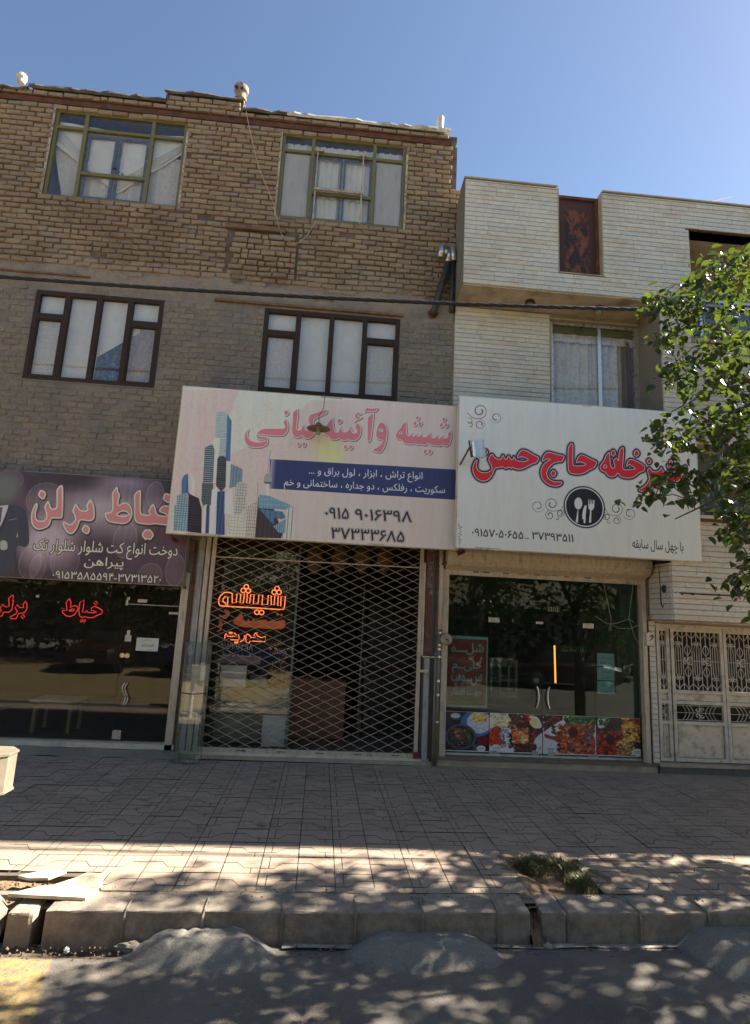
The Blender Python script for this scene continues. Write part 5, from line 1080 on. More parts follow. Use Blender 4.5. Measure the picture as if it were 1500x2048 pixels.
# ------------------------------------------------------------ bulb lamp on the pink sign, floodlight on the white one
p = at(637, 857, 7.9); L = thing('bulb_lamp', 'spiral bulb under a dented tin shade hanging before the pink sign', 'lamp', (p[0], 7.9, p[2]))
M_tin = plain('tarnished_tin', (.16, .135, .11), .45, metal=.5, var=.3, ns=20)
mb = MB(); mb.lathe((p[0], 7.9, p[2]), [(.03, .085), (.06, .05), (.085, .028), (.17, 0), (.172, -.006), (.16, -.003), (.07, .015), (.03, .03)], 24); obj('shade', mb, M_tin, L, smooth=True)
mb = MB(); mb.lathe((p[0], 7.9, p[2]), [(.026, .03), (.026, -.05), (.033, -.055), (.033, -.09), (.02, -.095)], 14); obj('socket', mb, plain('old_plastic', (.4, .33, .2), .5), L)
mb = MB(); mb.tube([(p[0]+.03*math.cos(a), 7.9+.03*math.sin(a), p[2]-.10-.0027*i) for i, a in enumerate([k*.62 for k in range(42)])], .0085, 5); obj('spiral_bulb', mb, plain('bulb_glass', (.75, .75, .72), .2, var=.02), L, smooth=True)
mb = MB(); q1 = at(650, 800, 7.95); mb.tube([(p[0], 7.9, p[2]+.085), (p[0]-.005, 7.91, p[2]+.2), (p[0]+.05, 7.95, p[2]+.33), (q1[0], 8.0, 5.38), (q1[0]-.08, 8.3, 5.42), (q1[0]-.16, 8.58, 5.5)], .005, 5); obj('cord', mb, M_brown, L)
mb = MB(); mb.bar((p[0]+.06, 8.08, 5.37), (p[0]-.12, 8.6, 5.44), .012); obj('arm', mb, M_rust, L)
F = thing('floodlight', 'dented aluminium floodlight on a rusty arm at the left of the white sign', 'floodlight', tuple(at(955, 900, 7.6)))
def fp(x, y, Y=7.6): return tuple(at(920+x/15.755, 800+y/15.755, Y))
mb = MB(); mb.tube([fp(0, 2040, 7.88), fp(300, 1500, 7.65)], .013, 6); mb.tube([fp(285, 1280), fp(365, 1800)], .014, 6); obj('arm', mb, M_rust, F)
mb = MB(); mb.tube([fp(320, 1290), fp(450, 1300, 7.59), fp(590, 1330, 7.59)], .004, 5); mb.tube([fp(330, 1490), fp(450, 1470, 7.59), fp(560, 1400, 7.59)], .004, 5); mb.tube([fp(370, 1790), fp(560, 1830, 7.58), fp(760, 1810, 7.58)], .004, 5); obj('wire_guard', mb, M_brown, F)
def fl(u, v):
    a = fp(340+u*290+v*45, 1480-u*100+v*300); tl = fp(350+400*u, 1330+(-70)*math.sin(u*1.57)); bl = fp(390+430*u, 1780-20*u+40*math.sin(u*3.14))
    b = [tl[i]*(1-v)+bl[i]*v for i in range(3)]; return (b[0], b[1]-.045*math.sin(u*math.pi)-.015*math.sin(u*6.28*1.5), b[2])
mb = MB(); mb.grid(fl, 18, 6); mb.grid(lambda u, v: (fl(u, v)[0], fl(u, v)[1]+.012, fl(u, v)[2]), 18, 6); obj('housing', mb, M_galv, F, smooth=True)
mb = MB(); mb.tube([fp(770, 1480, 7.61), fp(860, 1620, 7.62), fp(800, 1760, 7.61)], .006, 5); obj('hook', mb, plain('pale_hook', (.5, .36, .28), .6), F)

# ------------------------------------------------------------ pipes, cords, cable
mb = MB(); M_stove = plain('dark_stovepipe', (.06, .055, .052), .5, metal=.3, var=.3)
FL = thing('flue_pipe', 'dark stovepipe with a galvanised T-shaped cowl climbing the brick wall', 'flue pipe', (1.5, 8.5, 7.1))
a_, b_ = at(897, 525, 8.5), at(868, 622, 8.5); mb.tube([tuple(a_), tuple(b_), (b_[0], 8.65, b_[2]-.04)], .055, 14); obj('pipe', mb, M_stove, FL, smooth=True)
mb = MB(); mb.lathe((b_[0], 8.585, b_[2]), [(.085, -.01), (.085, .01)], 18, 'y'); obj('wall_ring', mb, M_rust, FL)
mb = MB(); c_, d_, e_ = at(893, 508, 8.5), at(887, 505, 8.46), at(882, 496, 8.46); mb.tube([tuple(a_), tuple(at(897, 510, 8.5)), tuple(at(893, 505, 8.49)), tuple(at(888, 506, 8.47))], .058, 14); obj('elbow', mb, M_galv, FL, smooth=True)
mb = MB(); mb.tube([tuple(at(881, 515, 8.46)), tuple(at(886, 492, 8.46))], .056, 14); obj('cowl', mb, M_galv, FL, smooth=True)
FL2 = thing('flue_pipe', 'slimmer galvanised flue half hidden beside the white overhang', 'flue pipe', (1.68, 8.53, 6.9))
mb = MB(); mb.tube([tuple(at(905, 520, 8.52)), tuple(at(903, 600, 8.53)), tuple(at(903, 625, 8.56))], .04, 12); obj('pipe', mb, M_stove, FL2, smooth=True)
mb = MB(); mb.tube([tuple(at(908, 522, 8.5)), tuple(at(905, 497, 8.5))], .055, 12); obj('cowl', mb, M_galv, FL2, smooth=True)
mb = MB(); P = [(488, 205), (491, 215), (500, 263), (517, 333), (547, 407), (560, 463), (570, 478), (587, 488), (597, 485), (613, 473), (632, 442)]; mb.tube([tuple(at(x, y, D-.03)) for x, y in P], .0048, 6)
solo('rope', mb, plain('cream_cord', (.55, .47, .32), .8), 'cream cord drooping from the chimney pot to the right-hand upper window', 'rope')
Cb = thing('power_cable', 'black twisted power cable strung across the whole street front', 'cable', (0, 7.2, 6.3))
def cz(x): return 6.44+.0485*x+.0035*(x-1)**2
for k in range(4):
    mb = MB(); mb.tube([(x, 7.2+.016*math.cos(x*9+k*1.57), cz(x)+.016*math.sin(x*9+k*1.57)) for x in [-9+i*.12 for i in range(200)]], .013, 6); obj('strand', mb, M_black, Cb, smooth=True)
# wiring on the white wall
Wi = thing('wiring_box', 'black cable joint with looped wires on the stone wall above the gate', 'wiring', (5, 8.2, 2.6))
def wq(x, y): return tuple(at(1200+x/4.267, 1080+y/4.267, 7.96 if x > 655 else 7.96+.6*(655-x)/265*.95))
mb = MB(); mb.tube([wq(500, 175), wq(515, 400), wq(520, 540), wq(535, 575), wq(552, 540), wq(548, 450)], .01, 6); mb.tube([wq(560, 450), wq(565, 560), wq(582, 578), wq(598, 545), wq(600, 470), wq(620, 453), wq(700, 452), wq(790, 458), wq(900, 466), wq(1015, 470), wq(1120, 475), wq(1280, 480)], .01, 6); obj('cable', mb, M_black, Wi, smooth=True)
mb = MB(); c_ = wq(552, 420); mb.lathe((c_[0], c_[1]-.02, c_[2]-.05), [(.03, 0), (.055, .02), (.055, .09), (.03, .11)], 10); obj('joint_box', mb, M_black, Wi)
for x in (620, 700, 790, 1015, 640): mb = MB(); c_ = wq(x, 455+(x-620)*.04); mb.lathe((c_[0], c_[1]-.005, c_[2]), [(.018, -.012), (.018, .012)], 8, 'y'); obj('clip', mb, M_black, Wi)
# hanging wires before the restaurant glass
mb = MB()
for P in ([(1199, 1118), (1210, 1180), (1222, 1237), (1222, 1262)], [(1270, 1150), (1262, 1200), (1258, 1238), (1270, 1275), (1283, 1296)], [(1190, 1232), (1215, 1248), (1235, 1246), (1258, 1238), (1268, 1245)], [(1218, 1262), (1221, 1246), (1235, 1256), (1260, 1258), (1290, 1243), (1330, 1210)]):
    mb.tube([tuple(at(x, y, 8.5)) for x, y in P], .004, 5)
solo('loose_wires', mb, plain('pale_wire', (.3, .29, .26), .6), 'thin pale wires looping in front of the restaurant glass', 'wire')
# bell disc on the restaurant shutter guide
p = at(893, 1279, 8.5); Bq = thing('alarm_disc', 'round grey disc fixed to the left shutter guide of the restaurant', 'disc', (p[0], 8.5, p[2]))
mb = MB(); mb.lathe((p[0], 8.52, p[2]), [(.06, -.05), (.085, -.03), (.09, .0), (.09, .06)], 24, 'y'); obj('disc', mb, plain('grey_disc', (.36, .31, .25), .6, grime=(.15, .12, .1)), Bq)
mb = MB(); mb.lathe((p[0], 8.465, p[2]), [(.014, -.006), (.014, .01)], 12, 'y'); obj('hub', mb, M_black, Bq)
# plaque with a letter on the pilaster
p = at(1300, 1265, D-.03); A = Art(p[0]-.06, p[0]+.06, p[2]-.2, p[2]+.0, D-.03, 420, (176, 168, 150)); 
A.a *= .95+.1*vnoise(A.h, A.w, 20, 3)[..., None]; A.fill([[(1304.5, 1269), (1307.5, 1272), (1306.5, 1277), (1303, 1279), (1300.5, 1282), (1299, 1281), (1302, 1277), (1304, 1275), (1303, 1272), (1301, 1275), (1299, 1274), (1301, 1270)]], (40, 60, 62), smooth=1)
A.line([(1298, 1287), (1308, 1288)], 2, (120, 115, 100)); A.fill([[(1300, 1291), (1308, 1291), (1306, 1296), (1301, 1296)]], (110, 120, 105), smooth=1)
Pq = thing('plaque', 'small pale plaque with a dark sign on the stone pilaster between restaurant and gate', 'plaque', (p[0], D-.03, p[2]-.2)); A.sheet('plaque_face', A.material('plaque_print'), Pq, n=2); mb = MB(); mb.box(A.x0, A.x1, D-.028, D-.005, A.z0, A.z1); obj('plaque_body', mb, M_cap, Pq)

# ------------------------------------------------------------ neon writing
def neon(name, label, src, loops, Y, m, th, parentpos, closed=True, cat='neon sign'):
    ox, oy, s = src; t = thing(name, label, cat, parentpos, 'lit writing in the shop windows')
    for lp in loops:
        cl = closed and len(lp) > 3 and lp[0] != lp[-1] and lp[-1] is not None; pts = [q for q in lp if q is not None]
        if pts[0] == pts[-1]: pts = pts[:-1]; cl = True
        mb = MB(); mb.tube([tuple(at(ox+x/s, oy+y/s, Y)) for x, y in pts], th, 6, closed=cl); obj('tube', mb, m, t, smooth=True)
    return t
def circ(cx, cy, r, n=12): return [(cx+r*math.cos(k*6.283/n), cy+r*math.sin(k*6.283/n)) for k in range(n)]
NR = emis('red_neon', (1, .05, .045), .36); NO = emis('orange_neon', (1, .18, .045), .65)
SR = (0, 1170, 6.818)
neon('neon_sign', 'red neon Persian word in the tailor window, nearer the glass door', SR, [[(945,185),(905,235),(912,345),(850,350),(850,370),(900,420),(960,430),(1020,400),(1060,340),(1060,300),(1030,280),(1000,285),(960,310),(970,240),(950,190)], [(940,350),(985,325),(1020,335),(1005,355),(941,352)],
     [(1145,205),(1090,240),(1075,340),(1085,420),(1120,445),(1160,430),(1200,445),(1270,445),(1330,410),(1380,395),(1400,350),(1340,310),(1290,290),(1250,310),(1245,345),(1290,355),(1320,370),(1290,380),(1200,375),(1180,345),(1165,375),(1125,370),(1140,280)], dia(1307,245,25,27), dia(1112,488,20,20), dia(1150,488,20,20)], D+.14, NR, .0058, (-4, D+.14, 1.9))
neon('neon_sign', 'red neon Persian word at the far left of the tailor window', SR, [[(350,220),(315,265),(325,310),(270,305),(235,270),(205,310),(235,360),(220,390),(135,440),(150,458),(220,460),(255,385),(330,380),(365,330),(370,270)], dia(313,432,27,27),
     [(170,215),(185,205),(165,330),(130,370),(45,372),(30,420),(-60,440),(-120,400),(-125,330),(-90,330),(-60,390),(0,370),(20,350),(0,320),(35,265),(80,300),(125,295),(120,180),(175,135),(185,160)]], D+.14, NR, .0058, (-5, D+.14, 1.9))
SO = (420, 1150, 8.333)
neon('neon_sign', 'large orange neon Persian word glowing behind the folding grille', SO, [[(370,310),(320,290),(240,290),(180,340),(150,390),(145,470),(170,510),(240,520),(800,550),(1150,575),(1230,570),(1245,500),(1255,360),(1185,355),(1180,510),(1130,510),(1135,350),(1080,345),(1070,500),(1020,495),(1020,345),(970,340),(960,490),(865,490),(880,335),(815,330),(800,480),(720,485),(735,325),(680,325),(660,470),(610,465),(625,320),(575,315),(555,465),(500,465),(515,320),(450,310),(435,460),(370,460)],
     [(290,515),(300,370),(250,360),(215,400),(215,440),(265,470),(262,515)]]+[circ(x, y, 38) for x, y in ((605,195),(555,258),(640,262),(1118,225),(1070,288),(1150,288),(780,620),(860,625))], D+.37, NO, .0075, (-1.5, D+.37, 1.9))
neon('neon_sign', 'small orange neon Persian word under the large one behind the grille', SO, [[(245,1060),(250,1000),(265,970),(290,1020),(420,1025),(440,1000),(400,960), None], [(340,1078),(480,1085),(485,1030),(470,990), None], [(570,1005),(575,1050),(550,1090),(500,1110), None], [(600,1060),(600,1010),(620,985),(660,1005),(680,1040),(760,1042),(730,1000),(760,965),(800,960),(770,985),(800,1020),(860,1045),(925,1020),(920,1110),(700,1102), None], [(590,1060),(610,1130),(655,1130),(670,1095), None]]+[circ(330, 965, 14, 8), circ(358, 965, 14, 8), circ(420, 1125, 12, 8), circ(455, 1122, 12, 8)], D+.37, NO, .0055, (-1.5, D+.37, 1.6))
t = solo('light_tube', MB().tube([tuple(at(1109, 1291, YG+1.2)), tuple(at(1111, 1366, YG+1.2))], .016, 8), emis('yellow_tube', (1, .33, .05), .8), 'upright yellow light tube glowing inside the restaurant', 'light tube', 'lit writing in the shop windows')
# ------------------------------------------------------------ posters
def poster(name, label, x0, x1, z0, z1, Y, A, rough=.35, cat='poster', group=None, k=None, wear=.05):
    t = thing(name, label, cat, ((x0+x1)/2, Y, z0), group); A.sheet('print', A.material(name+'_p', rough, k, wear), t, Y, n=2); mb = MB(); mb.box(x0, x1, Y+.0015, Y+.0045, z0, z1); obj('backing', mb, M_whitep, t)
def blobs(A, seed, n, reg, cols, r0, r1, op=.9, stretch=1.6, soft=1.5):
    r = random.Random(seed)
    for _ in range(n):
        x = reg[0]+r.random()*(reg[2]-reg[0]); y = reg[1]+r.random()*(reg[3]-reg[1]); c = r.choice(cols); v = r.uniform(.75, 1.25); q = r.uniform(r0, r1)
        A.ellipse(x, y, q*r.uniform(1, stretch), q*r.uniform(.6, 1), tuple(min(255, t_*v) for t_ in c), soft, op)
FG = 'food photograph panels on the restaurant glass'
KS2 = .42
def zz(x, y): return 880+x/3.571, 1410+y/3.571
def food(i):
    x0, x1 = ge[i]+.006, ge[i+1]-.006; A = Art(x0, x1, .175, .745, YG-.006, 320, (60, 30, 28)); B = lambda *p: zz(*p)
    def el(x, y, rx, ry, c, soft=1.5, op=1): X, Y_ = B(x, y); A.ellipse(X, Y_, rx/3.571, ry/3.571, c, soft, op)
    def bb(seed, n, reg, cols, r0, r1, **k): a = B(reg[0], reg[1]); b = B(reg[2], reg[3]); blobs(A, seed, n, (*a, *b), cols, r0/3.571, r1/3.571, **k)
    def pf(pts, c, op=1): A.fill([[B(*p) for p in pts]], c, smooth=2, op=op)
    RD = [(120, 35, 22), (90, 25, 20), (160, 60, 35), (70, 20, 18)]; BR = [(60, 34, 26), (40, 22, 20), (90, 52, 38)]; GN = [(40, 75, 40), (60, 100, 50), (30, 55, 30)]
    if i == 0:
        A.a[:] = (44, 24, 28); el(265, 130, 118, 88, (60, 95, 130)); el(280, 125, 88, 72, (165, 168, 168)); bb(1, 160, (215, 70, 360, 190), [(190, 190, 186), (150, 152, 152)], 2, 5); bb(2, 110, (240, 65, 325, 118), [(205, 160, 60), (190, 135, 40), (215, 185, 110)], 4, 10)
        el(110, 80, 44, 26, (52, 66, 88)); el(110, 76, 34, 17, (165, 170, 172)); el(40, 100, 38, 40, (34, 40, 60)); el(150, 225, 108, 84, (55, 75, 100)); el(150, 225, 94, 72, (40, 34, 32)); bb(3, 260, (75, 165, 225, 285), [(70, 66, 56), (48, 44, 40), (100, 88, 70), (34, 30, 26), (60, 80, 56)], 3, 8); bb(4, 7, (110, 160, 200, 285), [(150, 70, 50)], 6, 12)
        bb(5, 60, (265, 230, 345, 285), [(130, 30, 34), (90, 20, 24)], 4, 9); bb(6, 60, (235, 285, 270, 325), [(90, 90, 92), (40, 36, 38)], 3, 6)
        el(293, 310, 32, 20, (190, 186, 180)); A.line([B(272, 308), B(314, 309)], 1.4, (70, 66, 64)); A.line([B(276, 314), B(308, 315)], 1.2, (90, 86, 80))
    if i == 1:
        A.a[:] = (190, 188, 186); bb(1, 190, (355, 60, 520, 150), [(205, 180, 100), (190, 190, 180), (215, 195, 130)], 5, 12); pf([(352, 170), (425, 140), (470, 260), (450, 300), (352, 310)], (168, 50, 36)); bb(2, 70, (355, 165, 450, 300), [(185, 60, 42), (150, 40, 30)], 4, 10, op=.6)
        bb(3, 240, (430, 150, 550, 300), [(150, 158, 158), (96, 112, 116), (190, 194, 190), (70, 84, 90)], 3, 8); pf([(470, 60), (560, 60), (700, 190), (740, 240), (740, 310), (640, 280), (540, 140)], (62, 34, 32)); bb(4, 240, (500, 60, 735, 300), BR+[(110, 60, 40)], 5, 14)
        pf([(560, 65), (740, 65), (740, 250)], (58, 30, 34)); pf([(620, 70), (700, 80), (738, 165), (660, 170)], (190, 186, 170)); el(668, 125, 28, 26, (205, 180, 110)); bb(5, 20, (615, 60, 660, 110), [(150, 40, 34)], 6, 10); bb(6, 110, (520, 170, 625, 270), [(200, 110, 60), (180, 60, 40), (215, 160, 110)], 6, 14); pf([(660, 260), (740, 180), (740, 290), (700, 300)], (180, 178, 176))
        bb(7, 160, (535, 280, 680, 345), BR, 5, 12); bb(8, 40, (700, 290, 740, 345), [(170, 170, 165)], 5, 10); el(402, 308, 36, 25, (192, 188, 182)); A.line([B(378, 302), B(428, 303)], 1.6, (66, 60, 58)); A.line([B(382, 313), B(424, 314)], 1.6, (66, 60, 58))
    if i == 2:
        A.a[:] = (176, 174, 172); bb(1, 260, (742, 70, 870, 190), BR+[(74, 40, 36)], 5, 12); pf([(742, 190), (800, 150), (880, 100), (900, 150), (830, 230), (742, 230)], (182, 180, 178)); bb(2, 60, (800, 150, 890, 215), BR, 4, 8)
        bb(3, 150, (890, 82, 1105, 145), GN+[(90, 120, 70)], 6, 13); pf([(745, 200), (800, 225), (860, 215), (940, 225), (900, 150), (980, 128), (1070, 165), (1110, 250), (1110, 320), (1050, 355), (940, 350), (860, 290), (820, 250), (745, 235)], (130, 58, 34))
        bb(4, 420, (850, 140, 1100, 350), [(150, 72, 40), (110, 46, 28), (180, 100, 58), (84, 34, 26), (128, 70, 56)], 5, 14, op=.8); el(950, 195, 34, 34, (58, 28, 26)); bb(5, 40, (1020, 180, 1090, 260), [(110, 90, 96), (90, 60, 66)], 6, 14); pf([(742, 200), (850, 225), (930, 350), (1110, 358), (742, 358)], (170, 168, 164), .0)
        A.line([B(765, 312), B(815, 313)], 1.8, (60, 56, 52)); A.line([B(770, 320), B(810, 321)], 1.4, (60, 56, 52))
    if i == 3:
        A.a[:] = (40, 26, 30); pf([(1125, 80), (1240, 80), (1200, 150), (1125, 175)], (165, 166, 162)); bb(1, 40, (1140, 80, 1225, 145), GN+[(70, 110, 100)], 6, 14); pf([(1225, 80), (1300, 80), (1460, 270), (1460, 330), (1300, 240), (1180, 170)], (30, 24, 28)); A.line([B(1240, 150), B(1350, 240), B(1450, 320)], 2.4, (70, 84, 110))
        bb(2, 260, (1128, 190, 1330, 355), RD+[(150, 40, 34)], 6, 15); el(1215, 245, 34, 36, (44, 20, 24)); bb(3, 240, (1300, 90, 1460, 265), [(205, 120, 40), (190, 150, 90), (215, 160, 60), (150, 80, 36)], 5, 12); bb(4, 50, (1385, 80, 1460, 140), [(150, 36, 40), (120, 30, 34)], 5, 9)
        bb(5, 190, (1265, 265, 1385, 355), [(190, 160, 100), (150, 120, 66), (120, 60, 40)], 3, 9); el(1410, 338, 42, 25, (192, 188, 182)); A.line([B(1384, 333), B(1436, 334)], 1.6, (66, 60, 58)); A.line([B(1388, 342), B(1432, 343)], 1.6, (66, 60, 58))
    A.line([(A.w*0, A.h-1), (A.w, A.h-1)], 6, (190, 188, 184), raw=True) if False else None
    A.a *= .93+.14*vnoise(A.h, A.w, 5, 40+i, 2)[..., None]
    A.a[-5:] = (170, 168, 165); A.a[:2] = (150, 148, 145)
    poster('food_poster', ['food panel of rice and a black bowl of stew, leftmost on the restaurant glass', 'food panel of red kebab rice and grilled meat on the left glass door', 'food panel of a roast chicken leg with herbs on the right glass door', 'food panel of saffron rice and red chicken, rightmost on the restaurant glass'][i], x0, x1, .175, .745, YG-.006, A, group=FG, k=.62)
for i in range(4): food(i)
# big menu poster inside the glass
X0, X1, Z0, Z1 = 1.84, 2.47, .80, 1.86; A = Art(X0, X1, Z0, Z1, YG+.05, 260, (178, 58, 52)); A.a[int(A.h*.72):] = (165, 80, 56)
def zq(x, y): return 880+x/7.5, 1260+y/7.5
WH = (214, 222, 212)
for P, w_ in (([zq(100, 95), zq(715, 125)], 14), ([zq(100, 1140), zq(695, 1150)], 10), ([zq(115, 100), zq(95, 1150)], 3), ([zq(708, 120), zq(690, 1150)], 5)): A.line(P, w_*A.k/130*.5, WH)
def tb(t_, x0, x1, y, h): A.text(t_, zq(x0, y-4), zq(x1, y+6), h/7.5, WH, .8)
tb('شلـــه', 172, 650, 325, 130); tb('حلیــم', 185, 622, 575, 130); tb('ســوپ', 170, 625, 765, 110); tb('جهت افطار', 155, 620, 965, 95); A.text('سفارش مجالس شما', zq(140, 1090), zq(650, 1095), 5.5, (190, 180, 90), .0)
poster('menu_poster', 'tall dark red poster with pale Persian dish names inside the restaurant glass', X0, X1, Z0, Z1, YG+.05, A, k=.5, cat='poster')
# three taped sheets, small black signs
for i, (a_, b_) in enumerate(((1306, 1334), (1334, 1362), (1362, 1389))):
    q0 = at(1194, a_, YG+.04); q1 = at(1229, b_, YG+.04); A = Art(q0[0], q1[0], q1[2]+.004, q0[2], YG+.04, 420, (206, 216, 210))
    for k in range(2): A.text(['سفارش غذا', 'پذیرفته', 'شام و ناهار', 'تحویل', 'روز جمعه', 'باز است'][i*2+k], (1203-k*2+k*0, a_+11+k*11), (1225, a_+12+k*11), 6, (60, 90, 80), -.1)
    poster('notice_sheet', ['topmost of the three pale sheets taped inside the restaurant glass', 'middle one of the three pale sheets taped inside the restaurant glass', 'lowest of the three pale sheets taped inside the restaurant glass'][i], A.x0, A.x1, A.z0, A.z1, YG+.04, A, group='notices inside the restaurant glass', cat='notice', k=.5)
q0, q1 = at(1121, 1291, YG+.6), at(1172, 1306, YG+.6); A = Art(q0[0], q1[0], q1[2], q0[2], YG+.6, 300, (14, 16, 16)); A.text('غذا تمام شد', (1124, 1302), (1168, 1303), 9, (200, 190, 60), .2); A.line([(1122, 1293), (1171, 1294), (1170, 1304), (1121, 1304), (1122, 1293)], 1.2, (110, 120, 50))
poster('black_notice', 'small black board with yellow writing inside the restaurant', A.x0, A.x1, A.z0, A.z1, YG+.6, A, cat='notice', k=.22)
q0, q1 = at(1095, 1211, YG-.01), at(1120, 1224, YG-.01); A = Art(q0[0], q1[0], q1[2], q0[2], YG-.01, 420, (24, 26, 24)); A.text('121/2', (1097, 1222), (1117, 1223), 8, (150, 140, 90), .3); poster('number_plate', 'small dark plate with the number 121/2 over the restaurant doors', A.x0, A.x1, A.z0, A.z1, YG-.01, A, cat='number plate')
# notice on the tailor door
q0, q1 = at(274, 1275, YT-.004), at(315, 1303, YT-.004); A = Art(q0[0], q1[0], q1[2], q0[2], YT-.004, 420, (150, 150, 138)); A.text('خیاطی', (284, 1281), (305, 1282), 4, (90, 90, 84), -.1); A.text('۰۹۱۵۳۵۸۵۵۹۴', (282, 1293), (308, 1294), 5, (60, 60, 56), .1); A.text('تعطیل', (292, 1300), (306, 1300.5), 3.5, (90, 90, 84), -.1)
poster('paper_notice', 'small white paper notice taped on the tailor glass door', A.x0, A.x1, A.z0, A.z1, YT-.004, A, cat='notice', k=.45)
# orange and gold lettering stuck on the glazier glass: thin vinyl pieces
def vinyl(name, label, polys, src, Y, m):
    ox, oy, s = src; mb = MB()
    for p in polys:
        q = [at(ox+x/s, oy+y/s, Y) for x, y in (chaikin(p, 1) if len(p) > 4 else p)]; mb.prism([(v[0], v[2]) for v in q], Y-.002, Y)
    return solo(name, mb, m, label, 'lettering', 'lettering on the glazier glass')
M_or = plain('orange_vinyl', (.8, .19, .05), .6, var=.08)
vinyl('orange_lettering', 'orange Persian word stuck on the glass under the large neon word', [[(385,770),(450,700),(530,610),(545,700),(570,760),(620,770),(640,720),(660,770),(700,770),(730,725),(750,780),(820,750),(940,740),(960,780),(1050,745),(1080,790),(1160,750),(1255,745),(1250,870),(1190,905),(1100,900),(1000,900),(880,890),(700,875),(560,875),(470,840),(400,820)], dia(1130, 655, 28, 28), dia(1190, 665, 26, 26),
     [(230,570),(300,580),(340,620),(320,680),(260,740),(220,730),(150,680),(150,650),(220,690),(280,640),(240,610)], [(150,745),(200,760),(215,830),(190,900),(150,960),(90,940),(140,920),(180,870),(120,860),(150,820)]], SO, YZ-.003, M_or)
def small_text(t_, a, b, hpx, Y, m, name, label):
    O = outlines(t_); allp = np.concatenate(O); mn, mx = allp[:, 0].min(), allp[:, 0].max(); tp = allp[:, 1].max(); A0 = at(*a, Y); B0 = at(*b, Y); kx = (B0[0]-A0[0])/(mx-mn); kz = (at(a[0], a[1]-hpx, Y)[2]-A0[2])/tp; mb = MB()
    for i, o in enumerate(O):
        s2 = (o[:, 0]*np.roll(o[:, 1], -1)-np.roll(o[:, 0], -1)*o[:, 1]).sum()
        if len(o) > 3 and s2 < 0 or True: mb.prism([(A0[0]+(x-mn)*kx, A0[2]+(B0[2]-A0[2])*(x-mn)/(mx-mn)+y*kz) for x, y in o], Y-.002-.0001*i, Y)
    return solo(name, mb, m, label, 'lettering', 'lettering on the glazier glass')
M_gold = plain('gold_vinyl', (.4, .3, .1), .5); M_silv = plain('silver_vinyl', (.45, .47, .48), .5)
for i, (t_, y, x0) in enumerate((('سکوریت', 1289, 541), ('رفلکس', 1307, 540), ('تراش', 1325, 544), ('لول یراق', 1343, 536), ('آینه', 1363, 548))):
    small_text(t_, (x0, y), (568, y+1), 11, YZ-.003, M_gold, 'gold_lettering', 'gold Persian word on the glazier glass, ' + ['topmost of five', 'second from the top of five', 'middle one of five', 'fourth from the top of five', 'lowest of five'][i])
small_text('۰۹۱۵۹۰۱۶۳۹۸', (437, 1297), (505, 1301), 12, YZ-.003, M_silv, 'silver_lettering', 'silver telephone number on the glazier glass under the small neon word')
small_text('شیشه و آینه', (445, 1311), (502, 1314), 8, YZ-.003, M_silv, 'silver_lettering', 'small silver words on the glazier glass below the telephone number')

# ------------------------------------------------------------ folding grille and the posts round it
G = thing('folding_grille', 'pale steel lattice grille drawn across the glazier shop', 'grille', (-.2, D, .09))
gx0, gx1, gz0, gz1 = -1.80, 1.34, .135, 3.16; yL = D+.01
dxn = (gx1-gx0)/11.4; dzn = .126; sl_ = dzn/dxn
M_lat = plain('lattice_steel', (.52, .45, .36), .5, var=.15, grime=(.16, .1, .06), gs=8)
k = -30
xs_h = (gz1-gz0)/ (2*dzn)*2*dxn/1
for sg, yy_ in ((1, yL), (-1, yL+.006)):
    n_ = 0; c = gx0-xs_h-.0
    while c < gx1+xs_h:
        # bar through (c, gz0) rising with slope sg*dzn/dxn*1
        s_ = sg*dzn/dxn; P = []
        for x in (gx0, gx1):
            z = gz0+(x-c)*s_
            if gz0 <= z <= gz1: P.append((x, z))
        for z in (gz0, gz1):
            x = c+(z-gz0)/s_
            if gx0 < x < gx1: P.append((x, z))
        if len(P) >= 2:
            P.sort(); a_, b_ = P[0], P[-1]
            if abs(a_[0]-b_[0]) > .05: mb = MB(); mb.bar((a_[0], yy_, a_[1]), (b_[0], yy_, b_[1]), .005, .0135, up=(0, 1, 0)); obj('lattice_bar', mb, M_lat, G)
        c += dxn
for x in (gx0-.03, gx1+.0): mb = MB(); mb.box(x-.01, x+.045, yL-.02, yL+.03, gz0-.04, gz1+.1); obj('end_post', mb, M_cream, G)
mb = MB(); mb.box(gx0, gx1, yL-.012, yL+.03, .09, .15); obj('bottom_track', mb, M_cream, G); mb = MB(); mb.box(gx0, gx1, yL-.006, yL+.02, 2.86, 2.875); obj('cross_bar', mb, M_cream, G); mb = MB(); mb.box(gx1-.02, gx1+.08, yL-.03, yL+.05, .09, .18); obj('lock_block', mb, M_rust, G)
for i in range(5): mb = MB(); x = -1.2+i*.55; mb.box(x, x+.12, yL-.014, yL-.011, .115, .125); obj('track_slot', mb, M_rust, G)
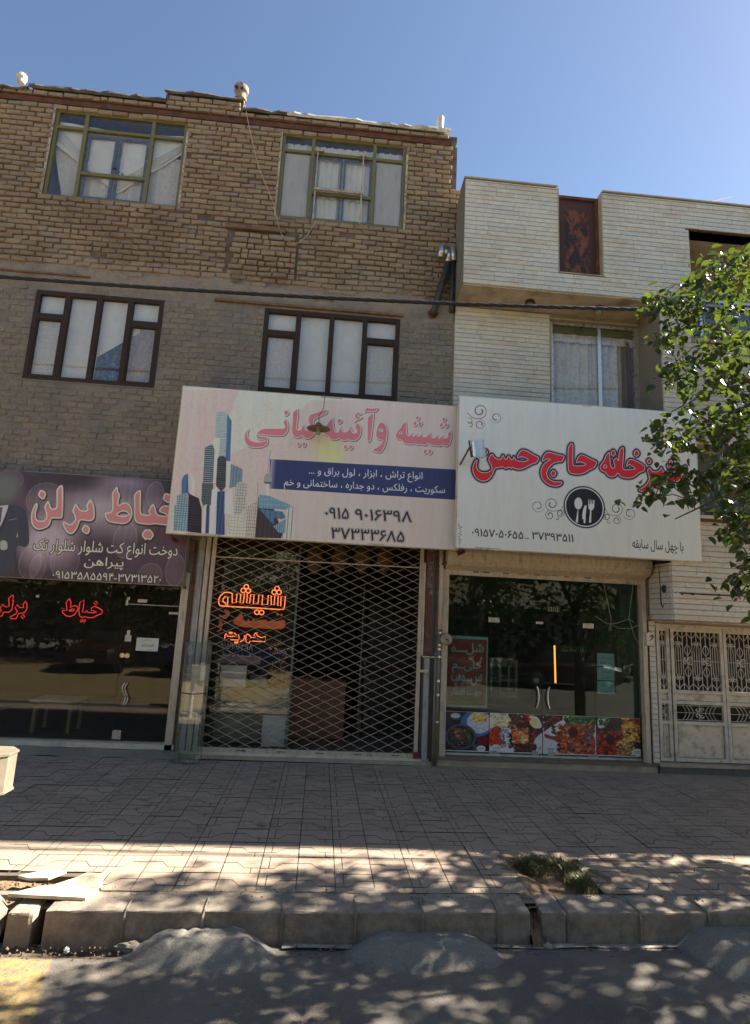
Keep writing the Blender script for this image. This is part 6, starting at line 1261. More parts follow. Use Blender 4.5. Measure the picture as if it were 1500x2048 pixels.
for i, (x0, x1, y0, y1, z0, z1, m_, lb) in enumerate(((-2.1, -2.06, D-.02, D+.06, .05, 3.1, M_rust, 'thin rusty steel post at the left of the grille, beside the tailor'), (-2.04, -1.95, D-.0, D+.12, .05, 3.2, M_gpost, 'grey white steel channel post at the left end of the grille'), (-1.93, -1.865, D-.02, D+.06, .05, 3.2, M_cream, 'cream steel angle post touching the left end of the grille'),
      (1.39, 1.42, D-.02, D+.05, 1.55, 2.95, M_cream, 'short cream upright above the grille bracket on the right'), (1.44, 1.52, D-.03, D+.08, .05, 1.52, M_gpost, 'grey white lower post right of the grille'), (1.43, 1.53, D+.0, D+.1, 1.54, 3.2, plain('red_brown_post', (.14, .06, .04), .8, var=.3, grime=(.25, .2, .17), gs=5), 'red brown upper post right of the grille'), (1.55, 1.59, D-.02, D+.06, .02, 3.2, plain('dark_steel_post', (.07, .06, .055), .7, var=.3), 'dark narrow post between grille and restaurant'))):
    mb = MB(); mb.bbox(x0, x1, y0, y1, z0, z1, .004); solo('steel_post', mb, m_, lb, 'post', 'steel posts between the shopfronts')
mb = MB(); mb.tube([(1.65, D-.04, 3.2), (1.66, D-.04, 2.9), (1.66, D-.05, 1.95)], .035, 12); solo('drain_pipe', mb, M_cream, 'cream plastic pipe running down left of the restaurant', 'pipe', smooth=True)
Gp = thing('gas_pipe', 'grey gas pipe with valve fittings left of the restaurant door', 'pipe', (1.64, D-.05, 0))
mb = MB(); mb.tube([(1.65, D-.06, 1.95), (1.65, D-.06, .02)], .017, 8); mb.tube([(1.6, D-.06, 1.6), (1.6, D-.06, .02)], .014, 8); obj('pipe', mb, plain('grey_pipe', (.2, .19, .17), .6, var=.25), Gp, smooth=True)
for z in (1.9, 1.72, 1.66, 1.55, 1.2, 1.0, .62): mb = MB(); mb.lathe((1.65, D-.06, z), [(.027, -.015), (.027, .015)], 8); obj('fitting', mb, M_galv, Gp)
for b in ((1.4, 1.7, D-.055, D-.04, 1.53, 1.55), (1.36, 1.5, D-.05, D-.03, 1.31, 1.35)): mb = MB(); mb.box(*b); obj('bracket', mb, M_galv, Gp)
mb = MB(); mb.box(1.5, 1.72, D+.05, D+.1, 0, 3.3); struct('party_wall', mb, M_dkrend)
mb = MB(); mb.box(-2.14, -2.02, D+.05, D+.35, 0, 3.3); struct('party_wall', mb, M_dkrend)

# ------------------------------------------------------------ goods inside the glazier and the others
mb = MB(); mb.box(-.52, .29, 9.5, 9.9, .1, 1.05); t = thing('cardboard_crate', 'brown board crate standing on the floor behind the grille', 'crate', (0, 9.5, .1)); M_card = plain('brown_board', (.2, .11, .07), .85, var=.12, ns=3)
mb = MB(); mb.bbox(-.62, -.08, 9.6, 10, .1, 1.02); obj('board', mb, M_card, t); mb = MB(); mb.bbox(-.075, .32, 9.6, 10, .1, 1.0); obj('board', mb, M_card, t)
def mirror(x0, x1, z0, z1, y, m, lb): mb = MB(); mb.bbox(x0, x1, y, y+.04, z0, z1, .01); return solo('stored_sheet', mb, m, lb, 'sheet', 'glass goods leaning in the glazier shop')
M_mir = plain('mirror_glass', (.75, .78, .76), .06, metal=1, var=.02, bump=0); M_gg = plain('greenish_glass_stack', (.2, .25, .2), .2, var=.25, ns=3, bump=0); M_tq = plain('turquoise_boxes', (.05, .2, .2), .5, var=.4, ns=14)
M_wp = plain('bright_white', (.85, .86, .88), .3, var=.08, ns=4)
for (a_, b_, c_, d_, Y, m_, lb) in ((442, 1330, 490, 1375, 8.97, M_wp, 'bright white panel leaning high behind the glazier glass'), (500, 1350, 532, 1376, 9.3, M_tq, 'turquoise patterned boxes behind the glazier glass'), (526, 1430, 569, 1496, 8.96, M_wp, 'tall bright white panel beside the brown crate'),
        (432, 1372, 575, 1432, 9.25, M_gg, 'grey green sheets lying across the middle of the glazier window'), (428, 1428, 522, 1498, 9.12, plain('pale_glass_sheets', (.26, .28, .2), .25, var=.4, ns=2.5, bump=0), 'pale green sheets stacked at the foot of the glazier window'), (440, 1310, 520, 1330, 9.15, plain('silver_junk', (.25, .25, .27), .4, var=.6, ns=20), 'silver oddments on the shelf of the glazier window')):
    p0, p1 = at(a_, b_, Y), at(c_, d_, Y); mirror(p0[0], p1[0], max(p1[2], .1), p0[2], Y, m_, lb)
for i in range(5):
    mb = MB(); x = .55+i*.16; mb.add([(x, 9.9+.3*i, .1), (x+.9, 10.1+.3*i, .1), (x+.9, 10.3+.3*i, 2.3-.2*i), (x, 10.1+.3*i, 2.3-.2*i), (x, 9.905+.3*i, .1), (x+.9, 10.105+.3*i, .1), (x+.9, 10.305+.3*i, 2.3-.2*i), (x, 10.105+.3*i, 2.3-.2*i)], [(0, 1, 2, 3), (7, 6, 5, 4), (0, 4, 5, 1), (1, 5, 6, 2), (2, 6, 7, 3), (3, 7, 4, 0)])
    solo('leaning_glass', mb, M_gcab, 'large clear glass sheet leaning in the dark glazier shop, '+['nearest the grille', 'second from the grille', 'third from the grille', 'fourth from the grille', 'farthest back'][i], 'glass sheet', 'large sheets leaning in the glazier shop')
for i, px_ in enumerate((650, 700, 745, 790)):   # cloudy wrapped bundles under the shop ceiling
    p = at(px_-20, 1110, 9.4); mb = MB(); mb.lathe((p[0], 9.4, p[2]-.2), [(.03, -.12), (.09, -.02), (.14, .1), (.12, .22), (.05, .34)], 12); solo('hanging_bundle', mb, plain('dusty_bundle', (.16, .1, .07), .9, var=.4), ['leftmost', 'second from left', 'third from left', 'rightmost'][i]+' of the dusty bundles hanging under the glazier shop ceiling', 'bundle', 'bundles hanging in the glazier shop')
t = thing('work_table', 'small wooden table with a pale top inside the tailor shop', 'table', (-4.6, 9.3, .15)); M_wood = plain('pine_wood', (.3, .19, .1), .6, ns=8)
p0, p1 = at(66, 1397, 9.2), at(155, 1392, 9.2); X0, X1 = p0[0], p1[0]; zt = p0[2]
mb = MB(); mb.box(X0, X1, 9.1, 9.6, zt-.03, zt); obj('table_top', mb, M_marble, t)
mb = MB(); mb.box(X0+.04, X1-.04, 9.14, 9.17, zt-.12, zt-.03); obj('apron', mb, M_wood, t)
for x in (X0+.05, X1-.08):
    for y in (9.14, 9.52): mb = MB(); mb.box(x, x+.05, y, y+.05, .15, zt-.03); obj('leg', mb, M_wood, t)
t = thing('air_cooler', 'white louvred evaporative cooler standing inside the restaurant', 'air cooler', (2.9, 10.2, .6)); p0, p1 = at(979, 1318, 10.2), at(1036, 1398, 10.2)
mb = MB(); mb.bbox(p0[0], p1[0], 10.2, 10.7, p1[2], p0[2], .02); obj('cabinet', mb, M_whitep, t)
for i in range(18): z = p1[2]+.12+i*(p0[2]-p1[2]-.24)/18; mb = MB(); mb.box(p0[0]+.06, p1[0]-.06, 10.185, 10.2, z, z+.016); obj('louvre', mb, M_dark, t)
for f_ in (.36, .66): mb = MB(); x = p0[0]+(p1[0]-p0[0])*f_; mb.box(x-.02, x+.02, 10.17, 10.2, p1[2]+.1, p0[2]-.1); obj('strut', mb, M_whitep, t)
# glass display case on the pavement
t = thing('glass_cabinet', 'tall narrow green glass display case standing on the pavement by the grille', 'display case', (-1.8, 8.4, 0)); x0, x1, y0, y1 = -2.0, -1.69, 8.28, 8.5
for nm, b in (('front_pane', (x0, x1, y0, y0+.006)), ('back_pane', (x0, x1, y1-.006, y1)), ('side_pane', (x0, x0+.006, y0+.007, y1-.007)), ('side_pane', (x1-.006, x1, y0+.007, y1-.007))): mb = MB(); mb.box(*b, .01, 1.62); obj(nm, mb, M_gcab, t)
for z in (.012, .36, .62, .86, 1.12, 1.3, 1.61): mb = MB(); mb.box(x0+.008, x1-.008, y0+.008, y1-.008, z, z+.007); obj('shelf', mb, M_gcab, t)
M_edge = plain('green_glass_edge', (.13, .17, .15), .2, var=.1)
for x in (x0, x1):
    for y in (y0, y1): mb = MB(); mb.box(x-.004, x+.004, y-.004, y+.004, 0, 1.625); obj('corner_strip', mb, M_edge, t)
mb = MB(); mb.bbox(x0+.07, x1-.06, y1-.03, y1-.01, .64, 1.3); obj('white_backing', mb, plain('white_card', (.6, .56, .48), .7, var=.15, ns=4), t)
mb = MB(); mb.tube([(x0-.01, y0-.012, .93), (x0+.15, y0-.014, .915), (x1+.01, y0-.01, .93), (x1+.01, y1, .99)], .006, 5); obj('tie', mb, M_black, t)
# ------------------------------------------------------------ things on the pavement and road
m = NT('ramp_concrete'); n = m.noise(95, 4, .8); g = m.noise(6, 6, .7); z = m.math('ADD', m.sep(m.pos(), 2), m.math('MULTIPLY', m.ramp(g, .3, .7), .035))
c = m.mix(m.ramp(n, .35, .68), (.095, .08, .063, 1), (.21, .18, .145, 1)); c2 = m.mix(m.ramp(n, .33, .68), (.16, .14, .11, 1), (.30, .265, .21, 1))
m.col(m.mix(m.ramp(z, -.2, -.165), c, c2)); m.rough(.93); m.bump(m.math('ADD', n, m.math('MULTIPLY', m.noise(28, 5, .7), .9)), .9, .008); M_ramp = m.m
def ramp_mound(x0, x1, h, lab, seed, yb=4.13):
    r = random.Random(seed); ph = [r.uniform(0, 6) for _ in range(6)]
    def f(u, v):
        x = x0-.2+(x1-x0+.4)*u; y = 4.535+KA*x-(4.535-yb)*v
        e = max(0, min(1, (x-x0+.16+.05*math.sin(v*5+ph[0]))/.34))*max(0, min(1, (x1+.16-x+.05*math.sin(v*4+ph[1]))/.34)); e = e*e*(3-2*e)
        p = 1 if v < .42 else max(0, 1-(v-.42)/.58); p = p*p*(3-2*p)
        z = -.235+.02*v+(h+.02)*e*p+.013*e*(p+.05)*mnoise.noise(Vector((x*5+seed, y*5, 0)))+.012*e*(p+.05)*mnoise.noise(Vector((x*19, y*19+seed, 0)))+.004*e*mnoise.noise(Vector((x*60, y*60, 2)))
        if v < .04: pass
        return (x, y, z)
    mb = MB(); mb.grid(f, 60, 40); return solo('concrete_ramp', mb, M_ramp, lab, 'ramp', 'concrete ramps over the gutter', smooth=True)
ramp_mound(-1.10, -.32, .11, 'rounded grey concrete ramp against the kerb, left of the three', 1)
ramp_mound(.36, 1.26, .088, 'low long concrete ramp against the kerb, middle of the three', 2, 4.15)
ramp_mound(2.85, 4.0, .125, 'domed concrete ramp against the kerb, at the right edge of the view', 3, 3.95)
# kerb-side odds: broken marble slab, rubble, block at the far left
M_mslab = plain('dirty_marble', (.5, .45, .37), .5, var=.3, ns=7, bump=.3, grime=(.2, .16, .11), gs=5)
mb = MB(); mb.plan([(-2.20, 4.66), (-1.93, 4.64), (-1.64, 4.62), (-1.60, 4.76), (-1.80, 4.80), (-2.03, 4.79)], .002, .024); solo('marble_slab', mb, M_mslab, 'long white marble slab bridging the gap in the kerb at the left', 'slab')
mb = MB(); mb.plan([(-1.96, 4.82), (-1.79, 4.815), (-1.59, 4.78), (-1.66, 5.02), (-1.80, 5.03), (-1.86, 4.93)], -.004, .016); solo('marble_slab', mb, M_mslab, 'broken white marble slab lying on dirt behind the long slab by the kerb', 'slab')
mb = MB(); mb.plan([(-2.16, 4.86), (-2.02, 4.87), (-1.94, 4.99), (-2.10, 5.0), (-2.26, 4.9)], .024, .042); solo('marble_piece', mb, M_marble, 'small broken marble piece on the dirt at the left edge', 'slab')
def rock(name, c, s, lab, m, seed, cat='stone', grp=None):
    r = random.Random(seed); mb = MB(); n, k = 12, 7; mb.v = []
    for j in range(k+1):
        for i in range(n):
            a = 6.283*i/n; b = math.pi*j/k; q = 1+.22*math.sin(3*a+seed)+.12*math.sin(5*b+2*a+seed)+r.uniform(-.09, .09); mb.v.append((c[0]+s[0]*q*math.cos(a)*math.sin(b)**.6*(1), c[1]+s[1]*q*math.sin(a)*math.sin(b)**.6, c[2]+s[2]*(1-math.cos(b))*.5*(1+.1*math.sin(a*2))))
    mb.f = [(j*n+i, j*n+(i+1) % n, (j+1)*n+(i+1) % n, (j+1)*n+i) for j in range(k) for i in range(n)]; return solo(name, mb, m, lab, cat, grp)
rock('broken_kerb_block', (-2.3, 4.6, -.25), (.14, .14, .25), 'rough broken concrete block at the left end of the kerb gap', M_conc, 3)
mb = MB(); kerb_maker(mb, (-2.03, 4.64, -.03), (.17, .25, .25), 31); a_ = solo('fallen_kerb_piece', mb, M_kerb, 'short slumped kerb piece beside the cracked marble slab', 'kerb piece')
rock('gutter_stone', (-1.25, 4.44, -.23), (.08, .04, .06), 'dark jagged stone in the gutter beside the left ramp', M_conc, 5); rock('gutter_stone', (-1.12, 4.42, -.21), (.06, .03, .03), 'flat pale stone between the gutter and the left ramp', M_marble, 8)
rock('paper_litter', (-1.66, 4.45, -.245), (.018, .02, .04), 'crumpled white paper scrap in the dark gutter', plain('paper', (.6, .62, .62), .8), 9, 'litter'); rock('paper_litter', (1.74, 4.5, -.22), (.03, .02, .04), 'crumpled grey wrapper at the foot of the broken kerb joint', plain('wrapper', (.35, .33, .3), .7), 10, 'litter')
r_ = random.Random(44); mb = MB()
def pebble(x, y, z, s):
    mb.add([(x-s, y, z), (x, y-s, z), (x+s, y, z), (x, y+s*.8, z), (x, y, z+s*.8)], [(0, 1, 4), (1, 2, 4), (2, 3, 4), (3, 0, 4)])
for _ in range(2600):
    t_ = r_.random()
    if t_ < .3: x = r_.uniform(-6, 6); y = 4.48+KA*x+r_.uniform(-.13, .04); z = -.21
    elif t_ < .55: x = r_.uniform(-4, -1.65); y = r_.uniform(4.68, 5.0); z = -.05
    elif t_ < .7: x = r_.uniform(1.7, 2.4); y = r_.uniform(4.76, 5.4); z = -.06
    elif t_ < .85: x = r_.uniform(-6, 8); y = r_.uniform(4.7, 4.86)+KA*x; z = 0
    else: x = r_.uniform(-5, 6); y = r_.uniform(2.6, 4.2); z = road_z(x, y)
    pebble(x, y, z, r_.uniform(.003, .011)*(1.4 if t_ < .55 else 1))
obj('gravel', mb, plain('grit', (.13, .1, .075), .95, var=.4, ns=90), None, kind='stuff')
mb = MB(); mb.grid(lambda u, v: (1.63+.09*u, 4.5+.34*v, -.21+.195*v**.6+.03*mnoise.noise(Vector((u*4, v*7, 3)))+.02*mnoise.noise(Vector((u*14, v*22, 3)))), 10, 24)
obj('earth_spill', mb, M_soil, None, kind='stuff', smooth=False)
# fallen dry leaves
mb = MB()
for _ in range(260):
    x, y = r_.uniform(-3.2, -1.1), r_.uniform(4.40, 4.53); z = -.245
    if r_.random() < .3: x, y = r_.uniform(-.2, 5), r_.uniform(4.42, 4.53); z = -.205
    if r_.random() < .35: x, y, z = r_.uniform(1.7, 2.4), r_.uniform(4.75, 5.3), -.03
    a = r_.uniform(0, 6.28); s = r_.uniform(.008, .02); mb.add([(x+s*math.cos(a), y+s*math.sin(a), z+.012), (x-s*.5*math.sin(a), y+s*.5*math.cos(a), z+.006), (x-s*math.cos(a), y-s*math.sin(a), z+.014), (x+s*.5*math.sin(a), y-s*.5*math.cos(a), z+.004)], [(0, 1, 2, 3)])
obj('dry_leaves', mb, plain('dry_leaf', (.13, .065, .03), .95, var=.5, ns=40), None, kind='stuff')
# weeds round the planting hole
def blade(mb, x, y, z, h, a, lean, w_):
    P = [(x+math.cos(a)*lean*t*t, y+math.sin(a)*lean*t*t, z+h*t*(1-.25*t)) for t in (0, .35, .7, 1)]; px_, py_ = -math.sin(a)*w_, math.cos(a)*w_
    vs = []
    for i, (p, k) in enumerate(zip(P, (1, .85, .5, .05))): vs += [(p[0]-px_*k, p[1]-py_*k, p[2]), (p[0]+px_*k, p[1]+py_*k, p[2])]
    mb.add(vs, [(0, 1, 3, 2), (2, 3, 5, 4), (4, 5, 7, 6)])
def leafmat(name, c0, c1, kind='isl', trans=.35, gloss=.42):
    m = NT(name); r = m.rnd(kind); n = m.noise(3, 4, .6); col = m.mix(m.math('MULTIPLY', m.math('ADD', r, n), .5), (*c0, 1), (*c1, 1))
    m.col(col); m.rough(gloss); tr = m.n('BsdfTranslucent'); m.put(tr.inputs[0], m.hsv(col, h=.485, sat=1.15, val=2.1)); mx = m.n('MixShader'); mx.inputs[0].default_value = trans
    m.t.links.new(m.b.outputs[0], mx.inputs[1]); m.t.links.new(tr.outputs[0], mx.inputs[2]); m.t.links.new(mx.outputs[0], m.out.inputs[0]); return m.m
mbs = [MB(), MB()]
for _ in range(3000):
    t_ = r_.random()
    if t_ < .35: x = r_.gauss(1.92, .06); y = r_.gauss(5.36, .06)
    elif t_ < .75: x = r_.gauss(2.25, .05); y = r_.gauss(5.1, .13)
    else: x = r_.gauss(2.1, .14); y = r_.gauss(5.4, .04)
    blade(mbs[0 if _ % 5 < 2 else 1], x, y, -.035, r_.uniform(.03, .115), r_.uniform(0, 6.28), r_.uniform(.03, .12), r_.uniform(.002, .0055))
obj('weeds', mbs[0], leafmat('weed_green', (.035, .06, .015), (.09, .13, .035)), None, kind='stuff'); obj('dry_grass', mbs[1], leafmat('weed_dry', (.1, .09, .03), (.22, .17, .08)), None, kind='stuff')
# bin-like cream box at the left edge
t = thing('litter_bin', 'sunlit cream painted octagonal bin head cut by the left edge of the view', 'bin', (-2.45, 4.68, .62))
cx_, cy_ = -2.53, 4.80; oc = [(cx_+.17*math.cos(a), cy_+.17*math.sin(a)) for a in [math.radians(22.5+45*k) for k in range(8)]]
mb = MB(); mb.plan(oc, .735, .995); M_bin = plain('bin_paint', (.22, .2, .165), .5, var=.12, grime=(.2, .12, .07), gs=6); obj('drum', mb, M_bin, t)
for za_, zb_ in ((.995, 1.01), (.72, .735)): mb = MB(); mb.plan([(cx_+1.06*(x-cx_), cy_+1.06*(y-cy_)) for x, y in oc], za_, zb_); obj('rim', mb, M_bin, t)
mb = MB(); mb.lathe((cx_+.03, cy_-.06, 1.01), [(.045, 0), (.05, .02), (.035, .035)], 12); obj('lid_knob', mb, M_bin, t)
mb = MB(); mb.lathe((cx_+.04, cy_-.05, .575), [(.04, .03), (.07, .06), (.075, .145)], 12); obj('foot_cap', mb, M_bin, t)
mb = MB(); mb.tube([(cx_-.1, cy_, -.05), (cx_-.1, cy_, .74)], .04, 10); obj('pole', mb, M_cream, t)
for z in (.8, .97): mb = MB(); mb.lathe((cx_+.04, cy_-.16, z), [(.009, -.006), (.009, .004)], 8, 'y'); obj('bolt', mb, M_rust, t)

t.location.z -= .055; t.location.x -= .01

# ------------------------------------------------------------ trees
M_bark = plain('bark', (.12, .085, .06), .95, var=.35, ns=8, bump=1, bs=30)
def leaf_maker(mb, c, s, k, R=None):
    """heart shaped leaf with a folded midrib and a drooping tip"""
    w_ = .40; P = [(0, 0, 0), (-w_*.8, .14, .08), (-w_, .42, .10), (-w_*.55, .78, .04), (0, 1.05, -.10), (w_*.55, .78, .04), (w_, .42, .10), (w_*.8, .14, .08), (0, .4, 0), (0, .75, -.03)]
    F_ = [(0, 8, 2, 1), (8, 9, 3, 2), (9, 4, 3), (0, 7, 6, 8), (8, 6, 5, 9), (9, 5, 4)]
    if R is None: mb.add([(x, y, z) for x, y, z in P], F_); return
    mb.add([Vector(c)+R@(Vector(p)*s) for p in P], F_)
def rand_rot(r, droop=.5):
    a = r.uniform(0, 6.283); tilt = r.gauss(-droop, .55); roll = r.gauss(0, .6)
    return Matrix.Rotation(a, 3, 'Z')@Matrix.Rotation(tilt, 3, 'X')@Matrix.Rotation(roll, 3, 'Y')
ML_o = leafmat('mulberry_leaf', (.02, .04, .009), (.075, .10, .022), 'obj', .34, .36); ML_s = leafmat('mulberry_foliage', (.018, .037, .009), (.07, .095, .02), 'isl', .34, .36)
TR = thing('mulberry_tree', 'leafy green mulberry tree whose sunlit boughs hang over the right of the view', 'tree', (5.6, 5.0, 0))
limbs = [[(5.6, 5.0, -.1), (5.58, 5.02, 1.2), (5.5, 5.05, 2.3)], [(5.5, 5.05, 2.3), (5.1, 5.1, 3.2), (4.6, 5.0, 4.0), (4.0, 4.9, 4.55), (3.3, 4.85, 4.75)], [(5.5, 5.05, 2.3), (5.9, 5.4, 3.6), (6.2, 5.8, 5.2), (6.3, 6.0, 7.0)],
         [(4.6, 5.0, 4.0), (4.3, 5.2, 4.9), (3.9, 5.3, 5.6)], [(5.1, 5.1, 3.2), (4.3, 4.9, 3.5), (3.5, 4.75, 3.35), (3.0, 4.7, 3.1)], [(5.5, 5.05, 2.4), (4.6, 4.8, 2.75), (3.9, 4.7, 2.9), (3.55, 4.6, 2.6)], [(5.9, 5.4, 3.6), (7.0, 5.2, 5.0), (8.0, 4.8, 6.2)], [(6.2, 5.8, 5.2), (5.3, 5.6, 6.2), (4.8, 5.4, 6.9)], [(4.3, 4.9, 3.5), (3.8, 4.8, 3.9), (3.2, 4.8, 4.2)]]
for i, P in enumerate(limbs):
    n_ = len(P); r0 = .13 if i == 0 else .055 if i in (1, 2, 6) else .022; mb = MB(); mb.tube(P, [r0*(1-.75*k/(n_-1)) if i else r0*(1-.2*k/2) for k in range(n_)], 8); obj('trunk' if i == 0 else 'limb', mb, M_bark, TR, smooth=True)
POL = [[(1505,500),(1480,495),(1448,482),(1420,505),(1400,545),(1345,572),(1300,590),(1268,612),(1300,628),(1335,642),(1380,655),(1400,690),(1505,700)], [(1330,640),(1305,690),(1325,702),(1350,690),(1375,660)],
       [(1505,690),(1400,685),(1385,700),(1330,735),(1325,770),(1375,800),(1340,830),(1290,860),(1300,890),(1340,905),(1385,905),(1505,960),(1505,700)], [(1385,905),(1340,930),(1300,950),(1330,985),(1380,975),(1500,970),(1505,905)],
       [(1270,980),(1265,1008),(1300,1010),(1345,985),(1340,955),(1310,960)], [(1370,960),(1360,1000),(1380,1005),(1405,1000),(1400,960)], [(1430,960),(1425,1050),(1445,1085),(1500,1100),(1505,960)], [(1505,1105),(1478,1115),(1452,1165),(1462,1195),(1505,1205)]]
CNT = [62, 9, 88, 20, 8, 4, 26, 10]
def inpoly(x, y, P):
    c = False; j = len(P)-1
    for i in range(len(P)):
        if (P[i][1] > y) != (P[j][1] > y) and x < (P[j][0]-P[i][0])*(y-P[i][1])/(P[j][1]-P[i][1])+P[i][0]: c = not c
        j = i
    return c
rt = random.Random(77); leaves = []; twigs = MB(); centres = []
for P, n_ in zip(POL, CNT):
    xs = [p[0] for p in P]; ys = [p[1] for p in P]; k = 0
    while k < n_:
        x, y = rt.uniform(min(xs), max(xs)), rt.uniform(min(ys), max(ys))
        if not inpoly(x, y, P): continue
        k += 1; Y = rt.uniform(4.25, 5.3); c = Vector(at(x, y, Y)); centres.append(c)
        for _ in range(rt.randint(8, 13)):
            q = c+Vector((rt.gauss(0, .075), rt.gauss(0, .09), rt.gauss(0, .07))); u_ = pr(q)
            if u_[0] < 1500 and not inpoly(u_[0], u_[1], P) and rt.random() < .72: continue
            leaves.append((q, rt.choice([.05, .065, .075, .085, .1])*rt.uniform(.9, 1.12), rand_rot(rt)))
lim_pts = [(Vector(p), i) for i, P in enumerate(limbs) if i for p in P]
fine = []
for P in limbs[1:]:
    for a_, b_ in zip(P, P[1:]):
        for k in range(5): fine.append(Vector(a_).lerp(Vector(b_), k/5))
left = list(centres); near = {i: min(((v-c).length, k) for k, v in enumerate(fine)) for i, c in enumerate(left)}
while near:
    i = min(near, key=lambda q: near[q][0]); dist, k = near.pop(i); c = left[i]; b = fine[k]; m_ = (b+c)/2+Vector((rt.uniform(-.03, .03), rt.uniform(-.03, .03), .02+.08*dist)); twigs.tube([b, m_, c], [.007, .005, .0035], 5); fine.append(c)
    for j in near:
        d_ = (left[j]-c).length
        if d_ < near[j][0]: near[j] = (d_, len(fine)-1)
obj('twigs', twigs, M_bark, TR, kind='stuff')
# the rest of the crown, right of and above the picture
N0 = len(leaves)
def clump(c, n_, R, sz=(.07, .12)):
    for _ in range(n_): leaves.append((Vector(c)+Vector((rt.gauss(0, R), rt.gauss(0, R), rt.gauss(0, R*.8))), rt.uniform(*sz), rand_rot(rt)))
tries = 0
while len(leaves) < N0+15500 and tries < 9000:
    tries += 1
    x = rt.uniform(2.2, 11.2); y = rt.uniform(3.2, 7.2); z = rt.uniform(2.9, 9.2)
    e = ((x-7.3)/3.9)**2+((y-5.2)/2.0)**2+((z-6.2)/3.1)**2
    if e > 1 or rt.random() > .55+.45*e: continue
    px_, py_, q_ = pr((x, y, z))
    if q_ > 0 and px_ < 1590 and py_ > -110: continue
    if 5.1 < y and z < 4 and x < 5.5: continue
    sx, sy = x-1.1*z, y-.253*z
    if sx < -1.5 or (sx < -.7 and sy > 4.9 and rt.random() < .6): continue
    if sy > 5.3 and sx < 1.3: continue
    if 4.5 < sy <= 5.3 and sx < 1.3 and rt.random() < .22: continue
    if sy <= 4.5 and (sx < -1.0 or (sx < .2 and rt.random() < .5)): continue
    if rt.random() < .12: continue
    clump((x, y, z), 24, .16)
order = sorted(range(N0), key=lambda i: -leaves[i][1]/max(pr(leaves[i][0])[2], .1)*(1 if pr(leaves[i][0])[0] < 1498 else .01)); pick = set(order[:300])
lm = MB(); leaf_maker(lm, None, None, 0); lme = lm.mesh('leaf', ML_o, smooth=False); mb = MB(); off = Vector(TR.location)
for i, (c, s_, R) in enumerate(leaves):
    if i in pick:
        o = bpy.data.objects.new('leaf', lme); COL.objects.link(o); o.parent = TR; o.location = c-off; o.rotation_euler = R.to_euler(); o.scale = (s_, s_, s_)
    else: leaf_maker(mb, c, s_, 0, R)
obj('foliage', mb, ML_s, TR, kind='stuff')

def street_tree(x, y, h, R, seed, lab, n_=210):
    r = random.Random(seed); t = thing('street_tree', lab, 'tree', (x, y, 0), 'trees along the far side of the street')
    mb = MB(); top = (x+r.uniform(-.3, .3), y+r.uniform(-.2, .2), h*.45); mb.tube([(x, y, -.2), (x+.05, y, h*.2), top], [.16, .13, .1], 8); obj('trunk', mb, M_bark, t, smooth=True)
    mb = MB()
    for k in range(5): a = k*1.256+r.random(); mb.tube([top, (x+R*.4*math.cos(a), y+R*.4*math.sin(a), h*.6), (x+R*.75*math.cos(a), y+R*.75*math.sin(a), h*.8)], [.07, .05, .02], 6)
    obj('limbs', mb, M_bark, t, kind='stuff', smooth=True); mb = MB()
    for _ in range(n_):
        a, b, q = r.uniform(0, 6.283), r.uniform(-1, 1), r.random()**.4; c = Vector((x+R*q*math.cos(a)*math.sqrt(1-b*b), y+R*q*math.sin(a)*math.sqrt(1-b*b), h*.58+h*.40*q*b))
        for _2 in range(22): leaf_maker(mb, c+Vector((r.gauss(0, .2), r.gauss(0, .2), r.gauss(0, .17))), r.uniform(.12, .2), 0, rand_rot(r))
    obj('foliage', mb, ML_s, t, kind='stuff')
for i, (x, y, h, R, lab) in enumerate(((-8.5, -4.8, 7, 2.6, 'far street tree opposite the tailor, seen only in its glass'), (-3.6, -5.2, 7.5, 2.7, 'far street tree opposite the glazier shop'), (1.4, -5.0, 7.2, 2.7, 'far street tree reflected in the left of the restaurant glass'), (6.3, -5.2, 7.4, 2.8, 'far street tree reflected in the right of the restaurant glass'), (11.5, -4.9, 7, 2.7, 'far street tree beyond the gate, across the road'))): street_tree(x, y, h, R, 50+i, lab)
mb = MB(); rh = random.Random(5)
for _ in range(9000):
    c = Vector((rh.uniform(-22, 22), rh.uniform(-7.6, -6.6), rh.uniform(0, 2.9)+.5*math.sin(_))); leaf_maker(mb, c, rh.uniform(.18, .32), 0, rand_rot(rh))
tag(obj('far_hedge', mb, ML_s, None, smooth=False), 'long dark hedge behind the parked cars across the street, seen only in glass', 'hedge')
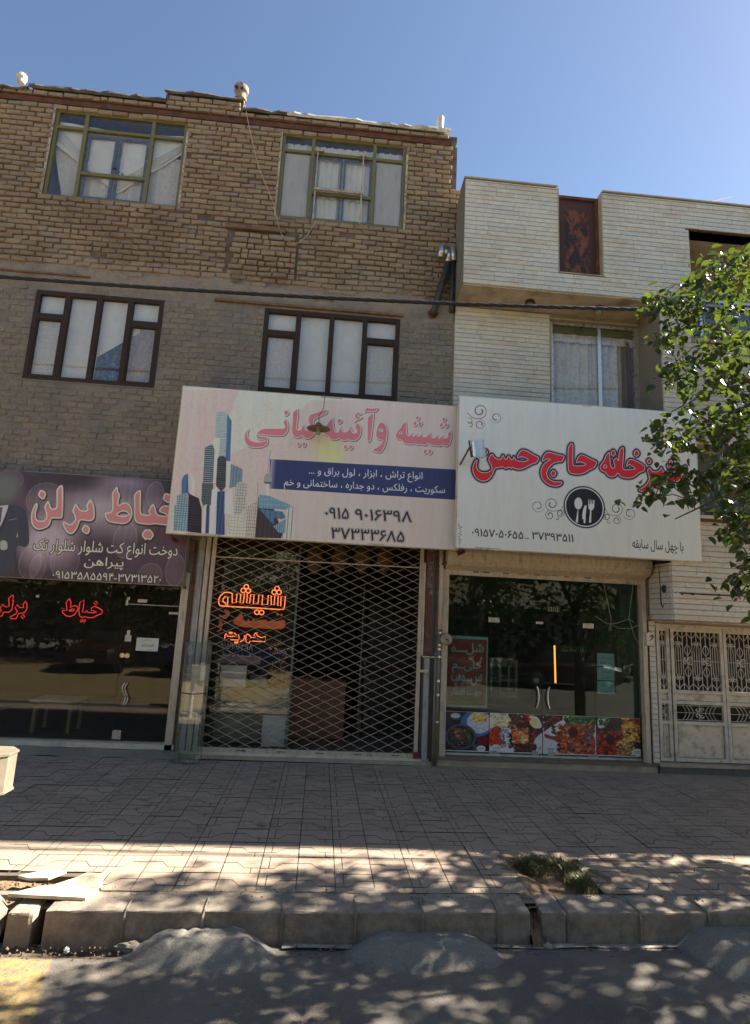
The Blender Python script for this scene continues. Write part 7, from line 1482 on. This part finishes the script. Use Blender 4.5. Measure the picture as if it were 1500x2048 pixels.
# far side: pavement, wall of shops
mb = MB(); mb.box(-40, 40, -14, -6.2, -.3, -.03); struct('far_pavement', mb, M_conc)
for i, (x0, x1, h, c) in enumerate(((-40, -9, 7.5, (.45, .38, .28)), (-9, 0, 6.4, (.5, .44, .35)), (0, 9, 7.8, (.42, .33, .24)), (9, 40, 6.8, (.5, .45, .38)))):
    t = thing('far_building', ['tan block facing the row from across the street, far left', 'cream block facing the glazier shop from across the street', 'brown block facing the restaurant from across the street', 'pale block facing the gate from across the street'][i], 'building', ((x0+x1)/2, -14, 0), 'buildings across the street'); mf = plain('far_wall_%d' % i, c, .9, ns=1)
    ww = [(a, a+1.5, 4.2, 5.6) for a in np.arange(max(x0, -20)+1, min(x1, 20)-2, 3)]; mb = MB()
    for a, b, c_, d_ in solid_rects(x0, x1-.02, 2.8, h, ww): mb.box(a, b, -14.3, -14, c_, d_)
    mb.box(x0, x1-.02, -15, -14.4, 0, h); obj('wall', mb, mf, t); mb = MB(); mb.box(x0+.3, x1-.3, -14.1, -14.05, 0, 2.7); obj('shopfront', mb, M_dark, t)
    for a, b, c_, d_ in ww: mb = MB(); mb.box(a, b, -14.25, -14.2, c_, d_); obj('window', mb, plain('far_glass', (.05, .06, .07), .15), t)
def car(name, lab, loc, rz, paint, grp='cars parked across the street'):
    t = thing(name, lab, 'car', loc, grp); ca, sa = math.cos(rz), math.sin(rz)
    def W(p): return (loc[0]+p[0]*ca-p[1]*sa, loc[1]+p[0]*sa+p[1]*ca, loc[2]+p[2])
    def put(nm, mb, m, par=None, smooth=False): mb.v = [W(p) for p in mb.v]; return obj(nm, mb, m, par or t, smooth=smooth)
    st = [(-2.12, .62, .80, .42), (-2.05, .74, .84, .3), (-1.4, .80, .88, .24), (-.9, .83, .96, .24), (.7, .83, .96, .24), (1.2, .82, .93, .24), (1.9, .76, .84, .3), (2.12, .66, .72, .4)]   # x, halfwidth, top z, bottom z
    mb = MB(); vs = []; m_ = 8
    for x, w_, zt, zb in st: vs += [(x, -w_*.92, zb), (x, -w_, (zb+zt)*.45), (x, -w_*.98, zt-.12), (x, -w_*.88, zt), (x, w_*.88, zt), (x, w_*.98, zt-.12), (x, w_, (zb+zt)*.45), (x, w_*.92, zb)]
    n_ = len(st); mb.add(vs, [(i*m_+j, i*m_+(j+1) % m_, (i+1)*m_+(j+1) % m_, (i+1)*m_+j) for i in range(n_-1) for j in range(m_)]+[tuple(range(m_))[::-1], tuple((n_-1)*m_+j for j in range(m_))]); put('body', mb, paint)
    mb = MB(); A_ = [(-1.55, .70, .86), (-.95, .60, 1.36), (.35, .60, 1.40), (1.05, .70, .94)]; vs = []
    for x, w_, z in A_: vs += [(x, -w_, z), (x, w_, z)]
    mb.add(vs+[(-1.55, -.72, .84), (-1.55, .72, .84), (1.05, -.74, .9), (1.05, .74, .9)], [(0, 1, 3, 2), (2, 3, 5, 4), (4, 5, 7, 6), (0, 2, 4, 6, 10, 8), (1, 9, 11, 7, 5, 3), (0, 8, 9, 1), (6, 7, 11, 10)]); cb = put('cabin', mb, paint)
    mg = plain('car_glass', (.02, .024, .026), .08, bump=0)
    for fs in ([(1.0, -.62, .97), (1.0, .62, .97), (.40, .53, 1.36), (.40, -.53, 1.36)], [(-1.5, -.6, .90), (-1.5, .6, .90), (-1.0, .5, 1.32), (-1.0, -.5, 1.32)]):
        mb = MB(); o_ = .02 if fs[0][0] > 0 else -.02; mb.quad(*[(x+o_, y, z+.012) for x, y, z in fs]); mb.quad(*[(x+o_*.4, y, z) for x, y, z in fs]); put('windscreen', mb, mg, cb)
    for s_ in (-1, 1):
        for a_ in ([(-1.2, .93), (-.85, 1.3), (-.3, 1.33), (-.3, .96)], [(-.24, .96), (-.24, 1.33), (.32, 1.34), (.85, .97)]): mb = MB(); mb.add([(x, s_*(.725-.12*(z-.9)/.45), z) for x, z in a_]+[(x, s_*(.70-.12*(z-.9)/.45), z) for x, z in a_], [(0, 1, 2, 3), (7, 6, 5, 4)]); put('side_window', mb, mg, cb)
        for x in (-1.3, 1.32):
            mb = MB(); mb.lathe((x, s_*.74, .31), [(.2, -.11), (.31, -.09), (.31, .09), (.2, .11)], 22, 'y'); w_ = put('wheel', mb, M_black); mb = MB(); mb.lathe((x, s_*.80, .31), [(.19, -.05), (.19, .02), (.1, .05), (.03, .055)], 14, 'y'); put('rim', mb, M_alu, w_)
        mb = MB(); mb.bbox(2.02, 2.10, s_*.44-.14, s_*.44+.14, .58, .72, .01); put('headlight', mb, plain('lamp_lens', (.5, .5, .5), .15)); mb = MB(); mb.box(-2.13, -2.06, s_*.48-.13, s_*.48+.13, .6, .72); put('tail_light', mb, plain('tail_lens', (.25, .01, .01), .2))
    mb = MB(); mb.box(2.08, 2.135, -.4, .4, .56, .68); put('radiator_grille', mb, M_black); mb = MB(); mb.box(2.1, 2.2, -.76, .76, .34, .5); put('bumper', mb, M_black); mb = MB(); mb.box(2.2, 2.21, -.26, .26, .37, .48); put('number_plate', mb, M_whitep)
    return t
pA = plain('dark_maroon_paint', (.03, .012, .011), .2, var=.03, bump=0); pB = plain('blue_paint', (.012, .014, .06), .2, var=.03, bump=0); pC = plain('black_paint', (.02, .02, .022), .2, var=.03, bump=0)
x1 = at(168, 1320, 18.8)[0]; car('parked_car', 'dark maroon car nose-on across the street, reflected in the tailor glass', (x1, -3.7, -.21), math.pi/2, pA)
x2 = at(340, 1325, 18.6)[0]; car('parked_car', 'dark blue car side-on across the street, reflected in the tailor door', (x2+1.3, -2.2, -.21), math.pi, pB)
car('parked_car', 'black car parked across the street opposite the restaurant', (3.2, -3.2, -.21), .0, pC); car('parked_car', 'black car parked far left across the street', (-13.5, -3.2, -.21), math.pi, pC); car('parked_car', 'dark maroon car parked far right across the street', (8.6, -3.2, -.21), .0, pA)
